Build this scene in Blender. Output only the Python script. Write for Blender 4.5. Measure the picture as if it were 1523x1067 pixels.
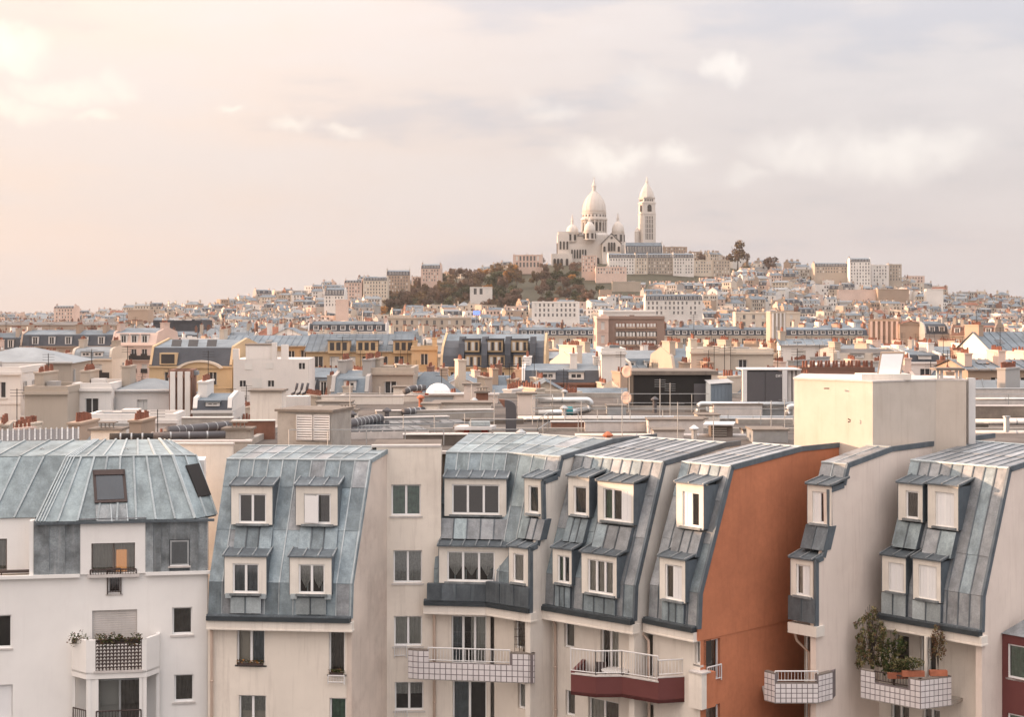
import bpy, math, random
from mathutils import Vector, Matrix
R = math.radians
for o in list(bpy.data.objects): bpy.data.objects.remove(o)
SC = bpy.context.scene
COL = SC.collection
rnd = random.Random(7)

# ------------------------------------------------------------------ camera, sky, sun, exposure
F, CX, HY, ZC = 2223.0, 761.5, 468.0, 31.0        # focal length and horizon in photo pixels, eye height in metres
cam = bpy.data.cameras.new("camera"); camo = bpy.data.objects.new("camera", cam); COL.objects.link(camo)
camo.location = (0, 0, ZC); camo.rotation_euler = (R(90), 0, 0)
cam.sensor_width = 36.0; cam.lens = 36.0 * F / 1523.0
cam.shift_y = -(1067 / 2 - HY) / 1523.0
cam.clip_start = 0.5; cam.clip_end = 9000
SC.camera = camo
SUN_AZ, SUN_EL = R(-82), R(7.0)                    # azimuth measured from the view direction (+Y), negative is left
SD = Vector((math.sin(SUN_AZ) * math.cos(SUN_EL), math.cos(SUN_AZ) * math.cos(SUN_EL), math.sin(SUN_EL)))
sl = bpy.data.lights.new("sun", 'SUN'); sl.energy = 4.4; sl.angle = R(1.0); sl.color = (1.0, 0.64, 0.42)
so = bpy.data.objects.new("sun", sl); COL.objects.link(so); so.location = (-60, 30, 80)
so.rotation_euler = (-SD).to_track_quat('-Z', 'Y').to_euler()
SC.view_settings.view_transform = 'Standard'; SC.view_settings.look = 'None'
SC.view_settings.gamma = 1.0; SC.view_settings.exposure = 0.76
SC.cycles.use_denoising = True; SC.cycles.max_bounces = 6; SC.cycles.diffuse_bounces = 3
SC.cycles.glossy_bounces = 2; SC.cycles.transparent_max_bounces = 8; SC.cycles.volume_bounces = 0
SC.cycles.use_adaptive_sampling = True; SC.cycles.adaptive_threshold = 0.015
SC.cycles.caustics_reflective = False; SC.cycles.caustics_refractive = False

def pdir(px, py):
    return Vector(((px - CX) / F, 1.0, (HY - py) / F)).normalized()

W = bpy.data.worlds.new("World"); SC.world = W; W.use_nodes = True
def build_world():
    nt = W.node_tree; nt.nodes.clear()
    N = nt.nodes.new; L = nt.links.new
    def math_(op, a, b=None, c=None, clamp=False):
        n = N('ShaderNodeMath'); n.operation = op; n.use_clamp = clamp
        for i, x in enumerate((a, b, c)):
            if x is None: continue
            if isinstance(x, (int, float)): n.inputs[i].default_value = x
            else: L(x, n.inputs[i])
        return n.outputs[0]
    def vmath(op, a, b=None):
        n = N('ShaderNodeVectorMath'); n.operation = op
        for i, x in enumerate((a, b)):
            if x is None: continue
            if isinstance(x, (tuple, Vector)): n.inputs[i].default_value = tuple(x)
            else: L(x, n.inputs[i])
        return n
    def mix(fac, a, b, bl='MIX'):
        n = N('ShaderNodeMix'); n.data_type = 'RGBA'; n.blend_type = bl
        for s, x in ((n.inputs[0], fac), (n.inputs[6], a), (n.inputs[7], b)):
            if isinstance(x, (int, float)): s.default_value = x
            elif isinstance(x, tuple): s.default_value = (*x, 1)
            else: L(x, s)
        return n.outputs[2]
    def ramp(x, lo, hi):
        n = N('ShaderNodeMapRange'); n.interpolation_type = 'SMOOTHSTEP'
        L(x, n.inputs[0]); n.inputs[1].default_value = lo; n.inputs[2].default_value = hi
        return n.outputs[0]
    out = N('ShaderNodeOutputWorld'); bg = N('ShaderNodeBackground')
    sky = N('ShaderNodeTexSky'); sky.sky_type = 'NISHITA'; sky.sun_disc = False
    sky.sun_elevation = SUN_EL; sky.sun_rotation = SUN_AZ % (2 * math.pi); sky.dust_density = 4.0; sky.air_density = 1.2
    tc = N('ShaderNodeTexCoord'); D = tc.outputs['Generated']
    sep = N('ShaderNodeSeparateXYZ'); L(D, sep.inputs[0]); el = math_('MAXIMUM', sep.outputs[2], 0.0)
    toward = vmath('DOT_PRODUCT', D, SD).outputs['Value']
    glow = ramp(toward, -0.1, 0.75)
    # overcast veil: pink grey away from the sun, peach towards it, paler with height as under a thin cloud sheet
    veil = mix(ramp(toward, -0.15, 0.60), (0.525, 0.502, 0.515), (0.80, 0.635, 0.535))
    low = ramp(el, 0.16, 0.0)
    veil = mix(math_('MULTIPLY', low, 0.28), veil, (0.68, 0.560, 0.515))
    mp = N('ShaderNodeMapping'); mp.inputs['Scale'].default_value = (2.2, 2.2, 9.0); L(D, mp.inputs[0])
    n1 = N('ShaderNodeTexNoise'); n1.inputs['Scale'].default_value = 1.7; n1.inputs['Detail'].default_value = 5; n1.inputs['Roughness'].default_value = 0.55
    L(mp.outputs[0], n1.inputs[0])
    streak = ramp(n1.outputs[0], 0.36, 0.66)
    veil = mix(math_('MULTIPLY', streak, 0.55), veil, (0.66, 0.612, 0.602))
    blue = ramp(n1.outputs[0], 0.47, 0.36)
    veil = mix(math_('MULTIPLY', math_('MULTIPLY', blue, 0.75), math_('SUBTRACT', 1.0, glow)), veil, (0.455, 0.455, 0.50))
    # puffs of low cumulus, each at its own direction in the sky
    n2 = N('ShaderNodeTexNoise'); n2.inputs['Scale'].default_value = 26; n2.inputs['Detail'].default_value = 6; n2.inputs['Roughness'].default_value = 0.6
    L(D, n2.inputs[0])
    wob = vmath('SCALE', vmath('SUBTRACT', n2.outputs['Color'], (0.5, 0.5, 0.5)).outputs[0]); wob.inputs[3].default_value = 0.045
    DW = vmath('ADD', D, wob.outputs[0]).outputs[0]
    puffs = [(905, 232, 70, 27, .55), (1012, 236, 36, 26, .55), (1195, 222, 85, 36, .42), (1345, 222, 125, 42, .48),
             (1082, 100, 26, 22, .45), (440, 186, 36, 14, .40), (518, 192, 34, 13, .36), (340, 159, 22, 10, .45),
             (138, 171, 26, 13, .40), (95, 132, 70, 22, .36), (165, 126, 34, 15, .32), (8, 75, 60, 34, .6), (20, 160, 80, 20, .36),
             (820, 160, 40, 20, .25), (960, 130, 60, 30, .18), (1110, 265, 40, 16, .3)]
    total = None
    for px, py, rx, ry, s in puffs:
        c = pdir(px, py)
        d = vmath('SUBTRACT', DW, c).outputs[0]
        d = vmath('MULTIPLY', d, (F / rx, F / rx, F / ry)).outputs[0]
        ln = vmath('LENGTH', d).outputs['Value']
        f = math_('MULTIPLY', ramp(ln, 1.35, 0.1), min(1.0, s * 1.55))
        total = f if total is None else math_('MAXIMUM', total, f)
    n3 = N('ShaderNodeTexNoise'); n3.inputs['Scale'].default_value = 60; n3.inputs['Detail'].default_value = 5
    L(D, n3.inputs[0])
    total = math_('MULTIPLY', total, math_('ADD', 0.55, math_('MULTIPLY', n3.outputs[0], 0.9)), clamp=True)
    veil = mix(total, veil, mix(glow, (0.78, 0.735, 0.70), (0.90, 0.79, 0.66)))
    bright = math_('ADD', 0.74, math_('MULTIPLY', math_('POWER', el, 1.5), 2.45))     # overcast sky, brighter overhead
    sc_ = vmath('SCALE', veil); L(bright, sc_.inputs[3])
    nis = vmath('SCALE', sky.outputs[0]); nis.inputs[3].default_value = 0.10
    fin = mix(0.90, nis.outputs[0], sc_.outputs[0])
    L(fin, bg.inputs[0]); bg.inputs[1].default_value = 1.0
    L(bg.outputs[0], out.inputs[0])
build_world()

# ------------------------------------------------------------------ materials
MATS = {}
def newmat(name):
    m = bpy.data.materials.new(name); m.use_nodes = True; nt = m.node_tree
    b = nt.nodes['Principled BSDF']; MATS[name] = m
    return m, nt, b
def surf(name, col, rough=0.85, metal=0.0, var=0.12, scale=0.6, streak=0.0, dirt=(0.25, 0.22, 0.2), bump=0.0, bscale=30, objvar=0.0, spec=0.3, fine=0.0, blot=0.0):
    """base colour with cloudy variation, vertical run-off streaks, fine relief and a little change from object to object"""
    m, nt, b = newmat(name); N = nt.nodes.new; L = nt.links.new
    b.inputs['Roughness'].default_value = rough; b.inputs['Metallic'].default_value = metal
    b.inputs['Specular IOR Level'].default_value = spec
    tc = N('ShaderNodeTexCoord'); oi = N('ShaderNodeObjectInfo')
    off = N('ShaderNodeVectorMath'); off.operation = 'ADD'; L(tc.outputs['Object'], off.inputs[0])
    sc = N('ShaderNodeMath'); sc.operation = 'MULTIPLY'; sc.inputs[1].default_value = 37.0; L(oi.outputs['Random'], sc.inputs[0])
    L(sc.outputs[0], off.inputs[1]); V = off.outputs[0]
    def noise(s, det=4, vec=V, ro=0.6):
        n = N('ShaderNodeTexNoise'); n.inputs['Scale'].default_value = s; n.inputs['Detail'].default_value = det
        n.inputs['Roughness'].default_value = ro; L(vec, n.inputs[0]); return n.outputs[0]
    def mr(x, a0, a1, b0, b1):
        n = N('ShaderNodeMapRange'); L(x, n.inputs[0])
        for i, q in enumerate((a0, a1, b0, b1)): n.inputs[i + 1].default_value = q
        return n.outputs[0]
    def mixc(f, a, bb, bl='MIX'):
        n = N('ShaderNodeMix'); n.data_type = 'RGBA'; n.blend_type = bl
        for s, x in ((n.inputs[0], f), (n.inputs[6], a), (n.inputs[7], bb)):
            if isinstance(x, (int, float)): s.default_value = x
            elif isinstance(x, tuple): s.default_value = (*x, 1)
            else: L(x, s)
        return n.outputs[2]
    lo = tuple(c * (1 - var) for c in col); hi = tuple(min(1, c * (1 + var * .7)) for c in col)
    c = mixc(mr(noise(scale), .3, .7, 0, 1), lo, hi)
    if fine > 0:
        c = mixc(mr(noise(scale * 9, 3), .35, .7, 0, fine), c, tuple(x * .55 for x in col))
    if blot > 0:
        c = mixc(mr(noise(.33, 8, V, .72), .50, .72, 0, blot), c, dirt)
        c = mixc(mr(noise(2.6, 6, V, .75), .60, .78, 0, blot * .8), c, tuple(min(1, x * 1.12) for x in col))
    if streak > 0:
        mp = N('ShaderNodeMapping'); mp.inputs['Scale'].default_value = (3.0, 3.0, 0.22); L(V, mp.inputs[0])
        s = noise(1.6, 5, mp.outputs[0], .7)
        c = mixc(mr(s, .52, .78, 0, streak), c, dirt)
    if objvar > 0:
        hv = N('ShaderNodeHueSaturation'); L(c, hv.inputs['Color'])
        L(mr(oi.outputs['Random'], 0, 1, 1 - objvar, 1 + objvar), hv.inputs['Value'])
        c = hv.outputs[0]
    L(c, b.inputs['Base Color'])
    if bump > 0:
        bp = N('ShaderNodeBump'); bp.inputs['Strength'].default_value = bump; bp.inputs['Distance'].default_value = 0.02
        L(noise(bscale, 3), bp.inputs['Height']); L(bp.outputs[0], b.inputs['Normal'])
    return m
# hero walls
surf('white_render', (.86, .83, .79), var=.05, scale=.5, streak=.12, dirt=(.45, .40, .38), bump=.15, bscale=40, blot=0.1)
surf('cream_render', (.80, .72, .625), var=.09, scale=.35, streak=.34, dirt=(.36, .29, .24), bump=.2, bscale=40, blot=0.26)
surf('pale_render', (.80, .735, .655), var=.09, scale=.4, streak=.34, dirt=(.36, .30, .25), bump=.2, bscale=40, blot=0.24)
surf('pink_render', (.79, .675, .59), var=.09, scale=.35, streak=.32, dirt=(.42, .30, .25), bump=.2, bscale=40, blot=0.24)
surf('grime_render', (.68, .58, .50), var=.16, scale=.5, streak=.35, dirt=(.33, .24, .2), bump=.25, bscale=40, blot=0.5)
surf('orange_render', (.58, .215, .11), var=.13, scale=.5, streak=.3, dirt=(.30, .10, .055), bump=.25, bscale=50, fine=.18, blot=0.35)
surf('burgundy_render', (.155, .052, .048), var=.08, scale=.8, streak=.15, dirt=(.12, .04, .04), bump=.15, blot=0.25)
surf('casing', (.80, .745, .665), var=.08, scale=1.2, streak=.28, dirt=(.32, .27, .22), bump=.2, objvar=.05, blot=0.2)
surf('upvc', (.86, .85, .83), rough=.45, var=.03, scale=2, objvar=.04)
surf('shutter_white', (.82, .81, .80), rough=.5, var=.03, scale=2, objvar=.03)
surf('concrete', (.42, .385, .345), var=.2, scale=1.0, streak=.4, dirt=(.16, .14, .12), bump=.4, fine=.2)
surf('concrete_dark', (.23, .195, .165), var=.25, scale=1.5, streak=.3, dirt=(.1, .08, .07), bump=.4, fine=.25)
surf('tile_white', (.72, .67, .66), rough=.3, var=.06, scale=3, objvar=.06, spec=.5)
surf('grout', (.20, .17, .17), var=.1)
surf('ledge', (.60, .555, .52), var=.12, scale=2, streak=.3, dirt=(.28, .24, .22), bump=.3)
surf('gutter', (.055, .065, .072), rough=.5, metal=.3, var=.2, scale=2)
surf('lift_render', (.60, .53, .46), var=.08, scale=.5, streak=.35, dirt=(.36, .29, .22), bump=.25, blot=.25)
surf('downpipe', (.60, .46, .37), rough=.6, var=.08, scale=2)
# zinc in the colours the sheets weather to
Z = dict(rough=.55, metal=.3, scale=1.8, streak=.65, bump=.4, bscale=4, objvar=.26, spec=.4, fine=.5, blot=.4)
surf('zinc', (.25, .305, .332), var=.42, dirt=(.36, .42, .43), **Z)
surf('zinc_green', (.28, .335, .35), var=.42, dirt=(.38, .45, .45), **Z)
surf('zinc_grey', (.30, .318, .332), var=.40, dirt=(.42, .42, .42), **Z)
surf('zinc_dark', (.115, .135, .15), var=.25, dirt=(.22, .26, .28), **Z)
surf('zinc_pale', (.42, .47, .48), var=.16, dirt=(.24, .28, .3), **Z)
surf('zinc_old', (.26, .285, .295), var=.55, dirt=(.44, .44, .43), **Z)
surf('rib', (.40, .44, .45), rough=.5, metal=.35, var=.2, scale=3, objvar=.2)
surf('flashing', (.135, .16, .18), rough=.55, metal=.3, var=.2, scale=2, streak=.3, dirt=(.3, .32, .32))
surf('steel', (.58, .59, .585), rough=.33, metal=.65, var=.12, scale=1.5, objvar=.05)
surf('galv', (.40, .41, .41), rough=.5, metal=.4, var=.15, scale=2)
surf('rail_white', (.70, .68, .66), rough=.5, var=.06, scale=2)
surf('rail_dark', (.07, .05, .045), rough=.6, var=.15, scale=2)
surf('black_sheet', (.028, .026, .025), rough=.75, var=.2, scale=.6)
surf('plant_grey', (.105, .10, .105), rough=.6, var=.06, scale=.6)
surf('blue_panel', (.20, .26, .32), rough=.55, var=.1, scale=1, objvar=.1)
surf('bitumen', (.16, .135, .115), var=.3, scale=.8, bump=.4, fine=.3)
surf('gravel_roof', (.135, .115, .10), var=.45, scale=.35, bump=.5, fine=.35)
surf('brick_brown', (.23, .115, .08), var=.2, scale=2, fine=.35)
surf('brick_red', (.30, .075, .055), var=.15, scale=1)
surf('terracotta', (.42, .15, .085), var=.25, scale=3, objvar=.15)
surf('teal_cloth', (.05, .23, .25), var=.2, scale=3)
surf('wood_grey', (.17, .14, .12), var=.2, scale=2)
surf('soil', (.08, .05, .035), var=.3, scale=9)
surf('leaf_green', (.055, .075, .028), rough=.95, spec=.08, var=.45, scale=6, objvar=.2)
surf('leaf_olive', (.20, .17, .085), rough=.95, spec=.08, var=.5, scale=6, objvar=.2)
surf('leaf_brown', (.15, .085, .05), rough=.95, spec=.085, var=.45, scale=6, objvar=.2)
surf('leaf_grass', (.10, .12, .045), rough=.9, var=.3, scale=.05)
surf('foliage_orange', (.42, .20, .055), rough=.8, var=.4, scale=.3, objvar=.15)
surf('foliage_brown', (.15, .098, .07), rough=.85, var=.4, scale=.3, objvar=.25)
surf('foliage_rust', (.19, .13, .055), rough=.85, var=.4, scale=.3, objvar=.2)
surf('foliage_dark', (.06, .07, .034), rough=.85, var=.4, scale=.3, objvar=.25)
surf('bark', (.075, .06, .05), var=.3, scale=2)
# curtains
surf('sheer', (.66, .64, .60), var=.12, scale=5, objvar=.12)
surf('lace', (.52, .51, .49), var=.25, scale=14, objvar=.1)
surf('green_curtain', (.13, .26, .18), var=.3, scale=5)
surf('blue_curtain', (.20, .24, .27), var=.2, scale=5)
surf('dark_curtain', (.17, .15, .132), var=.2, scale=4)
surf('warm_curtain', (.46, .41, .35), var=.1, scale=4)
surf('room', (.055, .049, .044), var=.3, scale=1)
surf('skylight_glass', (.045, .055, .065), rough=.12, var=.2, scale=1, spec=.6)
# far town
FARW = {'far_white': (.74, .70, .655), 'far_cream': (.62, .535, .44), 'far_stone': (.46, .39, .32), 'far_tan': (.42, .315, .24), 'far_grey': (.42, .395, .37), 'far_ochre': (.54, .395, .24), 'far_pink': (.66, .50, .42)}
for k, c in FARW.items(): surf(k, c, var=.10, scale=.12, streak=.22, dirt=tuple(x * .55 for x in c), objvar=.10)
surf('far_brown', (.30, .215, .175), var=.1, scale=.1, objvar=.08)
surf('far_zinc', (.165, .20, .228), rough=.7, metal=.1, var=.35, scale=.3, streak=.35, dirt=(.38, .41, .42), objvar=.22, fine=.2)
surf('far_zinc_pale', (.265, .29, .305), rough=.7, metal=.1, var=.2, scale=.3, streak=.3, dirt=(.25, .28, .3), objvar=.2, fine=.2)
surf('far_slate', (.058, .064, .075), rough=.6, var=.25, scale=.4, objvar=.2)
surf('far_tile', (.26, .115, .075), rough=.9, var=.3, scale=.5, objvar=.2)
surf('far_flat', (.20, .18, .165), rough=.9, var=.25, scale=.15, objvar=.2)
surf('far_pots', (.235, .10, .068), var=.3, scale=1.5)
surf('far_brick', (.24, .135, .10), var=.2, scale=.6, objvar=.2)
surf('far_frame', (.68, .66, .63), var=.05)
surf('far_iron', (.05, .045, .042), var=.1)
surf('far_shade', (.66, .64, .60), var=.08)
surf('basilica_stone', (.64, .585, .53), var=.12, scale=.05, streak=.3, dirt=(.36, .31, .28), fine=.12)
surf('basilica_roof', (.185, .175, .165), var=.2, scale=.1)
surf('earth', (.075, .072, .048), var=.3, scale=.02)
surf('street', (.06, .058, .058), var=.2, scale=.05)
def glassmat(name, col, refl=.16):
    m, nt, b = newmat(name); N = nt.nodes.new; L = nt.links.new
    b.inputs['Base Color'].default_value = (*col, 1); b.inputs['Roughness'].default_value = .06; b.inputs['Specular IOR Level'].default_value = .5
    tr = N('ShaderNodeBsdfTransparent'); tr.inputs[0].default_value = (.80, .82, .80, 1)
    gl = N('ShaderNodeBsdfGlossy'); gl.inputs['Roughness'].default_value = .03; gl.inputs[0].default_value = (1, 1, 1, 1)
    fr = N('ShaderNodeFresnel'); fr.inputs[0].default_value = 1.5
    ad = N('ShaderNodeMath'); ad.operation = 'MULTIPLY_ADD'; ad.inputs[1].default_value = 1.3; ad.inputs[2].default_value = refl - .05; L(fr.outputs[0], ad.inputs[0])
    mx = N('ShaderNodeMixShader'); L(ad.outputs[0], mx.inputs[0]); L(tr.outputs[0], mx.inputs[1]); L(gl.outputs[0], mx.inputs[2])
    L(mx.outputs[0], nt.nodes['Material Output'].inputs[0])
glassmat('glass', (.05, .05, .05), .11)
m, nt, b = newmat('far_glass'); b.inputs['Base Color'].default_value = (.05, .05, .052, 1); b.inputs['Roughness'].default_value = .15
m, nt, b = newmat('curtain_glow'); b.inputs['Base Color'].default_value = (.6, .3, .12, 1)  # emission that puts warm light into the curtain cloth itself
b.inputs['Emission Color'].default_value = (1, .42, .16, 1); b.inputs['Emission Strength'].default_value = .30
m, nt, b = newmat('blue_sign'); b.inputs['Base Color'].default_value = (.1, .15, .6, 1)
b.inputs['Emission Color'].default_value = (.12, .2, 1, 1); b.inputs['Emission Strength'].default_value = 1.2
m, nt, b = newmat('letter_white'); b.inputs['Base Color'].default_value = (.75, .73, .71, 1); b.inputs['Roughness'].default_value = .5

# ------------------------------------------------------------------ mesh helpers
OFF = {}
def tag(o, label=None, cat=None, group=None, kind=None):
    if label: o['label'] = label
    if cat: o['category'] = cat
    if group: o['group'] = group
    if kind: o['kind'] = kind
    return o
def thing(name, label, cat, loc, group=None):
    o = bpy.data.objects.new(name, None); COL.objects.link(o); o.location = loc; o.empty_display_size = .3
    OFF[o] = Vector(loc); return tag(o, label, cat, group)
def I3(a, b, c): return Vector((a, b, c))
class MB:
    def __init__(s): s.v = []; s.f = []; s.m = []
    def poly(s, pts, m):
        i = len(s.v); s.v.extend(Vector(p) for p in pts); s.f.append(tuple(range(i, i + len(pts)))); s.m.append(m)
    def box(s, a0, a1, b0, b1, c0, c1, m, T=I3, skip=''):
        i = len(s.v)
        s.v.extend(T(a, b, c) for c in (c0, c1) for b in (b0, b1) for a in (a0, a1))
        for k, q in zip('dufblr', ((0, 2, 3, 1), (4, 5, 7, 6), (0, 1, 5, 4), (2, 6, 7, 3), (0, 4, 6, 2), (1, 3, 7, 5))):
            if k in skip: continue
            s.f.append(tuple(i + j for j in q)); s.m.append(m)
    def hexa(s, lo, hi, m):                      # two quads, matching corner order
        i = len(s.v); s.v.extend(Vector(p) for p in list(lo) + list(hi)); n = len(lo)
        s.f.append(tuple(i + j for j in reversed(range(n)))); s.m.append(m)
        s.f.append(tuple(i + n + j for j in range(n))); s.m.append(m)
        for j in range(n):
            k = (j + 1) % n; s.f.append((i + j, i + k, i + n + k, i + n + j)); s.m.append(m)
    def prism(s, pts, vec, m):
        pts = [Vector(p) for p in pts]; s.hexa(pts, [p + Vector(vec) for p in pts], m)
    def tube(s, pts, r, m, n=8, r2=None):
        pts = [Vector(p) for p in pts]; i0 = len(s.v); rings = len(pts)
        up = Vector((0, 0, 1))
        for k, p in enumerate(pts):
            d = (pts[min(k + 1, rings - 1)] - pts[max(k - 1, 0)]).normalized()
            a = d.cross(up if abs(d.z) < .95 else Vector((1, 0, 0))).normalized(); b = a.cross(d)
            rr = r if r2 is None else r + (r2 - r) * k / max(1, rings - 1)
            for j in range(n):
                t = 2 * math.pi * (j + .5) / n; s.v.append(p + (a * math.cos(t) + b * math.sin(t)) * rr)
        for k in range(rings - 1):
            for j in range(n):
                a = i0 + k * n + j; b = i0 + k * n + (j + 1) % n
                s.f.append((a, b, b + n, a + n)); s.m.append(m)
        s.f.append(tuple(i0 + j for j in reversed(range(n)))); s.m.append(m)
        s.f.append(tuple(i0 + (rings - 1) * n + j for j in range(n))); s.m.append(m)
    def lathe(s, prof, c, n, m, rot=0):
        i0 = len(s.v); c = Vector(c)
        for r, z in prof:
            for j in range(n):
                t = 2 * math.pi * j / n + rot; s.v.append(c + Vector((r * math.cos(t), r * math.sin(t), z)))
        for k in range(len(prof) - 1):
            for j in range(n):
                a = i0 + k * n + j; b = i0 + k * n + (j + 1) % n
                s.f.append((a, b, b + n, a + n)); s.m.append(m)
        s.f.append(tuple(i0 + j for j in reversed(range(n)))); s.m.append(m)
        s.f.append(tuple(i0 + (len(prof) - 1) * n + j for j in range(n))); s.m.append(m)
    def build(s, name, parent=None, smooth=False, kind=None, loc=None):
        off = OFF[parent] if parent is not None else Vector(loc or (0, 0, 0))
        me = bpy.data.meshes.new(name)
        pos = off if loc is None or parent is None else Vector(loc)
        me.from_pydata([tuple(p - pos) for p in s.v], [], s.f)
        names = []
        for x in s.m:
            if x not in names: names.append(x)
        for x in names: me.materials.append(MATS[x])
        if len(names) > 1:
            idx = {x: i for i, x in enumerate(names)}
            me.polygons.foreach_set('material_index', [idx[x] for x in s.m])
        if smooth: me.polygons.foreach_set('use_smooth', [True] * len(s.f))
        o = bpy.data.objects.new(name, me); COL.objects.link(o)
        if parent is not None:
            o.parent = parent; o.location = pos - off
        else: o.location = pos
        OFF[o] = pos
        if kind: o['kind'] = kind
        return o
def solo(mb, name, label, cat, loc, group=None, smooth=False):
    return tag(mb.build(name, None, smooth, loc=loc), label, cat, group)
def P(px, py, Y): return Vector(((px - CX) / F * Y, Y, ZC + (HY - py) / F * Y))
def G(px, py, z):                                  # point of a horizontal plane z under a photo pixel
    Y = F * (ZC - z) / (py - HY); return P(px, py, Y)
class Fr:
    """a facade frame: u along the facade to the right, w inwards, z up"""
    def __init__(s, x, y, deg):
        a = R(deg); s.o = Vector((x, y, 0)); s.u = Vector((math.cos(a), math.sin(a), 0)); s.w = Vector((-math.sin(a), math.cos(a), 0))
    def pt(s, u, w, z): return s.o + s.u * u + s.w * w + Vector((0, 0, z))
    def hit(s, px, py, w=0.0):
        d = Vector(((px - CX) / F, 1, (HY - py) / F)); c = Vector((0, 0, ZC))
        t = (w - (c - s.o).dot(s.w)) / d.dot(s.w); p = c + d * t
        return (p - s.o).dot(s.u), p.z
    def hitu(s, px, py, u=0.0):
        d = Vector(((px - CX) / F, 1, (HY - py) / F)); c = Vector((0, 0, ZC))
        t = (u - (c - s.o).dot(s.u)) / d.dot(s.u); p = c + d * t
        return (p - s.o).dot(s.w), p.z
    def rect(s, x0, x1, y0, y1, w=0.0):            # photo rectangle -> u0,u1,z0,z1 on plane w
        ym = (y0 + y1) / 2; xm = (x0 + x1) / 2
        u0 = s.hit(x0, ym, w)[0]; u1 = s.hit(x1, ym, w)[0]
        return u0, u1, s.hit(xm, y1, w)[1], s.hit(xm, y0, w)[1]
def sub(fr, u, w, deg):
    p = fr.pt(u, w, 0); a = math.degrees(math.atan2(fr.u.y, fr.u.x)); return Fr(p.x, p.y, a + deg)

def holes_wall(mb, T, u0, u1, z0, z1, holes, m, w=0.0, depth=.22, reveal=None):
    us = sorted({u0, u1, *[min(max(h[k], u0), u1) for h in holes for k in (0, 1)]})
    zs = sorted({z0, z1, *[min(max(h[k], z0), z1) for h in holes for k in (2, 3)]})
    for i in range(len(us) - 1):
        for j in range(len(zs) - 1):
            cu, cz = (us[i] + us[i + 1]) / 2, (zs[j] + zs[j + 1]) / 2
            if any(h[0] < cu < h[1] and h[2] < cz < h[3] for h in holes): continue
            mb.poly([T(us[i], w, zs[j]), T(us[i + 1], w, zs[j]), T(us[i + 1], w, zs[j + 1]), T(us[i], w, zs[j + 1])], m)
    r = reveal or m
    for a, b, c, d in [h[:4] for h in holes]:
        q = [(a, c), (b, c), (b, d), (a, d)]
        for k in range(4):
            (ua, za), (ub, zb) = q[k], q[(k + 1) % 4]
            mb.poly([T(ua, w, za), T(ub, w, zb), T(ub, w + depth, zb), T(ua, w + depth, za)], r)

def curtain(T, u0, u1, z0, z1, w, m, scallop=False, amp=.018, waves=None):
    mb = MB(); n = max(8, int((u1 - u0) / .045)); ph = rnd.random() * 6; k = waves or rnd.uniform(38, 52)
    pts = []
    for i in range(n + 1):
        u = u0 + (u1 - u0) * i / n
        zb = z0
        if scallop:
            t = i / n; zb = z0 + (z1 - z0) * (.12 + .38 * abs(2 * t - 1))
        pts.append((u, w + amp * math.sin(u * k + ph), zb))
    for i in range(n):
        a, b = pts[i], pts[i + 1]
        mb.poly([T(a[0], a[1], a[2]), T(b[0], b[1], b[2]), T(b[0], b[1], z1), T(a[0], a[1], z1)], m)
    return mb
def glazing(par, T, u0, u1, z0, z1, w, n=2, curt='sheer', depth=.5, fw=.06, sill=None, sillm='ledge', shut=None, back='room', frame='upvc'):
    """frame, panes, curtains and the dark room behind; par is the part (window or dormer) that owns them"""
    mb = MB()
    mb.box(u0, u0 + fw, w, w + .07, z0, z1, frame, T); mb.box(u1 - fw, u1, w, w + .07, z0, z1, frame, T)
    mb.box(u0 + fw, u1 - fw, w + .003, w + .067, z0, z0 + fw * 1.25, frame, T); mb.box(u0 + fw, u1 - fw, w + .003, w + .067, z1 - fw, z1, frame, T)
    for i in range(1, n):
        c = u0 + (u1 - u0) * i / n
        mb.box(c - fw * .75, c + fw * .75, w - .008, w + .06, z0 + fw * 1.25, z1 - fw, frame, T)
    mb.build('window_frame', par)
    for i in range(n):
        a = u0 + (u1 - u0) * i / n + fw * .9; b = u0 + (u1 - u0) * (i + 1) / n - fw * .9
        if shut and shut[i]:
            g = MB(); g.box(a - .02, b + .02, w + .0, w + .03, z0 + fw, z1 - fw * .8, 'shutter_white', T)
            g.box((a + b) / 2 - .008, (a + b) / 2 + .008, w - .012, w, z0 + fw, z1 - fw * .8, 'shutter_white', T)
            g.build('shutter', par); continue
        g = MB(); g.poly([T(a, w + .035, z0 + fw), T(b, w + .035, z0 + fw), T(b, w + .035, z1 - fw * .8), T(a, w + .035, z1 - fw * .8)], 'glass')
        g.build('pane', par)
        ck = curt[i] if isinstance(curt, (list, tuple)) else curt
        if ck and ck != 'none':
            sc = ck.endswith('*'); half = ck.endswith('/'); ck = ck.rstrip('*/')
            zt = z1 - fw; zb = z0 + fw if not half else z0 + (z1 - z0) * .55
            if ck in ('left', 'right'):
                aa, bb = (a, a + (b - a) * .35) if ck == 'left' else (b - (b - a) * .35, b); ck = 'sheer'
            else: aa, bb = a, b
            curtain(T, aa, bb, zb, zt, w + .10, ck, sc).build('curtain', par)
    g = MB(); d = w + depth
    e = .0 if depth < .3 else .03
    g.box(u0 - e, u1 + e, w + .071, d, z0 - e, z1 + e, back, T, skip='f'); g.build('interior', par)
    if sill is not None:
        s = MB(); s.box(u0 - .07, u1 + .07, w - sill, w + .02, z0 - .07, z0 - .002, sillm, T); s.build('sill', par)
def window(root, fr, rect, w=0.0, n=2, curt='sheer', rec=.12, sill=.16, **k):
    u0, u1, z0, z1 = rect
    e = MB(); T = fr.pt
    e.box(u0, u1, w + rec - .012, w + rec + .0, z0, z0 + .03, 'upvc', T)
    p = e.build('window', root)
    glazing(p, T, u0, u1, z0, z1, w + rec, n, curt, sill=sill, **k)
    return p
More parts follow.
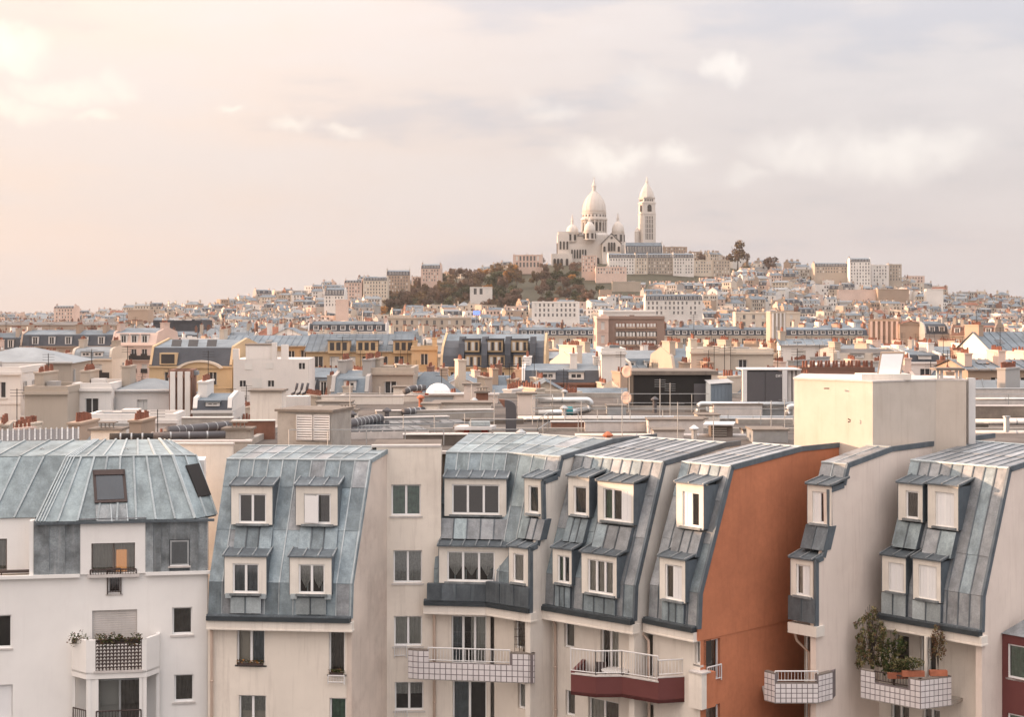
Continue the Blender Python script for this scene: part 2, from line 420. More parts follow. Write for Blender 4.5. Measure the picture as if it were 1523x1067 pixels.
SHEETS = []
def zinc_quad(roof, A, B, C, D, n, rows=(0, 1), m='zinc', rib='rib', ribw=.045, ribh=.05, th=.018, gaps=None, endrib=True):
    """a slope of standing-seam sheets: A,B bottom left and right, C,D top right and left; every sheet is its own piece"""
    A, B, C, D = map(Vector, (A, B, C, D))
    nrm = (B - A).cross(D - A).normalized()
    if nrm.dot(Vector((0, 0, ZC)) - A) < 0 and abs(nrm.z) < .2: nrm = -nrm
    if nrm.z < 0: nrm = -nrm
    def at(s, t): return (A + (B - A) * s) * (1 - t) + (D + (C - D) * s) * t
    for i in range(n):
        for j in range(len(rows) - 1):
            s0, s1, t0, t1 = i / n, (i + 1) / n, rows[j], rows[j + 1]
            mm = m if isinstance(m, str) else rnd.choice(m)
            lift = nrm * (.004 * j + rnd.uniform(0, .004))
            q = [at(s0, t0) - nrm * 0 + lift, at(s1, t0) + lift, at(s1, t1) + lift, at(s0, t1) + lift]
            if (q[2] - q[1]).length < .02 and (q[3] - q[0]).length < .02: continue
            mb = MB(); mb.hexa(q, [p + nrm * (th + .016 * (k < 2)) for k, p in enumerate(q)], mm)
            e0, e1 = q[1], q[2]; du = (q[0] - q[1]).normalized() * ribw
            if (e1 - e0).length > .05 and (i < n - 1 or endrib):
                mb.hexa([e0, e1, e1 + du, e0 + du], [p + nrm * ribh for p in (e0, e1, e1 + du, e0 + du)], rib)
            c = (q[0] + q[1] + q[2] + q[3]) / 4
            mb.build('zinc_sheet', roof, loc=c)
def band(mb, p, q, wdir, zt, zb, out, inn, m):
    """a straight moulding from p to q (world xy points): height zb..zt, from -out to +inn across"""
    p = Vector(p); q = Vector(q); wd = Vector(wdir)
    a = [p - wd * out, q - wd * out, q + wd * inn, p + wd * inn]
    mb.hexa([Vector((v.x, v.y, zb)) for v in a], [Vector((v.x, v.y, zt)) for v in a], m)

# ------------------------------------------------------------------ ground and hill
def ridge(x):
    pts = [(-2500, 6), (-900, 8), (-520, 11), (-311, 26), (-220, 40), (-143, 52), (-60, 66), (20, 80), (130, 82), (210, 78), (270, 68), (330, 60), (400, 54), (450, 38), (540, 33), (800, 24), (2500, 12)]
    for (a, p), (b, q) in zip(pts, pts[1:]):
        if a <= x <= b:
            t = (x - a) / (b - a); t = t * t * (3 - 2 * t); return p + (q - p) * t
    return 8
def ground_z(x, y):
    t = (y - 880) / 600.0
    if t <= 0: return 0.0
    xx = x * 1500 / max(y, 900) if y < 1500 else x
    r = ridge(xx)
    if t <= 1: return r * t ** 1.75
    return r * max(.35, 1 - .25 * (t - 1))
def build_ground():
    mb = MB(); n = 70; ys = [-60, 20, 120, 400, 700] + [880 + 30 * i for i in range(26)] + [1720, 1900, 2200, 2600, 3000]
    xs = [-1500 + 3000 * i / n for i in range(n + 1)]
    for y in ys:
        for x in xs: mb.v.append(Vector((x, y, ground_z(x, y))))
    for j in range(len(ys) - 1):
        for i in range(n):
            a = j * (n + 1) + i; mb.f.append((a, a + 1, a + n + 2, a + n + 1)); mb.m.append('earth' if ys[j] > 860 else 'street')
    tag(mb.build('ground'), kind='structure')
build_ground()

# ------------------------------------------------------------------ foreground row of apartment houses
E, B, RZ, ZL = ZC - 11.55, ZC - 5.72, ZC - 5.28, 6.0
PROF = [(.12, E), (.20, E + 1.3), (2.05, B)]
def sw(z):
    for (wa, za), (wb, zb) in zip(PROF, PROF[1:]):
        if z <= zb: return wa + (wb - wa) * (z - za) / (zb - za)
    return PROF[-1][0] + (z - B) * 6
def dormer(root, fr, cas, frm, wf, n=2, curt='sheer', shut=None, rec=.055, roofm='zinc_dark', cheekm='flashing', leaf=None, lip=.09, right_flush=False):
    T = fr.pt
    cu0, cu1, cz0, cz1 = fr.rect(*cas, wf); fu0, fu1, fz0, fz1 = fr.rect(*frm, wf)
    cz0 = min(cz0, fz0 - .03); fu1 = min(fu1, cu1 - .05); fz1 = min(fz1, cz1 - .08)
    mb = MB(); holes_wall(mb, T, cu0, cu1, cz0, cz1, [(fu0, fu1, fz0, fz1)], 'casing', wf, rec + .02)
    mb.box(cu0, cu1, wf, wf + .03, cz0 - .02, cz0, 'casing', T)
    d = mb.build('dormer', root)
    for u in ((cu0,) if right_flush else (cu0, cu1)):
        c = MB(); s = -.025 if u == cu0 else .025
        q = [T(u, wf, cz0), T(u, wf, cz1), T(u, sw(cz1) + .05, cz1), T(u, sw(cz0) + .05, cz0)]
        c.hexa(q, [p + fr.u * s for p in q], cheekm); c.build('cheek', d)
    r = MB(); a0, a1 = cu0 - .07, cu1 + (.03 if right_flush else .09); zt = cz1 + .24
    lo = [T(a0, wf - lip, cz1 + .01), T(a1, wf - lip, cz1 + .01), T(a1, sw(zt) + .1, zt), T(a0, sw(zt) + .1, zt)]
    r.hexa(lo, [p + Vector((0, 0, .05)) for p in lo], roofm)
    k = max(2, int((a1 - a0) / .5))
    for i in range(k + 1):
        u = a0 + .03 + (a1 - a0 - .06) * i / k
        q = [T(u - .025, wf - lip - .01, cz1 + .06), T(u + .025, wf - lip - .01, cz1 + .06), T(u + .025, sw(zt) + .1, zt + .05), T(u - .025, sw(zt) + .1, zt + .05)]
        r.hexa(q, [p + Vector((0, 0, .045)) for p in q], 'zinc_old')
    r.build('dormer_roof', d)
    glazing(d, T, fu0, fu1, fz0, fz1, wf + rec, n, curt, depth=.135, shut=shut, back='room')
    s = MB(); s.box(fu0 - .10, fu1 + .10, wf - .10, wf + .03, fz0 - .085, fz0 - .004, 'zinc_old', T); s.build('sill', d)
    if leaf is not None:                           # a casement swung open outwards
        g = MB(); uu = fu0 + (fu1 - fu0) * leaf
        g.hexa([T(fu0 + .03, wf + .0, fz0 + .05), T(uu, wf - .16, fz0 + .05), T(uu, wf - .16, fz1 - .06), T(fu0 + .03, wf + .0, fz1 - .06)],
               [T(fu0 + .03, wf + .03, fz0 + .05), T(uu, wf - .13, fz0 + .05), T(uu, wf - .13, fz1 - .06), T(fu0 + .03, wf + .03, fz1 - .06)], 'shutter_white')
        g.build('casement', d)
    return d, (cu0, cu1, cz0, cz1)
def apron(roof, fr, u0, u1, z0, z1, n, m='zinc', proud=.10, vertical=None, rib='zinc_dark'):
    """sheets below a dormer sill, standing a little proud of the slope"""
    T = fr.pt
    if vertical is not None: wb = wt = vertical
    else: wb, wt = sw(z0) - proud, sw(z1) - proud
    b = MB(); q = [T(u0, wb + .01, z0), T(u1, wb + .01, z0), T(u1, wt + .01, z1), T(u0, wt + .01, z1)]
    b.hexa(q, [p + fr.w * (proud + .12) for p in q], 'flashing'); b.build('apron', roof)
    zinc_quad(roof, T(u0, wb, z0), T(u1, wb, z0), T(u1, wt, z1), T(u0, wt, z1), n, (0, 1), m, rib=rib, th=.012, endrib=False)
def slope(root, fr, u0, u1, n, m, rows=(0, .23, .62, 1), top=3.6, skew=0.0, mtop=None, lrz=RZ, basem='zinc_dark', lskew=0.0, rib='rib', endrib=True):
    """mansard: near-upright base, steep slope, shallow top; skew moves the right edge along u per metre inwards"""
    T = lambda u, w, z: fr.pt(u, w, z)
    ur = lambda w: u1 + skew * w
    ul = lambda w: u0 + lskew * w
    mb = MB()
    for (wa, za), (wb, zb) in zip(PROF, PROF[1:]):
        mb.poly([T(ul(wa), wa + .03, za), T(ur(wa), wa + .03, za), T(ur(wb), wb + .03, zb), T(ul(wb), wb + .03, zb)], basem)
    w2 = PROF[-1][0]; wt = w2 + top
    mb.poly([T(ul(w2), w2, B - .04), T(ur(w2), w2, B - .04), T(ur(wt), wt, lrz - .04), T(ul(wt), wt, lrz - .04)], basem)
    # roll at the break line
    mb.tube([T(ul(w2), w2 - .02, B + .0), T(ur(w2), w2 - .02, B + .0)], .05, 'zinc_pale', 6)
    mb.tube([T(ul(wt), wt, lrz + .03), T(ur(wt), wt, lrz + .03)], .05, 'zinc_pale', 6)
    roof = mb.build('roof', root)
    (wa, za), (wk, zk), (wb, zb) = PROF
    zinc_quad(roof, T(ul(wa), wa, za), T(ur(wa), wa, za), T(ur(wk), wk, zk), T(ul(wk), wk, zk), n, (0, 1), m, rib=rib, endrib=endrib)
    zinc_quad(roof, T(ul(wk), wk, zk), T(ur(wk), wk, zk), T(ur(wb), wb, zb), T(ul(wb), wb, zb), n, rows, m, rib=rib, endrib=endrib)
    zinc_quad(roof, T(ul(w2), w2, B), T(ur(w2), w2, B), T(ur(wt), wt, lrz), T(ul(wt), wt, lrz), n, (0, .45, 1), mtop or m, rib=rib)
    return roof
def eave(root, fr, u0, u1, cz=.42, wallw=.25, m='pale_render', endr=.10):
    g = MB(); T = fr.pt
    g.box(u0, u1 + endr * .3, -.16, .14, E - .12, E + .05, 'gutter', T); g.box(u0, u1 + endr * .3, -.10, .12, E + .05, E + .11, 'zinc_dark', T)
    g.build('gutter', root)
    c = MB(); c.box(u0 - .02, u1 + endr, -.08, wallw + .1, E - cz, E - .125, m, T); c.box(u0 - .02, u1 + endr + .02, -.11, wallw + .1, E - cz - .05, E - cz + .0, m, T)
    c.build('cornice', root)
def gable(root, fr, u, prof, m, thick=.25, deep=9.0, zb=ZL, name='gable_wall', flash=True, lrz=RZ, sk=0.0):
    pts = [(prof[0][0], zb)] + prof + [(deep, lrz), (deep, zb)]
    T = lambda w, z: fr.pt(u + sk * w, w, z)
    mb = MB(); mb.prism([T(w, z - .03) for w, z in pts], fr.u * -thick, m)
    g = mb.build(name, root)
    if flash:
        f = MB()
        run = prof + [(deep, lrz)]
        for (wa, za), (wb, zb_) in zip(run, run[1:]):
            d = Vector((wb - wa, zb_ - za)); L_ = d.length
            if L_ < .02: continue
            nx, nz = d.y / L_ * .14, -d.x / L_ * .14
            q = [T(wa - nx * .45, za - nz * .45), T(wb - nx * .45, zb_ - nz * .45), T(wb + nx, zb_ + nz), T(wa + nx, za + nz)]
            f.hexa([p + fr.u * .035 for p in q], [p - fr.u * .06 for p in q], 'flashing')
        f.build('verge_flashing', root)
    return g
def facade(root, fr, u0, u1, z0, z1, wins, m, w=.25, name='wall', ends=False):
    mb = MB(); holes_wall(mb, fr.pt, u0, u1, z0, z1, [x[0] for x in wins], m, w, .3)
    o = mb.build(name, root)
    for rect, kw in wins: window(root, fr, rect, w=w, **kw)
    return o
def pipe(root, pts, r=.055, m='downpipe', clips=True):
    mb = MB(); mb.tube(pts, r, m, 8)
    if clips:
        a, b = Vector(pts[-2]), Vector(pts[-1])
        k = max(1, int((a - b).length / 1.6))
        for i in range(1, k + 1):
            c = a + (b - a) * (i / (k + .5)); mb.tube([c + Vector((0, 0, .03)), c - Vector((0, 0, .03))], r * 1.3, m, 8)
    return mb.build('downpipe', root, smooth=True)
def railing(root, pts, z0, z1, m='rail_white', step=.12, r=.012, name='railing', post=1.4):
    mb = MB(); bars = MB()
    for p, q in zip(pts, pts[1:]):
        p, q = Vector((p[0], p[1], 0)), Vector((q[0], q[1], 0)); d = q - p; L_ = d.length
        mb.tube([p + Vector((0, 0, z1)), q + Vector((0, 0, z1))], .028, m, 6); mb.tube([p + Vector((0, 0, z0 + .06)), q + Vector((0, 0, z0 + .06))], .02, m, 6)
        for i in range(max(1, int(L_ / post)) + 1):
            c = p + d * min(1, i / max(1, int(L_ / post))); mb.tube([c + Vector((0, 0, z0 - .03)), c + Vector((0, 0, z1))], .024, m, 6)
        n = int(L_ / step)
        for i in range(1, n):
            c = p + d * (i / n); bars.tube([c + Vector((0, 0, z0 + .06)), c + Vector((0, 0, z1))], r, m, 4)
    o = mb.build(name, root)
    if bars.v: bars.build('baluster_bars', o, kind='stuff')
    return o
def plan_wall(mb, pts, zb, zt, th, m):
    """parapet along plan points, thickness th to the left of the walking direction"""
    for p, q in zip(pts, pts[1:]):
        p, q = Vector((p[0], p[1], 0)), Vector((q[0], q[1], 0)); d = (q - p).normalized(); nn = Vector((-d.y, d.x, 0)) * th
        a = [p, q, q + nn, p + nn]
        mb.hexa([v + Vector((0, 0, zb)) for v in a], [v + Vector((0, 0, zt)) for v in a], m)
def tiles(par, p, q, zb, zt, step, skipf=None):
    p, q = Vector((p[0], p[1], 0)), Vector((q[0], q[1], 0)); d = q - p; L_ = d.length; n = max(1, round(L_ / step)); e = d.normalized()
    nn = Vector((e.y, -e.x, 0)); rows = max(1, round((zt - zb) / step)); hh = (zt - zb) / rows; ww = L_ / n; g = .014
    for i in range(n):
        for j in range(rows):
            if skipf and skipf((i + .5) / n, zb + (j + .5) * hh): continue
            c = p + e * (ww * (i + .5)) + Vector((0, 0, zb + hh * (j + .5))) + nn * .006
            key = (round(ww, 3), round(hh, 3), round(e.x, 3))
            me = TILE.get(key)
            if me is None:
                mb = MB(); a, b = ww / 2 - g, hh / 2 - g
                q0 = [e * x + Vector((0, 0, z)) for x, z in ((-a, -b), (a, -b), (a, b), (-a, b))]
                mb.hexa(q0, [v * .96 + nn * .014 for v in q0], 'tile_white'); o = mb.build('tile', None); me = TILE[key] = o.data
                bpy.data.objects.remove(o)
            o = bpy.data.objects.new('tile', me); COL.objects.link(o); o.parent = par; o.location = c - OFF[par]
TILE = {}
def lower_body(root, name, pts, z0, z1, m):
    mb = MB(); mb.hexa([Vector((x, y, z0)) for x, y in pts], [Vector((x, y, z1)) for x, y in pts], m); return mb.build(name, root)
def leafs(mb, c, rx, ry, rz, n, size, mats, r=None, flat=.6):
    r = r or rnd
    for _ in range(n):
        while True:
            x, y, z = r.uniform(-1, 1), r.uniform(-1, 1), r.uniform(-1, 1)
            if x * x + y * y + z * z < 1: break
        p = Vector(c) + Vector((x * rx, y * ry, z * rz))
        a = Vector((r.gauss(0, 1), r.gauss(0, 1), r.gauss(0, flat))).normalized(); b = a.cross(Vector((r.gauss(0, 1), r.gauss(0, 1), r.gauss(0, 1)))).normalized()
        s = size * r.uniform(.6, 1.4)
        mb.poly([p - a * s, p + b * s * .45, p + a * s, p - b * s * .45], r.choice(mats))

# ---- white corner house with hipped zinc roof
def white_house():
    p = P(309, 848, 57.7); fr = Fr(p.x, p.y, 9.0); T = fr.pt          # u = 0 at the right corner, negative to the left
    r = thing('apartment_house', 'white rendered apartment house with hipped pale zinc roof, roller shutter and planted balcony', 'apartment house', (p.x - 5, p.y, 0))
    H = lambda px, py, w=0: fr.hit(px, py, w)
    zl = H(200, 853)[1]; ze = H(200, 774)[1]
    UL = -16.0
    rects = []
    def win(x0, x1, y0, y1, **k): rects.append((fr.rect(x0, x1, y0, y1), k))
    win(136, 201, 808, 858, n=2, curt='warm_curtain', frame='wood_grey', sill=None, fw=.035)
    win(160, 180, 858.5, 884, n=1, curt='none', sill=.14)
    win(137, 204, 908, 960, n=1, curt='none', shut=[1], sill=None)
    win(256, 286, 904, 945, n=1, curt='dark_curtain', sill=.17)
    win(259, 288, 1004, 1045, n=1, curt='dark_curtain', sill=.17)
    win(-45, 17, 916, 966, n=1, curt='none', sill=.15)
    win(-45, 19, 1020, 1075, n=1, curt='none', shut=[1], sill=.15)
    u120, u215 = H(120, 815)[0], H(216, 815)[0]
    u50 = H(50, 815)[0]
    # lower wall, wall dormer, zinc-clad attic on both sides of it
    low = [x for x in rects if x[0][3] < zl + .1]; up = [x for x in rects if x[0][3] >= zl + .1]
    facade(r, fr, UL, 0, ZL, zl, [x for x in low], 'white_render', w=0)
    mb = MB(); holes_wall(mb, T, u120, u215, zl, ze + .05, [(up[0][0][0], up[0][0][1], max(zl + .004, up[0][0][2]), up[0][0][3])], 'white_render', -.06, .3)
    for u in (u120, u215): mb.box(u - .01, u + .01, -.06, .2, zl, ze + .05, 'white_render', T)
    mb.box(u120 - .04, u215 + .04, -.12, .3, ze + .05, ze + .11, 'zinc_grey', T)
    mb.build('wall_dormer', r)
    rc = up[0][0]; wn = window(r, fr, (rc[0], rc[1], max(zl + .004, rc[2]), rc[3]), w=-.06, **up[0][1])
    glow_cloth = MB(); a = rc[0] + (rc[1] - rc[0]) * .56; b = rc[0] + (rc[1] - rc[0]) * .80
    glow_cloth = curtain(T, a, b, rc[2] + .12, rc[2] + 1.0, .125, 'curtain_glow', amp=.012); glow_cloth.build('glowing_curtain', wn)  # orange light in the pane, put in as a glowing strip of curtain
    railing(r, [T(rc[0] - .03, -.10, 0), T(rc[1] + .05, -.10, 0)], rc[2] + .0, rc[2] + .28, 'rail_dark', step=.10, r=.012)
    s = MB(); s.box(rc[0] - .12, rc[1] + .18, -.17, .02, zl - .12, zl - .01, 'ledge', T); s.build('sill', r)
    b0 = rects[1][0]; railing(r, [T(b0[0], -.05, 0), T(b0[1], -.05, 0)], b0[2] + .02, b0[3] + .32, 'rail_dark', step=.085, r=.012, name='window_grille', post=9)
    attic = MB(); attic.box(u50, u120, .03, .3, zl, ze, 'zinc_dark', T); at = attic.build('attic_cladding', r)
    zinc_quad(at, T(u50, 0, zl), T(u120, 0, zl), T(u120, 0, ze), T(u50, 0, ze), 3, (0, 1), 'zinc_old', rib='zinc_old')
    attic = MB(); attic.box(u215, 0, .03, .3, zl, ze, 'zinc_dark', T); at = attic.build('attic_cladding', r)
    w2 = fr.rect(253, 281, 804, 842); ua, ub = w2[0] - .03, w2[1] + .03
    zinc_quad(at, T(u215, 0, zl), T(ua, 0, zl), T(ua, 0, ze), T(u215, 0, ze), 3, (0, 1), 'zinc_old', rib='zinc_old')
    zinc_quad(at, T(ub, 0, zl), T(-.02, 0, zl), T(-.02, 0, ze), T(ub, 0, ze), 2, (0, 1), 'zinc_old', rib='zinc_old')
    zinc_quad(at, T(ua, 0, w2[3] + .03), T(ub, 0, w2[3] + .03), T(ub, 0, ze), T(ua, 0, ze), 1, (0, 1), 'zinc_old', rib='zinc_old')
    window(r, fr, w2, w=-.10, n=1, curt='warm_curtain', rec=.07, sill=.05, frame='galv', depth=.14)
    l = MB(); l.box(u215 + .02, .10, -.16, .05, zl - .09, zl + .03, 'white_render', T); l.box(UL, u120 - .02, -.16, .05, zl - .09, zl + .03, 'white_render', T); l.build('ledge', r)
    sh = rects[2][0]; x = MB()
    for i in range(16):
        z = sh[2] + (sh[3] - sh[2]) * i / 16; x.box(sh[0] + .02, sh[1] - .02, .085, .118, z + .012, z + (sh[3] - sh[2]) / 16 - .004, 'ledge', T)
    x.build('roller_slats', r, kind='stuff')
    # left attic: wall set back, with its return
    la = MB(); holes_wall(la, T, UL, u50 - .02, zl, ze + .15, [(UL + 1, H(10, 830, .5)[0], zl + .1, zl + 1.35)], 'white_render', .55, .25)
    la.box(u50 - .16, u50 - .005, .0, .6, zl, ze + .05, 'white_render', T); la.build('attic_wall', r)
    window(r, fr, (H(10, 830, .5)[0] - 1.2, H(10, 830, .5)[0], zl + .1, zl + 1.35), w=.55, n=1, curt='warm_curtain', sill=.1, frame='wood_grey')
    ra = MB(); ra.tube([T(UL, .15, zl + .16), T(u50 - .02, .15, zl + .16)], .06, 'rail_dark', 6)
    for i in range(6): ra.tube([T(u50 - .1 - i * 1.1, .15, zl), T(u50 - .1 - i * 1.1, .15, zl + .16)], .025, 'rail_dark', 5)
    ra.build('guard_bar', r)
    # hipped roof: corners from the photograph on three known levels
    wt, zt = 1.35, H(180, 680, 1.35)[1]; wr = 4.4; zr = H(185, 655, wr)[1]
    el, er = H(58, 775, -.08)[0], H(291, 772, -.08)[0]
    tl, tr = H(103, 681, wt)[0], H(258, 679, wt)[0]
    rl, rr = H(142, 656, wr)[0], H(238, 655, wr)[0]
    fx = H(322, 764, .9)[0]; fxt = H(292, 690, 2.2)[0]
    ubk = -18.0
    base = MB()
    quads = {'front': [T(el, -.08, ze), T(er, -.08, ze), T(tr, wt, zt), T(tl, wt, zt)],
             'top': [T(tl, wt, zt), T(tr, wt, zt), T(rr, wr, zr), T(rl, wr, zr)],
             'right': [T(er, -.08, ze), T(fx, .9, ze + .02), T(fxt, 2.3, zt - .12), T(tr, wt, zt)],
             'righttop': [T(tr, wt, zt), T(fxt, 2.3, zt - .12), T(rr + .35, wr + .3, zr - .05), T(rr, wr, zr)]}
    dn = Vector((0, 0, -.05))
    for q in quads.values(): base.poly([v + fr.w * .05 + dn for v in q], 'zinc_dark')
    # left wing of the roof, set back, meeting the hip in a valley
    vb, vt = H(46, 773, .5), H(88, 682, wt + .4)
    wing = [T(ubk, .5, ze + .1), T(vb[0] + .25, .5, ze + .1), T(vt[0] + .35, wt + .5, zt), T(ubk, wt + .5, zt)]
    wingtop = [T(ubk, wt + .5, zt), T(vt[0] + .35, wt + .5, zt), T(rl + .1, wr + .2, zr - .02), T(ubk, wr + .2, zr - .02)]
    for q in (wing, wingtop): base.poly([v + fr.w * .05 + dn for v in q], 'zinc_dark')
    base.hexa([T(el - .02, .0, ze - .02), T(vb[0] + .2, .5, ze), T(vt[0] + .3, wt + .5, zt - .02), T(tl, wt, zt - .02)],
              [T(el - .02, .1, ze - .02), T(vb[0] + .2, .6, ze), T(vt[0] + .3, wt + .6, zt - .02), T(tl, wt + .1, zt - .02)], 'zinc_green')
    roof = base.build('roof', r)
    zinc_quad(roof, *quads['front'], 8, (0, 1), 'zinc_green', rib='zinc_pale', ribw=.075, ribh=.075)
    zinc_quad(roof, *quads['top'], 6, (0, 1), 'zinc_green', rib='zinc_pale', ribw=.075, ribh=.075)
    zinc_quad(roof, *quads['right'], 2, (0, 1), 'zinc_green', rib='zinc_pale', ribw=.075, ribh=.075)
    zinc_quad(roof, *quads['righttop'], 2, (0, 1), 'zinc_green', rib='zinc_pale')
    zinc_quad(roof, *wing, 14, (0, 1), 'zinc_green', rib='zinc_pale', ribw=.075, ribh=.075)
    zinc_quad(roof, *wingtop, 14, (0, 1), 'zinc_green', rib='zinc_pale', ribw=.075, ribh=.075)
    up_ = Vector((0, -.03, .04))
    hip = MB()
    for k in range(4):
        s = fr.u * (k * .11 - .12)
        hip.tube([T(el, -.08, ze) + s + up_, T(tl, wt, zt) + s + up_, T(rl, wr, zr) + s * .6 + up_], .035, 'zinc_pale', 5)
    hip.tube([T(er, -.08, ze) + up_, T(tr, wt, zt) + up_, T(rr, wr, zr) + up_], .05, 'zinc_pale', 5)
    hip.tube([T(tl, wt, zt) + up_, T(tr, wt, zt) + up_, T(fxt, 2.3, zt - .1) + up_], .035, 'zinc_pale', 5)
    hip.build('hip_roll', roof)
    for a, b in ((117, 0), (188, 0)):
        pass
    g = MB(); g.box(el - .1, .25, -.20, -.02, ze - .09, ze + .0, 'zinc_dark', T); g.build('gutter', r)
    # roof windows
    def lay(px0, px1, py0, py1, q, name='roof_window', pr=.09):
        A_, B_, C_, D_ = [Vector(v) for v in q]; nrm = (B_ - A_).cross(D_ - A_).normalized()
        if nrm.z < 0: nrm = -nrm
        def ray(px, py):
            d = Vector(((px - CX) / F, 1, (HY - py) / F)); c = Vector((0, 0, ZC)); return c + d * ((A_ - c).dot(nrm) / d.dot(nrm))
        return ray, nrm
    ray, nrm = lay(0, 0, 0, 0, quads['front'])
    q = [ray(141, 750), ray(190, 748), ray(186, 700), ray(138, 701)]
    mb = MB(); mb.hexa(q, [v + nrm * .10 for v in q], 'rail_dark'); sk = mb.build('roof_window', roof)
    def lerp(q, s, t): return (q[0] * (1 - s) + q[1] * s) * (1 - t) + (q[3] * (1 - s) + q[2] * s) * t
    q2 = [lerp(q, s, t) + nrm * .102 for s, t in ((.09, .08), (.91, .08), (.91, .83), (.09, .83))]
    mb = MB(); mb.hexa(q2, [v + nrm * .012 for v in q2], 'skylight_glass'); sk2 = mb.build('pane', roof)
    mb = MB(); q3 = [lerp(q, s, t) + nrm * .112 for s, t in ((.05, .82), (.95, .82), (.95, .98), (.05, .98))]
    mb.hexa(q3, [v + nrm * .05 for v in q3], 'rail_dark'); mb.build('roller_box', roof)
    mb = MB(); q4 = [lerp(q, s, -.55 + t) for s, t in ((.02, -.05), (.98, -.05), (.98, .5), (.02, .5))]
    zinc_quad(roof, *[v + nrm * .03 for v in q4], 2, (0, 1), 'zinc_old')
    ray, nrm = lay(0, 0, 0, 0, quads['right'])
    q = [ray(294, 741), ray(312, 738), ray(294, 691), ray(275, 694)]
    mb = MB(); mb.hexa(q, [v + nrm * .09 for v in q], 'black_sheet'); mb.build('roof_window', roof)
    for px in (63, 187):
        mb = MB(); c = P(px, 671, 59.6); mb.tube([c + Vector((-.12, 0, -.06)), c + Vector((-.09, 0, .06)), c + Vector((0, 0, .12)), c + Vector((.09, 0, .06)), c + Vector((.12, 0, -.06))], .022, 'galv', 5); mb.build('roof_hook', roof)
    # projecting bay with balcony
    bw = -1.05; zb = H(175, 998, bw)[1]; ztp = H(175, 952, bw)[1]
    x = [H(107, 970, -.35)[0], H(128, 970, bw)[0], H(218, 970, bw)[0], H(237, 970, -.35)[0]]
    g0, g1 = H(142, 970, bw)[0], H(211, 970, bw)[0]
    plan = [T(x[0], 0, 0), T(x[0], -.35, 0), T(x[1], bw, 0), T(g0, bw, 0)]
    plan2 = [T(g1, bw, 0), T(x[2], bw, 0), T(x[3], -.35, 0), T(x[3], 0, 0)]
    mb = MB(); plan_wall(mb, plan, zb - .12, ztp, .14, 'white_render'); plan_wall(mb, plan2, zb - .12, ztp, .14, 'white_render')
    mb.hexa([T(a, w, zb - .3) for a, w in ((x[0], 0), (x[0], -.35), (x[1], bw), (x[2], bw), (x[3], -.35), (x[3], 0))],
            [T(a, w, zb - .05) for a, w in ((x[0], 0), (x[0], -.35), (x[1], bw), (x[2], bw), (x[3], -.35), (x[3], 0))], 'white_render')
    mb.box(g0 - .06, g1 + .06, bw - .06, bw + .1, zb - .08, zb + .0, 'ledge', T)
    # posts of the bay below
    zd = zb - .3
    for a, w in ((x[0], -.30), (x[1] + .05, bw + .02), (g0 - .02, bw + .02), (g1 - .10, bw + .02), (x[2] - .13, bw + .02), (x[3] - .12, -.30)):
        mb.box(a, a + .12, w, w + .14, ZL, zd, 'white_render', T)
    mb.box(x[1], g0, bw + .05, bw + .12, ZL, zd, 'white_render', T); mb.box(g1, x[2], bw + .05, bw + .12, ZL, zd, 'white_render', T)
    bal = mb.build('balcony', r)
    gr = MB()
    n = 13
    for i in range(n + 1):
        u = g0 + (g1 - g0) * i / n
        gr.tube([T(u, bw + .03, zb), T(u, bw + .03, ztp - .02)], .026, 'rail_dark', 5)
        if i < n:
            for k in range(8):
                z = zb + .08 + k * .13
                if z < ztp - .1: gr.tube([T(u, bw + .03, z), T(u + (g1 - g0) / n / 2, bw + .03, z + .06), T(u + (g1 - g0) / n, bw + .03, z)], .034, 'rail_dark', 4)
    gr.tube([T(g0, bw + .03, ztp - .02), T(g1, bw + .03, ztp - .02)], .035, 'rail_dark', 5); gr.build('lattice_screen', bal)
    window(r, fr, (g0 + .03, g1 - .03, ZL + .6, zd - .12), w=bw + .3, n=2, curt=['none', 'dark_curtain'], frame='galv', sill=None, fw=.045, depth=.9)
    railing(r, [T(g0 + .03, bw - .0, 0), T(g1 - .03, bw - .0, 0)], H(175, 1095, bw)[1], H(175, 1058, bw)[1], 'rail_dark', step=.11)
    railing(r, [T(x[0] + .05, -.4, 0), T(x[1] - .02, bw + .1, 0)], H(115, 1095, -.7)[1], H(115, 1056, -.7)[1], 'rail_dark', step=.11)
    # planters on the balcony
    for (ua, ub, w_, lab, nn_) in ((g0, g1, bw + .02, 'row of trailing green and brown plants along the lattice of the white balcony', 420), (x[0] - .05, x[1] - .02, -.72, 'small green plant spilling over the corner of the white balcony', 120)):
        c = T((ua + ub) / 2, w_, ztp + .02)
        t = thing('balcony_plant', lab, 'plant', T((ua + ub) / 2, w_ + .12, ztp - .2))
        q = MB(); q.box(ua + .08, ub - .08, w_ + .12, w_ + .28, ztp - .2, ztp - .03, 'wood_grey', T); q.build('trough', t)
        lv = MB()
        for i in range(9): leafs(lv, T(ua + (ub - ua) * (i + .5) / 9, w_ + rnd.uniform(-.05, .1), ztp + rnd.uniform(-.12, .12)), .16, .14, rnd.uniform(.12, .30), nn_ // 6, .05, ['leaf_green', 'leaf_green', 'leaf_brown', 'leaf_olive'])
        lv.build('leaves', t, kind='stuff')
    lower_body(r, 'back_wall', [T(UL, 2.6, 0)[:2], T(-.25, 2.6, 0)[:2], T(-.25, 4.2, 0)[:2], T(UL, 4.2, 0)[:2]], ZL, zt - .3, 'white_render')
    e = MB(); e.box(-.02, .0, .0, .62, ZL, ze - .05, 'white_render', T); e.build('end_wall', r)
white_house()

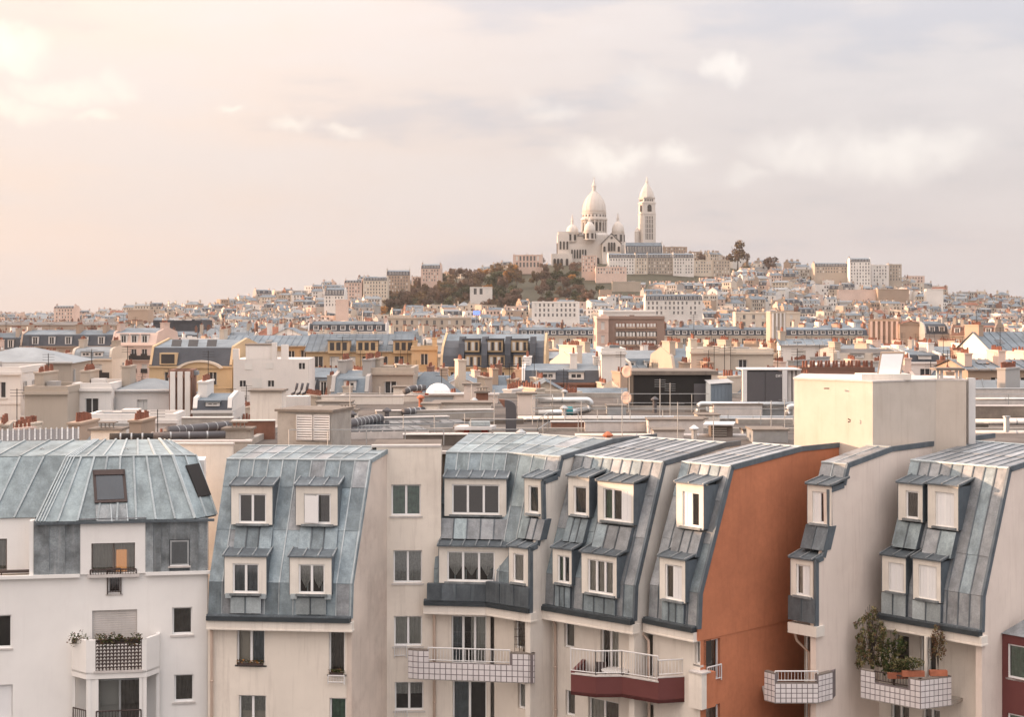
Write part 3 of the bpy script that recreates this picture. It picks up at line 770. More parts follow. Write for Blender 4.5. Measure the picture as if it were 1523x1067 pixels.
# ---- cream house with two rows of dormers, its return wall and the recessed wall beside it
def cream_house():
    a = G(308, 918, E); b = G(520, 922, E); fr = Fr(a.x, a.y, math.degrees(math.atan2(b.y - a.y, b.x - a.x))); T = fr.pt; U = (Vector((b.x, b.y)) - Vector((a.x, a.y))).length
    r = thing('apartment_house', 'cream apartment house with four white dormers in a blue grey zinc mansard roof', 'apartment house', (a.x + 3, a.y + 1, 0))
    sk = .20
    roof = slope(r, fr, 0, U, 10, ('zinc', 'zinc', 'zinc_grey', 'zinc'), rows=(0, .42, .77, 1), top=2.3, skew=sk, lrz=ZC - 5.42, lskew=.09)
    up = [((344, 405, 724, 778), (355, 396, 735, 779), dict(curt='none')), ((440, 502, 724, 778), (452, 492, 735, 780), dict(curt=['none', 'dark_curtain'], leaf=.56))]
    lo = [((334, 396, 829, 882), (346, 385, 839, 883), dict(curt='blue_curtain')), ((431, 493, 830, 882), (444, 483, 840, 884), dict(curt=['lace*', 'lace*']))]
    for (c, f, k) in up:
        d, (u0, u1, z0, z1) = dormer(r, fr, c, f, .82, **k)
        apron(roof, fr, u0 + .15, u1 - .0, z0 - 1.02, z0 - .12, 3, 'zinc')
    for (c, f, k) in lo:
        d, (u0, u1, z0, z1) = dormer(r, fr, c, f, -.04, **k)
        apron(roof, fr, u0 + .22, u1 - .22, E + .16, z0 - .13, 2, 'zinc_pale', vertical=.02)
        for s in (u0 + .03, u1 - .26):
            q = MB(); q.box(s, s + .24, -.06, .16, z0 - .17, z0 + .02, 'zinc_pale', T); q.build('lead_corner', roof)
    eave(r, fr, 0, U, m='pale_render')
    wr = []
    for rc, k in (((352, 394, 936, 990), dict(n=2, curt=['none', 'blue_curtain'], sill=.12, sillm='gutter')), ((489, 513, 938, 1004), dict(n=1, curt='dark_curtain', sill=.12, sillm='gutter')),
                  ((355, 396, 1035, 1090), dict(n=2, curt='lace/')), ((490, 515, 1039, 1095), dict(n=1, curt='green_curtain'))):
        u0, u1, z0, z1 = fr.rect(*rc, .25); z1 = min(z1, E - .49); wr.append(((u0, u1, z0, z1), k))
    facade(r, fr, -.05, U - .1, ZL, E - .4, wr, 'cream_render')
    # gable and return wall run slightly askew
    g = Fr(b.x, b.y, math.degrees(math.atan2(fr.w.y + fr.u.y * sk, fr.w.x + fr.u.x * sk)))      # u of g runs inwards
    k = math.sqrt(1 + sk * sk)
    mb = MB(); prof = [(w * k, z) for w, z in PROF] + [((2.05 + 2.3) * k, ZC - 5.42)]
    pts = [(.20, ZL), (.20, E)] + prof + [(4.7, ZC - 5.40), (4.7, ZL)]
    mb.prism([g.pt(w, 0, z - .03) for w, z in pts], Vector((-g.w.x, -g.w.y, 0)) * -.2, 'grime_render'); mb.build('return_wall', r)
    f = MB(); run = prof
    for (wa, za), (wb, zb) in zip(run, run[1:]):
        d = Vector((wb - wa, zb - za)); n_ = Vector((d.y, -d.x)).normalized() * .12
        q = [g.pt(wa - n_.x * .4, -.04, za - n_.y * .4), g.pt(wb - n_.x * .4, -.04, zb - n_.y * .4), g.pt(wb + n_.x, -.04, zb + n_.y), g.pt(wa + n_.x, -.04, za + n_.y)]
        f.hexa(q, [p + g.w * .1 for p in q], 'zinc')
    f.build('verge_flashing', r)
    # recessed wall
    q = P(571, 740, 60.25); rf = Fr(q.x, q.y, 2.0)
    wins = []
    for rc, k in (((582, 626, 721, 768), dict(n=2, curt='green_curtain')), ((585, 628, 819, 868), dict(n=2, curt='lace')), ((586, 628, 917, 962), dict(n=2, curt='sheer')), ((587, 630, 1015, 1058), dict(n=2, curt='lace/'))):
        wins.append((rf.rect(*rc, 0), k))
    facade(r, rf, -.30, 2.28, ZL, ZC - 5.36, wins, 'cream_render', w=0, name='recessed_wall')
    c = MB(); c.box(-.5, 2.3, -.03, .35, ZC - 5.36, ZC - 5.27, 'ledge', rf.pt); c.box(-.5, 2.3, .351, 3.6, ZC - 5.5, ZC - 5.34, 'bitumen', rf.pt); c.box(2.28, 2.30, .002, 3.5, ZL, ZC - 5.37, 'cream_render', rf.pt); c.build('parapet', r)
    for w_ in wins[2:]:
        railing(r, [rf.pt(w_[0][0] + .02, -.04, 0), rf.pt(w_[0][0] + .5, -.04, 0)], w_[0][2] - .42, w_[0][2] + .02, 'rail_white', step=.09, name='window_guard', post=9)
    pipe(r, [T(.12, .1, E - .45), T(.14, .14, E - .8), T(.14, .14, ZL)])
    lower_body(r, 'back_wall', [T(.05, .6, 0)[:2], T(U - .15, .6, 0)[:2], T(U + .3, 6.5, 0)[:2], T(.4, 6.5, 0)[:2]], ZL, E - .2, 'cream_render')
    # window boxes
    for i, (w_, lab) in enumerate(((wr[0][0], 'low box of small yellow and red flowers on cream windowsill'), (wr[1][0], 'dark trailing plant in box at narrow window of cream house'))):
        t = thing('window_box', lab, 'plant', T((w_[0] + w_[1]) / 2, .20, w_[2]))
        x = MB(); x.box(w_[0] + .05, w_[1] - .05, .12, .24, w_[2] + .005, w_[2] + .10, 'rail_dark', T); x.build('box', t)
        lv = MB()
        for j in range(6): leafs(lv, T(w_[0] + .1 + (w_[1] - w_[0] - .2) * j / 5, .17, w_[2] + .13), .09, .08, .10, 36, .04, ['leaf_green', 'leaf_brown', 'foliage_orange' if i == 0 else 'leaf_green'])
        lv.build('leaves', t, kind='stuff')
    w_ = wr[1][0]; railing(r, [T(w_[0], .12, 0), T(w_[1], .12, 0)], w_[2] - .32, w_[2] - .02, 'rail_white', step=.09, name='window_guard', post=9)
cream_house()

def frame_from(pl, pr, deg=None):
    """facade frame on the eave line: right corner from its pixel, left end from its pixel, optional fixed angle"""
    b = G(*pr, E)
    if deg is None:
        a = G(*pl, E); d = math.degrees(math.atan2(b.y - a.y, b.x - a.x))
    else:
        d = deg; u = Vector((math.cos(R(d)), math.sin(R(d)))); k = (pl[0] - CX) / F
        s = (b.x - k * b.y) / (u.x - k * u.y); a = Vector((b.x - u.x * s, b.y - u.y * s))
    return Fr(a.x, a.y, d), math.hypot(b.x - a.x, b.y - a.y)
SPLIT = [(.0, E - .4), (.0, ZC - 9.14), (.44, ZC - 9.06), (.86, ZC - 8.14), (.81, ZC - 6.58), (1.76, ZC - 6.46), (2.05, B), (5.65, RZ)]
ZB = ZC - 14.4
# ---- house with tiled balcony: straight front and a turned end
def tiled_house():
    f1, U1 = frame_from((640, 896), (724, 898)); b = f1.pt(U1, 0, 0)
    e = G(788, 908, E); f2 = Fr(b.x, b.y, math.degrees(math.atan2(e.y - b.y, e.x - b.x))); U2 = math.hypot(e.x - b.x, e.y - b.y)
    r = thing('apartment_house', 'cream apartment house with three-light windows above a long white tiled balcony', 'apartment house', (b.x, b.y + 1, 0))
    a1 = math.degrees(math.atan2(f1.u.y, f1.u.x)); a2 = math.degrees(math.atan2(f2.u.y, f2.u.x)); half = math.tan(R((a1 - a2) / 2))
    roof = slope(r, f1, 0.1, U1, 5, ('zinc_green', 'zinc', 'zinc_green'), rows=(0, .55, 1), top=3.6, skew=half, lskew=.10)
    roof2 = slope(r, f2, 0, U2, 4, ('zinc_green', 'zinc_grey', 'zinc'), rows=(0, .55, 1), top=3.6, lskew=-half, endrib=False)
    d, (u0, u1, z0, z1) = dormer(r, f1, (661, 753, 713, 768), (672, 743, 721, 766), .82, n=3, curt='none', lip=.1)
    apron(roof, f1, u0 - .1, u1 + .1, z0 - .88, z0 - .1, 5, ('zinc_green', 'zinc_grey'), proud=.3)
    d, (v0, v1, y0, y1) = dormer(r, f1, (653, 762, 814, 868), (665, 736, 821, 866), -.04, n=3, curt='lace*', lip=.16)
    apron(roof, f1, u0 - .55, v1 + .1, E + .10, y0 - .05, 6, 'zinc_dark', vertical=-.12)
    d, (u0, u1, z0, z1) = dormer(r, f2, (780, 808, 713, 768), (786, 801, 723, 764), .82, n=1, curt='dark_curtain', right_flush=True)
    apron(roof2, f2, u0 + .02, u1 + .12, z0 - .88, z0 - .1, 3, ('zinc_green', 'zinc_grey'), proud=.3)
    d, (v0, v1, y0, y1) = dormer(r, f2, (757, 786, 816, 870), (763, 779, 824, 867), -.04, n=1, curt='sheer', right_flush=True)
    apron(roof2, f2, .05, U2 + .04, E + .10, y0 - .05, 3, 'zinc_dark', vertical=-.12)
    gable(r, f2, U2 + .02, SPLIT, 'pale_render')
    eave(r, f1, -.25, U1 - .02, m='pale_render'); eave(r, f2, .02, U2, m='pale_render')
    w1 = []
    for rc, k in (((671, 741, 917, 990), dict(n=3, curt=['blue_curtain', 'right', 'sheer'], sill=None)), ((673, 742, 1014, 1080), dict(n=2, curt=['blue_curtain', 'none'], sill=None))):
        q = f1.rect(*rc, .35); w1.append(((q[0], min(q[1], U1 - .06), q[2], min(q[3], E - .49)), k))
    facade(r, f1, -.15, U1 + .1, ZL, E - .4, w1, 'cream_render', w=.35)
    w2 = []
    for rc, k in (((766, 780, 918, 966), dict(n=1, curt='dark_curtain', sill=.1)), ((770, 786, 1018, 1056), dict(n=1, curt='lace', sill=.1))):
        q = f2.rect(*rc, .35); w2.append(((q[0], min(q[1], U2 - .1), q[2], min(q[3], E - .5)), k))
    facade(r, f2, .1, U2, ZL, E - .4, w2, 'cream_render', w=.35)
    pp = G(644, 905, E - .3)
    pipe(r, [f1.pt(.1, .2, E - .42), f1.pt(.12, .27, E - .7), f1.pt(.12, .27, ZL)])
    lower_body(r, 'back_wall', [f1.pt(.2, 1.1, 0)[:2], f1.pt(U1, 1.1, 0)[:2], f2.pt(U2 - .3, 1.1, 0)[:2], f2.pt(U2 - .3, 9, 0)[:2], f1.pt(.2, 9, 0)[:2]], ZL, E - .2, 'cream_render')
    lower_body(r, 'roof_body', [f1.pt(.6, 2.3, 0)[:2], f1.pt(U1, 2.3, 0)[:2], f2.pt(U2 - .3, 2.3, 0)[:2], f2.pt(U2 - .3, 9, 0)[:2], f1.pt(.6, 9, 0)[:2]], E - .2, B - .3, 'bitumen')
    # balcony: tiled piers at both ends, low tiled front with a rail
    V = [G(607, 1000, ZB + .25), G(622, 1011, ZB), G(795, 1017, ZB)]
    V0, V1, V2 = [Vector((v.x, v.y, 0)) for v in V]; V3 = f2.pt(U2, .2, 0)
    zt, zm = ZB + 1.12, ZB + .66
    e_ = (V2 - V1).normalized(); L_ = (V2 - V1).length; k0, k1 = .085, .79
    A, C = V1 + e_ * L_ * k0, V1 + e_ * L_ * k1
    mb = MB(); plan_wall(mb, [V0, V1, A], ZB, zt, .16, 'grout'); plan_wall(mb, [A, C], ZB, zm, .16, 'grout'); plan_wall(mb, [C, V2, V3], ZB, zt, .16, 'grout')
    mb.hexa([Vector((v.x, v.y, ZB - .02)) for v in (V0, V1, V2, V3)], [Vector((v.x, v.y, ZB + .12)) for v in (V0, V1, V2, V3)], 'concrete')
    plan_wall(mb, [V0 + Vector((0, -.01, 0)), V1, A], zt, zt + .05, .2, 'concrete_dark'); plan_wall(mb, [C, V2, V3], zt, zt + .05, .2, 'concrete_dark')
    bal = mb.build('balcony', r)
    tiles(bal, V0, V1, ZB, zt, .225); tiles(bal, V1, V2, ZB, zt, .225, skipf=lambda s, z: k0 < s < k1 and z > zm); tiles(bal, V2, V3, ZB, zt, .225)
    railing(bal, [A + Vector((0, .08, 0)), C + Vector((0, .08, 0))], zm + .04, zt + .12, 'rail_white', step=.125)
    c = C + e_ * .45 + Vector((.1, .45, 0))
    t = thing('climbing_plant', 'bare climbing plant on a wire trellis at the end of the long tiled balcony', 'plant', (c.x, c.y, ZB + .13))
    x = MB(); x.lathe([(.12, 0), (.17, .28)], (c.x, c.y, ZB + .13), 10, 'terracotta'); x.build('pot', t)
    x = MB()
    for i in range(4): x.tube([c + Vector((-.35 + i * .2, 0, ZB + .35)), c + Vector((-.38 + i * .21, 0, ZB + 2.3))], .012, 'rail_dark', 4)
    for i in range(6): x.tube([c + Vector((-.38, 0, ZB + .8 + i * .3)), c + Vector((.3, 0, ZB + .8 + i * .3))], .012, 'rail_dark', 4)
    x.build('trellis', t)
    x = MB()
    for i in range(7):
        a = rnd.uniform(-.3, .3); x.tube([c + Vector((0, -.02, ZB + .4))] + [c + Vector((a * j / 5 + rnd.uniform(-.09, .09), -.03, ZB + .4 + j * .36)) for j in range(1, 6)], .012, 'bark', 4)
    leafs(x, c + Vector((.05, 0, ZB + 1.2)), .3, .1, .8, 90, .04, ['leaf_brown', 'leaf_olive']); x.build('stems', t, kind='stuff')
tiled_house()

# ---- stepped house with the orange gable
def orange_house():
    f3, U3 = frame_from((808, 903), (940, 925)); f4, U4 = frame_from((962, 918), (1035, 937), -47)
    c0 = f3.pt(U3 / 2, 2, 0)
    r = thing('apartment_house', 'stepped apartment house with a large orange gable wall and burgundy balcony', 'apartment house', (c0.x, c0.y, 0))
    rA = slope(r, f3, 0, U3, 9, ('zinc', 'zinc_grey', 'zinc_grey'), rows=(0, .38, .72, 1), top=4.4, mtop='zinc_grey', rib='flashing')
    rB = slope(r, f4, 0, U4, 5, ('zinc_grey', 'zinc', 'zinc_grey'), rows=(0, .38, .72, 1), top=4.4, mtop='zinc_grey', rib='flashing')
    D = [(f3, rA, (845, 876, 711, 768), (853, 872, 724, 766), .82, dict(n=1, curt='dark_curtain')), (f3, rA, (889, 942, 719, 779), (897, 939, 728, 776), .82, dict(n=3, curt=['green_curtain', 'dark_curtain', 'none'], shut=[0, 0, 1])),
         (f3, rA, (822, 850, 818, 870), (829, 847, 827, 868), -.04, dict(n=2, curt=['green_curtain', 'none'])), (f3, rA, (865, 917, 826, 886), (874, 912, 834, 884), -.04, dict(n=3, curt='sheer')),
         (f4, rB, (1006, 1046, 721, 786), (1015, 1040, 732, 784), .82, dict(n=2, curt='none', shut=[1, 0])), (f4, rB, (981, 1019, 832, 894), (989, 1014, 841, 893), -.04, dict(n=2, curt='dark_curtain', shut=[0, 1]))]
    for fr, roof, c, q, wf, k in D:
        d, (u0, u1, z0, z1) = dormer(r, fr, c, q, wf, **k)
        if wf > .5: apron(roof, fr, u0, u1 - .05, z0 - 1.0, z0 - .1, 3, ('zinc_grey', 'zinc_grey', 'zinc'), proud=.25)
        else: apron(roof, fr, u0 + .1, u1 - .1, E + .12, z0 - .1, 3, 'zinc', vertical=.0)
    gable(r, f3, U3 + .02, PROF + [(6.45, RZ)], 'pale_render', deep=7.5)
    gable(r, f4, U4 + .02, PROF + [(6.45, RZ)], 'orange_render', deep=11, zb=E - .42, name='orange_gable')
    eave(r, f3, 0, U3); eave(r, f4, -.1, U4 - .05, endr=.0)
    # walls under the eaves
    wa = []
    for rc, k in (((839, 854, 925, 965), dict(n=1, curt='dark_curtain', sill=.1)), ((893, 920, 936, 1002), dict(n=2, curt=['none', 'sheer'], sill=None)), ((841, 855, 1028, 1066), dict(n=1, curt='dark_curtain', sill=.1)), ((875, 920, 1042, 1085), dict(n=2, curt=['sheer', 'dark_curtain'], sill=None))):
        q = f3.rect(*rc, .6); wa.append(((q[0], min(q[1], U3 - .1), q[2], min(q[3], E - .5)), k))
    facade(r, f3, -.1, U3 + .02, ZL, E - .4, wa, 'pale_render', w=.6)
    wb = []
    for rc, k in (((950, 971, 942, 1008), dict(n=1, curt='none', sill=None)), ((1033, 1044, 952, 990), dict(n=1, curt='none', sill=.12)), ((945, 972, 1046, 1085), dict(n=1, curt='dark_curtain', sill=None))):
        q = f4.rect(*rc, .25); wb.append(((max(q[0], -.45), min(q[1], U4 - .03), q[2], min(q[3], E - .5)), k))
    facade(r, f4, -.6, U4, ZL, E - .42, wb, 'pale_render', w=.25)
    # orange return below the gable, with the corner window
    g = Fr(*f4.pt(U4, .25, 0)[:2], math.degrees(math.atan2(f4.w.y, f4.w.x)))
    wc = []
    for rc, k in (((1050, 1071, 952, 1013), dict(n=1, curt='dark_curtain', sill=.08)), ((1050, 1071, 1050, 1095), dict(n=1, curt='dark_curtain', sill=.08))):
        q = g.rect(*rc, 0); wc.append(((max(q[0], .1), q[1], q[2], q[3]), k))
    facade(r, g, 0, 11, ZL, E - .42, wc, 'orange_render', w=0, name='orange_wall')
    q = wc[0][0]; railing(r, [g.pt(q[0], -.06, 0), g.pt(q[1], -.06, 0)], q[2], q[2] + .55, 'rail_white', step=.11, name='window_guard', post=9)
    zc0 = ZC - 13.15
    x = MB(); x.box(-.28, .0, -.30, .32, ZC - 14.45, zc0, 'pale_render', g.pt); x.box(.003, .52, -.30, .0, ZC - 14.45, zc0 - .002, 'orange_render', g.pt); x.box(-.32, .2, -.34, .3, zc0, zc0 + .06, 'ledge', g.pt); x.build('corner_parapet', r)
    pipe(r, [f3.pt(.15, .3, E - .42), f3.pt(.2, .5, E - .75), f3.pt(.2, .52, ZL)]); pipe(r, [f4.pt(-.35, .0, E - .45), f4.pt(.0, .1, E - .8), f4.pt(.05, .16, ZL)])
    lower_body(r, 'back_wall', [f3.pt(.2, 1.2, 0)[:2], f3.pt(U3 - .3, 1.2, 0)[:2], f3.pt(U3 - .3, 8, 0)[:2], f3.pt(.2, 8, 0)[:2]], ZL, E - .2, 'cream_render')
    lower_body(r, 'roof_body', [f4.pt(.1, 2.4, 0)[:2], f4.pt(U4 - .3, 2.4, 0)[:2], f4.pt(U4 - .3, 11, 0)[:2], f4.pt(.1, 11, 0)[:2]], ZL, B - .3, 'bitumen')
    lower_body(r, 'roof_body', [f3.pt(.1, 2.4, 0)[:2], f3.pt(U3 - .3, 2.4, 0)[:2], f3.pt(U3 - .3, 7, 0)[:2], f3.pt(.1, 7, 0)[:2]], E - .2, B - .3, 'bitumen')
    # burgundy balcony
    zb, zt = ZC - 14.40, ZC - 13.62
    V = [G(849, 1034, zb), G(886, 1038.5, zb), G(925, 1038, zb), G(979, 1047.5, zb), G(1020, 1045, zb)]
    V = [Vector((v.x, v.y, 0)) for v in V]
    mb = MB(); plan_wall(mb, V[:4], zb, zt, .14, 'burgundy_render'); plan_wall(mb, V[3:], zb, zt + .16, .14, 'burgundy_render')
    plan_wall(mb, [V[0] + Vector((.6, 2.2, 0)), V[0]], zb, zt + .12, .14, 'burgundy_render')
    plan_wall(mb, [v + Vector((0, -.02, 0)) for v in V[:4]], zt, zt + .05, .18, 'ledge'); plan_wall(mb, [v + Vector((0, -.02, 0)) for v in V[3:]], zt + .16, zt + .2, .18, 'ledge')
    inner = [V[4] + Vector((.1, 1.4, 0)), f4.pt(-.3, .4, 0), f3.pt(U3, .7, 0), V[0] + Vector((.6, 2.2, 0))]
    fl = V + inner
    mb.hexa([Vector((v.x, v.y, zb + .0)) for v in fl], [Vector((v.x, v.y, zb + .13)) for v in fl], 'burgundy_render')
    bal = mb.build('balcony', r)
    railing(bal, [v + Vector((.0, .08, 0)) for v in V[:4]], zt + .07, zt + .95, 'rail_white', step=.115)
    railing(bal, [v + Vector((.0, .08, 0)) for v in V[3:]], zt + .22, zt + .80, 'rail_white', step=.13)
    # things kept on the balcony
    c = V[2] + Vector((-.2, .75, 0)); zf = zb + .13
    t = thing('garden_table', 'white oval garden table behind the burgundy balcony railing', 'table', (c.x, c.y, zf))
    x = MB(); x.lathe([(.02, .68), (.52, .69), (.54, .72), (.02, .73)], (c.x, c.y, zf), 20, 'rail_white'); x.build('table_top', t)
    for i in range(4):
        a = math.pi / 4 + i * math.pi / 2; x = MB(); x.tube([(c.x + .2 * math.cos(a), c.y + .2 * math.sin(a), zf + .69), (c.x + .36 * math.cos(a), c.y + .36 * math.sin(a), zf)], .025, 'rail_white', 6); x.build('leg', t)
    c = V[1] + Vector((.25, .9, 0))
    t = thing('garden_chair', 'dark folding garden chair beside the white balcony table', 'chair', (c.x, c.y, zf))
    x = MB(); x.box(c.x - .22, c.x + .22, c.y - .22, c.y + .2, zf + .42, zf + .45, 'rail_dark'); x.build('seat', t)
    x = MB(); x.box(c.x - .22, c.x + .22, c.y + .2, c.y + .24, zf + .5, zf + .95, 'rail_dark'); x.build('backrest', t)
    for sx in (-.2, .2):
        for sy in (-.2, .21):
            x = MB(); x.tube([(c.x + sx, c.y + sy, zf), (c.x + sx, c.y + sy, zf + (.43 if sy < 0 else .95))], .018, 'rail_dark', 5); x.build('leg', t)
orange_house()

# ---- narrow cream house with one column of dormers
def narrow_house():
    f5, U5 = frame_from((1175, 922), (1213, 930), -47)
    c0 = f5.pt(U5, 2, 0)
    r = thing('apartment_house', 'narrow cream house end with one dormer per floor beside the orange gable', 'apartment house', (c0.x, c0.y, 0))
    roof = slope(r, f5, 0, U5, 2, ('zinc_dark', 'zinc_grey'), rows=(0, .55, 1), top=3.0, mtop='zinc_grey', endrib=False)
    d, (u0, u1, z0, z1) = dormer(r, f5, (1201, 1237, 723, 780), (1208, 1229, 732, 779), .80, n=2, curt='none', shut=[1, 0], right_flush=True)
    apron(roof, f5, u0 - .05, U5 + .05, z0 - .92, z0 - .05, 2, 'zinc_dark', proud=.35)
    d, (u0, u1, z0, z1) = dormer(r, f5, (1176, 1209, 833, 888), (1184, 1205, 841, 887), -.04, n=2, curt='sheer', shut=[0, 1], right_flush=True)
    apron(roof, f5, -.02, U5 + .05, E + .05, z0 - .03, 2, 'zinc_dark', vertical=-.08)
    gable(r, f5, U5 + .02, SPLIT[:-1] + [(5.05, RZ)], 'pink_render', deep=13, lrz=RZ + .1)
    c = MB(); c.box(-.02, U5 + .12, -.12, .4, E - .45, E - .06, 'pale_render', f5.pt); c.build('cornice', r)
    q = f5.rect(1196, 1206, 940, 1020, .9); zt = E - .5
    facade(r, f5, .02, U5 - .3, ZL, E - .4, [((q[0], q[1], ZB + .15, zt), dict(n=1, curt='dark_curtain', sill=None)), ((q[0], q[1], ZB - 2.4, ZB - .2), dict(n=1, curt='dark_curtain', sill=None))], 'pale_render', w=.9)
    pipe(r, [f5.pt(.05, .2, E - .45), f5.pt(.1, .3, E - .8), f5.pt(.42, .62, E - 1.25), f5.pt(.45, .7, ZL)])
    lower_body(r, 'roof_body', [f5.pt(.1, 2.4, 0)[:2], f5.pt(U5 - .3, 2.4, 0)[:2], f5.pt(U5 - .3, 13, 0)[:2], f5.pt(.1, 13, 0)[:2]], ZL, B - .3, 'bitumen')
    V = [Vector((v.x, v.y, 0)) for v in (G(1137, 1042, ZB), G(1153, 1046.5, ZB), G(1217, 1046.5, ZB), G(1238, 1041, ZB))]
    zt, zm = ZB + 1.06, ZB + .72
    mb = MB(); plan_wall(mb, V, ZB, zm, .15, 'grout')
    e_ = (V[2] - V[1]).normalized(); A, C = V[1] + e_ * .02, V[2] - e_ * .05
    plan_wall(mb, [V[0], V[1]], zm, zt, .15, 'grout'); plan_wall(mb, [C, V[2], V[3]], zm, zt - .05, .15, 'grout')
    plan_wall(mb, [V[0], V[1]], zt, zt + .04, .18, 'concrete_dark'); plan_wall(mb, [C, V[2], V[3]], zt - .05, zt - .01, .18, 'concrete_dark'); plan_wall(mb, [V[1], V[2]], zm, zm + .03, .17, 'concrete_dark')
    plan_wall(mb, [V[3], V[3] + Vector((.35, .8, 0))], ZB, zt - .05, .15, 'grout')
    fl = V + [V[3] + Vector((.3, 1.2, 0)), V[0] + Vector((.3, 2.6, 0))]
    mb.hexa([Vector((v.x, v.y, ZB - .02)) for v in fl], [Vector((v.x, v.y, ZB + .1)) for v in fl], 'concrete')
    bal = mb.build('balcony', r)
    tiles(bal, V[0], V[1], ZB, zt, .2); tiles(bal, V[1], V[2], ZB, zm, .2); tiles(bal, V[2], V[3], ZB, zt - .05, .2)
    railing(bal, [V[1] + Vector((0, .07, 0)), V[2] + Vector((0, .07, 0))], zm + .04, zt + .10, 'rail_white', step=.12)
narrow_house()

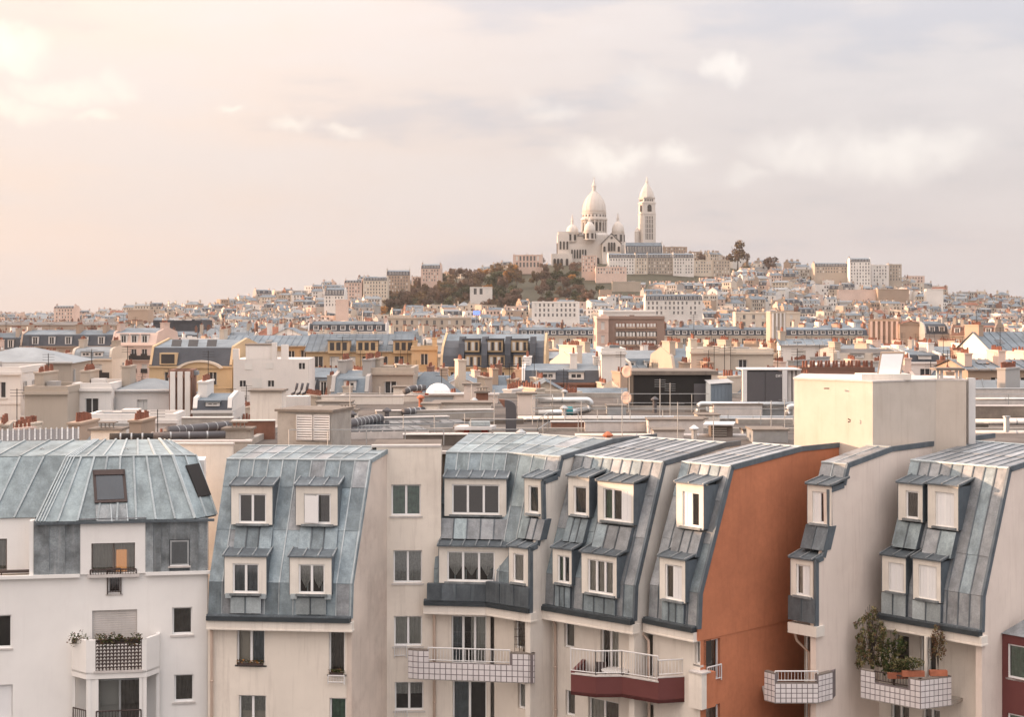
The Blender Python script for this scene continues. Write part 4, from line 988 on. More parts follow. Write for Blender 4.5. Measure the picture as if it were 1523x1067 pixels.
# ---- right-hand house with shuttered dormers, planted balcony and pink gable
def shuttered_house():
    f6, U6 = frame_from((1310, 912), (1457, 942), -48)
    c0 = f6.pt(U6 / 2, 2, 0)
    r = thing('apartment_house', 'cream apartment house with white shuttered dormers, wide grey zinc slope and pale pink gable wall', 'apartment house', (c0.x, c0.y, 0))
    roof = slope(r, f6, 0, U6, 9, ('zinc_grey', 'zinc_grey', 'zinc'), rows=(0, .30, 1), top=4.6, mtop='zinc_grey', rib='flashing')
    D = [((1336, 1372, 721, 775), (1347, 1366, 731, 772), .82, dict(n=1, curt='dark_curtain')), ((1380, 1425, 723, 787), (1391, 1419, 733, 784), .82, dict(n=2, curt='none', shut=[1, 1])),
         ((1312, 1347, 829, 882), (1321, 1344, 838, 881), -.04, dict(n=2, curt='none', shut=[1, 1])), ((1358, 1399, 834, 894), (1366, 1393, 842, 892), -.04, dict(n=2, curt='none', shut=[1, 1]))]
    for c, q, wf, k in D:
        d, (u0, u1, z0, z1) = dormer(r, f6, c, q, wf, **k)
        if wf > .5: apron(roof, f6, u0, u1 - .05, z0 - 1.02, z0 - .08, 2, ('zinc_green', 'zinc_grey'), proud=.28)
        else: apron(roof, f6, u0 - .02, u1 - .0, E + .12, z0 - .06, 2, 'zinc_pale', vertical=-.04)
    gable(r, f6, U6 + .02, PROF + [(6.65, RZ)], 'pink_render', deep=14)
    eave(r, f6, -.1, U6, m='pale_render', endr=.12)
    wn = []
    for rc, k in (((1330, 1352, 945, 1005), dict(n=1, curt='none', sill=None)), ((1368, 1392, 945, 1012), dict(n=2, curt='dark_curtain', sill=None)), ((1325, 1352, 1050, 1090), dict(n=2, curt='dark_curtain', sill=None)), ((1372, 1398, 1055, 1090), dict(n=2, curt='dark_curtain', sill=None))):
        q = f6.rect(*rc, .9); wn.append(((q[0], q[1], q[2], min(q[3], E - .5)), k))
    facade(r, f6, -1.2, U6 - .2, ZL, E - .4, wn, 'pale_render', w=.9)
    so = MB(); so.box(-.3, U6 - .15, .2, .95, E - .47, E - .40, 'pale_render', f6.pt); so.build('soffit', r)
    lower_body(r, 'roof_body', [f6.pt(.1, 2.4, 0)[:2], f6.pt(U6 - .3, 2.4, 0)[:2], f6.pt(U6 - .3, 13, 0)[:2], f6.pt(.1, 13, 0)[:2]], ZL, B - .3, 'bitumen')
    V = [Vector((v.x, v.y, 0)) for v in (G(1280, 1038.5, ZB), G(1369, 1056, ZB), G(1415, 1050, ZB))]
    zt, zm = ZB + 1.05, ZB + .66
    e_ = (V[1] - V[0]); A, C = V[0] + e_ * .22, V[0] + e_ * .80
    mb = MB(); plan_wall(mb, V, ZB, zm, .15, 'grout'); plan_wall(mb, [V[0], A], zm, zt, .15, 'grout'); plan_wall(mb, [C, V[1], V[2]], zm, zt, .15, 'grout')
    plan_wall(mb, [V[0], A], zt, zt + .04, .18, 'concrete_dark'); plan_wall(mb, [C, V[1], V[2]], zt, zt + .04, .18, 'concrete_dark')
    i2 = [V[2] + Vector((.9, 1.0, 0)), V[0] + Vector((1.8, 1.9, 0))]
    mb.hexa([Vector((v.x, v.y, ZB - .02)) for v in V + i2], [Vector((v.x, v.y, ZB + .1)) for v in V + i2], 'concrete')
    x = C + (V[1] - C) * 1.0 + Vector((.45, .9, 0)); mb.tube([Vector((x.x, x.y, ZB)), Vector((x.x, x.y, E - .4))], .07, 'casing', 8)
    bal = mb.build('balcony', r)
    tiles(bal, V[0], V[1], ZB, zt, .21, skipf=lambda s, z: .22 < s < .80 and z > zm); tiles(bal, V[1], V[2], ZB, zt, .21)
    railing(bal, [A + Vector((.05, .07, 0)), C + Vector((.05, .07, 0))], zm + .03, zt + .02, 'rail_dark', step=.11)
    # plants
    def bush(name, label, c, rx, rz, n, size, mats, pot='terracotta', pr=.16, stems=6, tall=None, long_=False):
        t = thing(name, label, 'plant', c); c = Vector(c)
        x = MB()
        if long_: x.box(c.x - pr * 2, c.x + pr * 2, c.y - .1, c.y + .1, c.z, c.z + .2, pot)
        else: x.lathe([(pr * .75, 0), (pr, .24), (pr * 1.08, .24), (pr * 1.08, .28)], c, 12, pot)
        x.build('pot', t)
        x = MB()
        for i in range(stems):
            a = rnd.uniform(0, 6.28); k = rnd.uniform(.3, 1)
            x.tube([c + Vector((0, 0, .2)), c + Vector((math.cos(a) * rx * .3 * k, math.sin(a) * rx * .3 * k, .2 + rz * .9)), c + Vector((math.cos(a) * rx * k, math.sin(a) * rx * k, .25 + rz * rnd.uniform(1.4, 2)))], .010, 'bark', 4)
        x.build('stems', t, kind='stuff')
        x = MB()
        if tall:
            for i in range(tall):
                a = rnd.uniform(0, 6.28); k = rnd.random() ** .5; h = rnd.uniform(.5, 2.0)
                p = c + Vector((math.cos(a) * rx * k, math.sin(a) * rx * k * .7, .3 + rz * h * (1 - .25 * k)))
                leafs(x, p, .09, .09, .14, n // tall, size, mats, flat=1.2)
        else: leafs(x, c + Vector((0, 0, .3 + rz)), rx, rx * .7, rz, n, size, mats)
        x.build('leaves', t, kind='stuff')
    zf = ZB + .1
    p = V[0] + e_ * .12 + Vector((.35, .75, 0))
    bush('bamboo', 'tall olive bamboo clump rising at the end of the planted tiled balcony', (p.x, p.y, zf), .62, 1.5, 3200, .055, ['leaf_olive', 'leaf_olive', 'leaf_brown', 'leaf_green'], 'rail_dark', .26, 22, tall=130)
    p = V[0] + e_ * .42 + Vector((.5, .7, 0))
    bush('evergreen_shrub', 'dark green shrub filling the shaded corner behind the balcony rail', (p.x, p.y, zf), .55, 1.05, 1500, .06, ['leaf_green', 'leaf_green', 'leaf_olive'], 'rail_dark', .24, 10, tall=60)
    p = V[0] + e_ * .60 + Vector((.1, .16, 0))
    bush('potted_plant', 'dark green plant in a long terracotta trough on the balcony rail', (p.x, p.y, zt - .12), .32, .22, 420, .045, ['leaf_green', 'leaf_olive'], long_=True, pr=.18)
    p = V[0] + e_ * .86 + Vector((.1, .2, 0))
    bush('potted_plant', 'low green plant spreading over the corner of the tiled balcony parapet', (p.x, p.y, zt + .05), .42, .20, 420, .045, ['leaf_green', 'leaf_olive'], long_=True, pr=.2)
    p = V[1] + (V[2] - V[1]) * .62 + Vector((.0, .2, 0))
    bush('climbing_plant', 'reddish brown climber in a terracotta box beside the balcony post', (p.x, p.y, zt + .05), .26, .85, 900, .04, ['leaf_brown', 'leaf_brown', 'leaf_olive'], long_=True, pr=.16, tall=50)
    # burgundy bay at the right edge
    g = Fr(*f6.pt(U6 + .02, 0, 0)[:2], math.degrees(math.atan2(f6.w.y, f6.w.x)))
    u0, zt_ = g.hit(1494, 943, -.1); u1 = u0 + 2.6
    t = thing('bay_window', 'burgundy oriel bay with small pointed zinc roof on the pale pink gable', 'bay window', g.pt(u0 + 1.2, -.4, ZL))
    x = MB(); wn_ = (u0 + .17, u1 - .2, zt_ - 1.55, zt_ - .32)
    gs = Fr(*g.pt(u0, 0, 0)[:2], math.degrees(math.atan2(-g.w.y, -g.w.x))); sd = [(.22, 1.15, zt_ - 1.6, zt_ - .35), (.22, 1.15, zt_ - 4.2, zt_ - 2.9)]
    holes_wall(x, g.pt, u0, u1, ZL, zt_, [wn_, (u0 + .17, u1 - .2, zt_ - 4.2, zt_ - 2.6)], 'burgundy_render', -1.4, .2)
    holes_wall(x, lambda u, w, z: g.pt(u0 + w, -u, z), .002, 1.398, ZL, zt_, sd, 'burgundy_render', 0, .15); x.box(u1 - .06, u1, -1.399, -.002, ZL, zt_, 'burgundy_render', g.pt); x.build('wall', t)
    for rr in (wn_, (u0 + .17, u1 - .2, zt_ - 4.2, zt_ - 2.6)): window(t, g, rr, w=-1.4, n=2, curt='green_curtain', rec=.06, sill=.06)
    class S_: pt = staticmethod(lambda u, w, z: g.pt(u0 + w, -u, z))
    for rr in sd: window(t, S_, rr, w=0, n=1, curt='green_curtain', rec=.06, sill=.06)
    x = MB(); ap = g.pt(u0 + .9, -.75, zt_ + .7)
    base = [g.pt(u0 - .08, -1.5, zt_), g.pt(u1 + .08, -1.5, zt_), g.pt(u1 + .08, -.003, zt_), g.pt(u0 - .08, -.003, zt_)]
    for i in range(4): x.poly([base[i], base[(i + 1) % 4], ap], 'zinc_grey')
    x.poly(base, 'zinc_grey'); x.build('roof', t)
shuttered_house()

# ------------------------------------------------------------------ flat roofs with plant behind the row
ZD = ZC - 6.2
def yd(py): return F * 6.2 / (py - HY)             # distance of a foot standing on the deck at that photo height
def deck():
    r = thing('flat_roof_building', 'long low industrial block with brown flat roof carrying pipes and plant', 'building', (6, 88, 0))
    mb = MB(); q = [(-12.6, 66.5), (42, 66.5), (42, 111.5), (-13.2, 111.5)]; mb.hexa([Vector((a, b, 0)) for a, b in q], [Vector((a, b, ZD)) for a, b in q], 'gravel_roof'); mb.build('wall', r)
    for i, (x0, x1, y0, y1, h) in enumerate(((-12.6, 42, 66.3, 66.7, .12), (-6, 42, 79.5, 79.8, .16), (-13, 42, 111.1, 111.4, .35), (-12.6, -12.3, 66.7, 111, .3), (2, 40, 96.4, 96.7, .3))):
        m = MB(); m.box(x0, x1, y0, y1, ZD + .002, ZD + h, 'concrete' if i else 'ledge'); m.build('kerb', r)
    for i in range(9):
        x = -8 + i * 5.2; m = MB(); m.box(x, x + rnd.uniform(2, 4.5), 81 + (i % 3) * 3.6, 82 + (i % 3) * 3.6, ZD + .002, ZD + rnd.uniform(.15, .4), rnd.choice(['bitumen', 'concrete', 'ledge'])); m.build('upstand', r)
    r2 = thing('flat_roof_building', 'low grey flat-roofed block behind the white house roof', 'building', (-26, 84, 0))
    mb = MB(); mb.box(-38, -13.3, 70, 83, 0, ZD - .9, 'gravel_roof'); mb.build('wall', r2)
deck()
def duct(label, pts, r, m='steel', collars=3.0, feet=True, cat='pipe', group=None, n=12):
    pts = [Vector(p) for p in pts]; b = pts[0]
    t = thing('roof_pipe', label, cat, (b.x, b.y, ZD), group)
    mb = MB(); mb.tube(pts, r, m, n); mb.build('pipe_run', t, smooth=True)
    for p, q in zip(pts, pts[1:]):
        L_ = (q - p).length; k = int(L_ / collars)
        for i in range(1, k + 1):
            c = p + (q - p) * (i / (k + 1)); d = (q - p).normalized() * .035
            x = MB(); x.tube([c - d, c + d], r * 1.06, 'galv', n); x.build('collar', t)
            if feet and i % 2 == 0 and c.z - r > ZD + .1:
                x = MB(); x.box(c.x - .05, c.x + .05, c.y - .05, c.y + .05, ZD, c.z - r * .8, 'galv'); x.build('foot', t)
    return t
def arc(c, r, a0, a1, n, ax, ay):
    return [Vector(c) + Vector(ax) * (r * math.cos(R(a0 + (a1 - a0) * i / n))) + Vector(ay) * (r * math.sin(R(a0 + (a1 - a0) * i / n))) for i in range(n + 1)]
def rooftop():
    ax, ay = (1, 0, 0), (0, 0, 1)
    z = lambda py, Y: ZC + (HY - py) / F * Y
    X = lambda px, Y: (px - CX) / F * Y
    # long ducts
    duct('long bright steel duct running the width of the flat roof on short feet', [P(770, 623, 86), P(1190, 623, 86)], .17)
    duct('pale square-jointed duct lying low just behind the zinc roofs', [P(855, 650, 76.5), P(1130, 650, 76.5)], .17, 'ledge', 3.6)
    Y = 90; c = P(1046, 607, Y)
    duct('raised steel pipe bending down by the dark plant room', [P(1037, 621, Y), P(1037, 608, Y)] + arc((X(1045, Y), Y, z(609, Y)), .32, 180, 90, 5, ax, ay) + [P(1062, 601.5, Y), P(1195, 601.5, Y)], .16)
    Y = 88; duct('short steel elbow rising beside the grey air handling unit', [P(1171, 620, Y), P(1171, 611, Y)] + arc((X(1177, Y), Y, z(611, Y)), .24, 180, 90, 4, ax, ay) + [P(1190, 605, Y)], .17)
    Y = 93; top, bot, rr = z(595.5, Y), z(610, Y), .0
    rr = (top - bot) / 2; cx = X(872, Y)
    duct('shiny U-shaped steel duct folded back on itself', [P(800, 596, Y), Vector((cx, Y, top))] + arc((cx, Y, (top + bot) / 2), rr, 80, -80, 8, (1, 0, 0), (0, 0, 1)) + [Vector((cx, Y, bot)), Vector((X(846, Y), Y - 1.6, bot - .05)), Vector((X(800, Y), Y - 2.0, bot - .08))], .20)
    t = thing('pipe_cover', 'turquoise cloth wrapped around the folded steel duct', 'cover', P(845, 618, 91)); x = MB(); x.tube([P(838, 612, 91.35), P(851, 611.5, 91.45)], .27, 'teal_cloth', 10); x.tube([P(840, 612, 91.3), P(842, 612, 91.3)], .285, 'teal_cloth', 10); x.build('wrap', t)
    for i, (py, Y) in enumerate(((594, 96), (607, 92), (628, 84), (645, 78))):
        duct(['steel pipe highest of the ducts beyond the lift shaft', 'steel pipe second of the ducts beyond the lift shaft', 'wide steel duct third of the ducts beyond the lift shaft', 'low pale duct nearest the grey zinc roof beyond the lift shaft'][i], [P(1447, py, Y), P(1640, py, Y)], (.10, .17, .17, .16)[i], ('steel', 'steel', 'rail_white', 'ledge')[i], 2.5)
    x = MB(); c = P(1497, 650, 78); x.tube([c, c + Vector((0, 0, 1.0))], .15, 'steel', 12); x.tube([c + Vector((0, 0, 1.0)), c + Vector((0, 0, 1.08))], .2, 'galv', 12); solo(x, 'vent_pipe', 'short upright steel vent beyond the lift shaft', 'vent', c, smooth=False)
    # dark bent flue
    Y = 76; c = P(760, 648, Y); t = thing('bent_flue', 'black square flue with swan-neck top opening to one side', 'flue', c)
    w = .27; zt = z(607, Y); x = MB()
    x.box(c.x - w, c.x + w, Y - .25, Y + .25, c.z - .2, zt, 'plant_grey'); x.build('shaft', t)
    x = MB(); prev = None
    for i in range(7):
        a = R(i * 15); o_ = Vector((c.x - w - .05 + (2 * w + .05) * math.cos(a), Y, zt + .42 * math.sin(a))); in_ = Vector((c.x - w - .05 + .06 * math.cos(a), Y, zt + .06 * math.sin(a)))
        if prev:
            for dy in (1,):
                q = [prev[0] - Vector((0, .25, 0)), o_ - Vector((0, .25, 0)), in_ - Vector((0, .25, 0)), prev[1] - Vector((0, .25, 0))]
                x.hexa(q, [v + Vector((0, .5, 0)) for v in q], 'plant_grey')
        prev = (o_, in_)
    q = [prev[0] - Vector((0, .25, 0)), prev[0] + Vector((-.32, -.25, .02)), prev[0] + Vector((-.02, -.25, -.40)), prev[1] - Vector((0, .25, 0))]
    x.hexa(q, [v + Vector((0, .5, 0)) for v in q], 'brick_brown'); x.build('hood', t)
    # black plant room, blue cladding, grey unit with maker's letters
    Y = 97; t = thing('plant_room', 'large matt black plant room on the flat roof', 'plant room', (X(1005, Y), Y + 2, ZD))
    x = MB(); x.box(X(942, Y), X(1058, Y), Y, Y + 5, ZD, z(558, Y), 'black_sheet'); x.build('wall', t)
    x = MB(); x.box(X(939, Y), X(1068, Y), Y - .15, Y + 5.2, z(558, Y) + .003, z(552, Y), 'concrete_dark'); x.build('roof', t)
    x = MB(); x.box(X(1032, Y), X(1056, Y), Y - .06, Y, ZD, z(571, Y), 'plant_grey'); x.build('door', t)
    Y = 94; t = thing('clad_cabin', 'blue grey cabin clad in upright metal sheets beside the black plant room', 'cabin', (X(1072, Y), Y + 1, ZD))
    x = MB(); x.box(X(1057, Y), X(1089, Y), Y + .03, Y + 2.4, ZD, z(571, Y), 'blue_panel'); x.build('wall', t)
    for i in range(6):
        a = 1057 + i * 5.35; x = MB(); x.box(X(a, Y) + .012, X(a + 5.35, Y) - .012, Y, Y + .03, ZD, z(572, Y), 'blue_panel'); x.build('panel', t)
    x = MB(); x.poly([Vector((X(1055, Y), Y - .1, z(571.5, Y))), Vector((X(1091, Y), Y - .1, z(569, Y))), Vector((X(1091, Y), Y + 2.5, z(566, Y))), Vector((X(1055, Y), Y + 2.5, z(568, Y)))], 'galv'); x.build('roof', t)
    Y = 91; t = thing('air_handling_unit', 'dark grey air handling unit in a pale frame with white letters', 'air unit', (X(1148, Y), Y + 1, ZD))
    z0, z1 = ZD + .05, z(551, Y)
    x = MB(); x.box(X(1112, Y), X(1164, Y), Y + .04, Y + 2.6, z0, z1 - .06, 'plant_grey'); x.build('casing', t)
    for a, b in ((1112, 1137.5), (1138.5, 1163)): x = MB(); x.box(X(a, Y), X(b, Y), Y, Y + .04, z0 + .1, z1 - .12, 'plant_grey'); x.build('door', t)
    for a, b in ((1104.5, 1111), (1163.5, 1171)): x = MB(); x.box(X(a, Y), X(b, Y), Y - .04, Y + .3, z0, z1, 'rail_white'); x.build('frame_post', t)
    x = MB(); x.box(X(1104, Y), X(1192, Y), Y - .05, Y + 2.7, z1 + .002, z1 + .08, 'rail_white'); x.build('top', t)
    for a, b in ((1173, 1178), (1180, 1184), (1186, 1192)): x = MB(); x.box(X(a, Y), X(b, Y), Y + .2, Y + 2.6, z0, z1, 'ledge'); x.build('end_panel', t)
    lz1 = z(557.6, Y); lz0 = z(561.2, Y); lw = .085; lx = X(1154, Y)
    def let(strokes, ox):
        x = MB()
        for a, b, c, d in strokes: x.box(lx + ox + a * lw, lx + ox + b * lw, Y - .012, Y - .001, lz0 + (lz1 - lz0) * c, lz0 + (lz1 - lz0) * d, 'letter_white')
        x.build('letter', t)
    let([(0, .28, 0, 1), (.28, 1, 0, .22), (.28, 1, .78, 1)], 0); let([(0, .3, 0, 1)], .115); let([(0, .26, 0, .8), (.74, 1, 0, .8), (.15, .85, .8, 1), (.26, .74, .32, .5)], .165); let([(.36, .64, 0, .8), (0, 1, .8, 1)], .275)
    # dishes on a mast
    for i, (px, py, Y) in enumerate(((934, 553, 98), (933, 592, 96))):
        t = thing('satellite_dish', ['round satellite dish high on a thin mast by the black plant room', 'round satellite dish low on the rail by the black plant room'][i], 'dish', (X(px, Y), Y, ZD))
        c = P(px, py, Y); x = MB(); rr = .40
        x.lathe([(.02, 0), (rr * .6, .03), (rr, .10), (rr, .12), (rr * .6, .05), (.02, .02)], (0, 0, 0), 18, 'far_pink')
        rot = Matrix.Rotation(R(90), 3, 'X') @ Matrix.Rotation(R(0), 3, 'Z'); rz_ = Matrix.Rotation(R(-35), 3, 'Z')
        x.v = [rz_ @ (rot @ v) + c for v in x.v]; x.build('reflector', t, smooth=True)
        x = MB(); x.tube([Vector((c.x + .12, c.y + .25, ZD)), Vector((c.x + .12, c.y + .25, c.z + .3))], .035, 'galv', 6); x.build('mast', t)
    # guard rails
    def guard(label, pts, h=1.0, mid=True):
        b = pts[0]; t = thing('guard_rail', label, 'railing', (b[0], b[1], ZD)); x = MB()
        for p, q in zip(pts, pts[1:]):
            p, q = Vector(p), Vector(q)
            for hh in ((h, h * .5) if mid else (h,)): x.tube([p + Vector((0, 0, hh)), q + Vector((0, 0, hh))], .022, 'galv', 5)
            k = max(1, int((q - p).length / 1.7))
            for i in range(k + 1): c = p + (q - p) * (i / k); x.tube([c, c + Vector((0, 0, h))], .024, 'galv', 5)
        x.build('rails', t)
    dk = lambda px, Y: Vector((X(px, Y), Y, ZD))
    guard('grey tube guard rail in front of the black plant room', [dk(935, 95), dk(1170, 95)], 1.15)
    guard('thin guard rail along the long steel duct', [dk(840, 84), dk(1180, 84)], .9)
    guard('guard rail around the black swan-neck flue', [dk(700, 74), dk(800, 74), dk(815, 79), dk(860, 79)], 1.0)
    guard('guard rail by the white roof vents', [dk(600, 77), dk(735, 80)], 1.0)
    guard('guard rail beyond the lift shaft', [dk(1450, 90), dk(1600, 90)], 1.4)
    guard('low chain rail on the parapet behind the dormers', [dk(430, 68) + Vector((0, 0, .25)), dk(660, 68) + Vector((0, 0, .25))], .7, False)
    guard('short caged rail beside the folded steel duct', [dk(792, 87), dk(822, 87), dk(822, 84), dk(792, 84)], 1.5)
    # louvred concrete housing
    Y = 68.5; t = thing('louvre_housing', 'stained concrete housing with a white louvre grille', 'housing', (X(452, Y), Y + 1, ZD))
    zt = z(613, Y); fr = Fr(X(411, Y), Y + .35, -14); T = fr.pt; u1 = fr.hit(493, 640, 0)[0]; um = fr.hit(440, 640, 0)[0]
    x = MB(); x.box(0, u1, 0, 2.6, ZD - .4, zt, 'concrete', T); x.build('wall', t)
    x = MB(); x.box(-.1, u1 + .1, -.12, 2.7, zt + .003, zt + .11, 'concrete_dark', T); x.build('cap', t)
    for k in range(2):
        a = um + (u1 - um - .06) * k / 2 + .04; b = um + (u1 - um - .06) * (k + 1) / 2
        g = MB(); g.box(a, b, -.03, -.001, zt - 1.30, zt - .12, 'concrete_dark', T); g.build('grille_back', t)
        g = MB()
        for a2, b2, c2, d2 in ((a, a + .04, zt - 1.3, zt - .12), (b - .04, b, zt - 1.3, zt - .12), (a, b, zt - .15, zt - .12), (a, b, zt - 1.3, zt - 1.27)): g.box(a2, b2, -.07, -.03, c2, d2, 'rail_white', T)
        for i in range(10):
            zz = zt - 1.24 + i * .112
            g.hexa([T(a, -.07, zz), T(b, -.07, zz), T(b, -.03, zz + .06), T(a, -.03, zz + .06)], [T(a, -.07, zz + .015), T(b, -.07, zz + .015), T(b, -.03, zz + .075), T(a, -.03, zz + .075)], 'rail_white')
        g.build('louvre', t)
    # concrete stacks with slab caps
    def stack(label, px0, px1, py0, Y, d=1.2, m='cream_render', cap='concrete_dark', base=None, grp=None, vent=False, deg=0):
        t = thing('chimney_stack', label, 'chimney', (X((px0 + px1) / 2, Y), Y + d / 2, ZD), grp); zt = z(py0, Y)
        x = MB(); x.box(X(px0, Y), X(px1, Y), Y, Y + d, base or ZD - .6, zt, m); x.build('shaft', t)
        x = MB(); x.box(X(px0, Y) - .12, X(px1, Y) + .12, Y - .12, Y + d + .12, zt + .003, zt + .10, cap); x.build('cap', t)
        if vent:
            cx = X((px0 + px1) / 2, Y)
            for k in range(4): q = MB(); q.box(cx - .3 + k * .19, cx - .25 + k * .19, Y + .3, Y + .36, zt + .103, zt + .33, 'concrete'); q.build('post', t)
            q = MB(); q.box(cx - .42, cx + .42, Y + .1, Y + .7, zt + .331, zt + .38, 'concrete_dark'); q.build('hat', t)
        return t
    stack('tall cream stack with brown slab cap before the white block', 372, 419, 583, 84, 1.6, 'pale_render')
    stack('low cream stack with slatted hat behind the zinc hip roof', 135, 178, 641, 69, 1.2, 'cream_render', vent=True)
    stack('low wide stack with slatted hat behind the cream house ridge', 333, 372, 640, 71, 1.0, 'concrete', vent=True)
    stack('small stack with slatted hat near the black corrugated duct', 500, 530, 612, 84, 1.0, 'pale_render', vent=True)
    stack('peach lit stack with brown slab cap by the swan-neck flue', 770, 796, 587, 92, 1.2, 'pink_render')
    stack('peach stack with thin brown lid left of the slatted vent', 690, 713, 573, 100, 1.0, 'pink_render')
    stack('low slatted stack between two peach stacks', 708, 726, 585, 98, .8, 'brick_brown', vent=True)
    stack('long cream housing with brown lid along the roof edge', 645, 730, 601, 90, 1.8, 'pale_render')
    stack('square cream housing with brown lid by the black duct', 628, 652, 603, 88, 1.6, 'cream_render')
    stack('broad peach housing behind the two stacks', 640, 740, 588, 104, 1.4, 'pink_render', cap='ledge')
    stack('cream housing with louvred front behind the corrugated duct', 585, 612, 577, 108, 1.4, 'cream_render')
    # cream parapet walls
    for lab, a, b, py, Y, m in (('long pale parapet wall behind the corrugated ducts', 478, 600, 590, 103, 'pale_render'), ('pale parapet wall carrying the white dome light', 596, 690, 589, 106, 'pale_render'), ('stained concrete parapet behind the cream mansard', 243, 372, 658, 66, 'concrete'), ('weathered grey wall beside the zinc hip roof', 242, 345, 662, 63.5, 'pale_render')):
        x = MB(); x.box(X(a, Y), X(b, Y), Y, Y + .35, ZD - 6, z(py, Y), m); x.box(X(a, Y) - .05, X(b, Y) + .05, Y - .05, Y + .4, z(py, Y) + .002, z(py, Y) + .07, 'ledge'); solo(x, 'parapet_wall', lab, 'wall', (X(a, Y), Y, ZD - 6))
    # dark insulated ducts
    duct('black ribbed duct lying behind the zinc hip roof', [P(163, 651, 66.2), P(228, 651, 66.6)], .19, 'black_sheet', .5, False, 'duct')
    duct('dark grey duct continuing along the concrete parapet', [P(226, 649, 67), P(335, 647, 68)], .17, 'plant_grey', .9, False, 'duct')
    duct('upper dark grey duct behind the concrete parapet', [P(250, 642, 70), P(290, 638, 73), P(345, 633, 76)], .24, 'plant_grey', .9, False, 'duct')
    duct('thick black corrugated duct sloping across the flat roof', [P(494, 637, 76), P(520, 631, 78), P(565, 623, 81)], .27, 'plant_grey', .45, False, 'duct')
    duct('short dark duct entering the cream housing', [P(600, 613, 87), P(630, 611, 88)], .22, 'plant_grey', .4, False, 'duct')
    duct('dark curved duct beside the white dome light', [P(602, 583, 104), P(612, 578, 104.5), P(632, 577, 105)], .22, 'plant_grey', .4, False, 'duct')
    # skylight strips
    for i, (pa, pb, Y, dy, m) in enumerate(((500, 640, 74, 3.0, 'ledge'), (540, 700, 79, 2.4, 'galv'), (610, 690, 72, 1.2, 'rail_white'))):
        fr = Fr(X(pa, Y), Y, 14 if i < 2 else 4); T = fr.pt; u1 = (pb - pa) / F * Y
        t = thing('roof_light', ['long pale roof light strip behind the cream recess', 'second grey roof light strip beyond the pale one', 'short white kerb box below the guard rail'][i], 'roof light', T(u1 / 2, .5, ZD))
        x = MB(); x.box(0, u1, 0, dy, ZD, ZD + .35, m, T); x.build('kerb', t)
        for k in range(8):
            x = MB(); x.box(u1 * k / 8 + .03, u1 * (k + 1) / 8 - .03, .05, dy - .05, ZD + .352, ZD + .40, 'skylight_glass' if i < 2 else 'ledge', T); x.build('pane', t)
    # vents with white lids
    Y = 74; t = thing('roof_vent', 'brick roof vent under a broad white slab lid', 'vent', (X(705, Y), Y + .5, ZD))
    for a, b in ((690, 698), (716, 725)): x = MB(); x.box(X(a, Y), X(b, Y), Y, Y + .8, ZD, z(640, Y), 'brick_red'); x.build('pier', t)
    x = MB(); x.box(X(698, Y), X(716, Y), Y + .15, Y + .7, ZD, z(640.5, Y), 'concrete'); x.build('core', t)
    x = MB(); q = [Vector((X(676, Y), Y - .2, z(639.5, Y))), Vector((X(731, Y), Y - .2, z(639.5, Y))), Vector((X(738, Y), Y + 1, z(639.5, Y))), Vector((X(683, Y), Y + 1, z(639.5, Y)))]; x.hexa(q, [v + Vector((0, 0, .16)) for v in q], 'rail_white'); x.build('lid', t)
    x = MB(); q = [Vector((X(697, Y), Y + .1, z(634, Y))), Vector((X(729, Y), Y + .1, z(634, Y))), Vector((X(727, Y), Y + .8, z(634, Y))), Vector((X(699, Y), Y + .8, z(634, Y)))]; x.hexa(q, [v * 1 + Vector((0, 0, .2)) for v in q], 'zinc_pale'); x.build('top_light', t)
    Y = 76; t = thing('louvred_vent', 'dark louvred vent box with flat pale lid beside the low duct', 'vent', (X(1072, Y), Y + .4, ZD))
    x = MB(); x.box(X(1056, Y), X(1088, Y), Y - .4, Y + .6, ZD - .3, z(633, Y), 'wood_grey'); x.build('casing', t)
    for k in range(6): x = MB(); zz = z(654.5 - k * 3.4, Y); x.box(X(1057, Y), X(1079, Y), Y - .46, Y - .4, zz, zz + .05, 'concrete'); x.build('slat', t)
    x = MB(); q = [Vector((X(1043, Y), Y - .7, z(632, Y))), Vector((X(1088, Y), Y - .7, z(632, Y))), Vector((X(1098, Y), Y + .9, z(631, Y))), Vector((X(1053, Y), Y + .9, z(631, Y)))]; x.hexa(q, [v + Vector((0, 0, .07)) for v in q], 'rail_white'); x.build('lid', t)
    t = thing('roof_hatch', 'low cream roof hatch with brown lid by the louvred vent', 'hatch', dk(1120, 77)); x = MB(); x.box(X(1103, 77), X(1136, 77), 76.5, 77.5, ZD - .1, z(640, 77), 'ledge'); x.build('kerb', t); x = MB(); x.box(X(1102, 77), X(1137, 77), 76.4, 77.6, z(640, 77) + .002, z(637, 77), 'bitumen'); x.build('lid', t)
    # white dome light
    Y = 105; t = thing('dome_light', 'white faceted dome light on a brick red kerb', 'roof light', (X(651, Y), Y + 1, ZD + .6)); x = MB()
    x.box(X(632, Y), X(672, Y), Y, Y + 1.8, z(592, Y), z(585.5, Y), 'brick_red'); x.build('kerb', t)
    x = MB(); x.lathe([(.92, 0), (.86, .22), (.62, .5), (.25, .66), (.02, .68)], (X(651, Y), Y + .9, z(585.5, Y) + .002), 8, 'shutter_white', R(22)); x.build('dome', t)
    # red buckets / pipes by the vents are left to the terracotta pots; curved cowls by the white block
    for i in range(3):
        Y = 112; px = 438 + i * 8; c = P(px, 585, Y); x = MB(); x.tube([c + Vector((-.25, 0, -.1)), c, c + Vector((.12, 0, .3)), c + Vector((.22, 0, .75))], .10, 'plant_grey', 8)
        solo(x, 'bent_cowl', 'thin dark bent cowl leaning in a row of three by the white block', 'cowl', c, 'three bent cowls in a row', smooth=True)
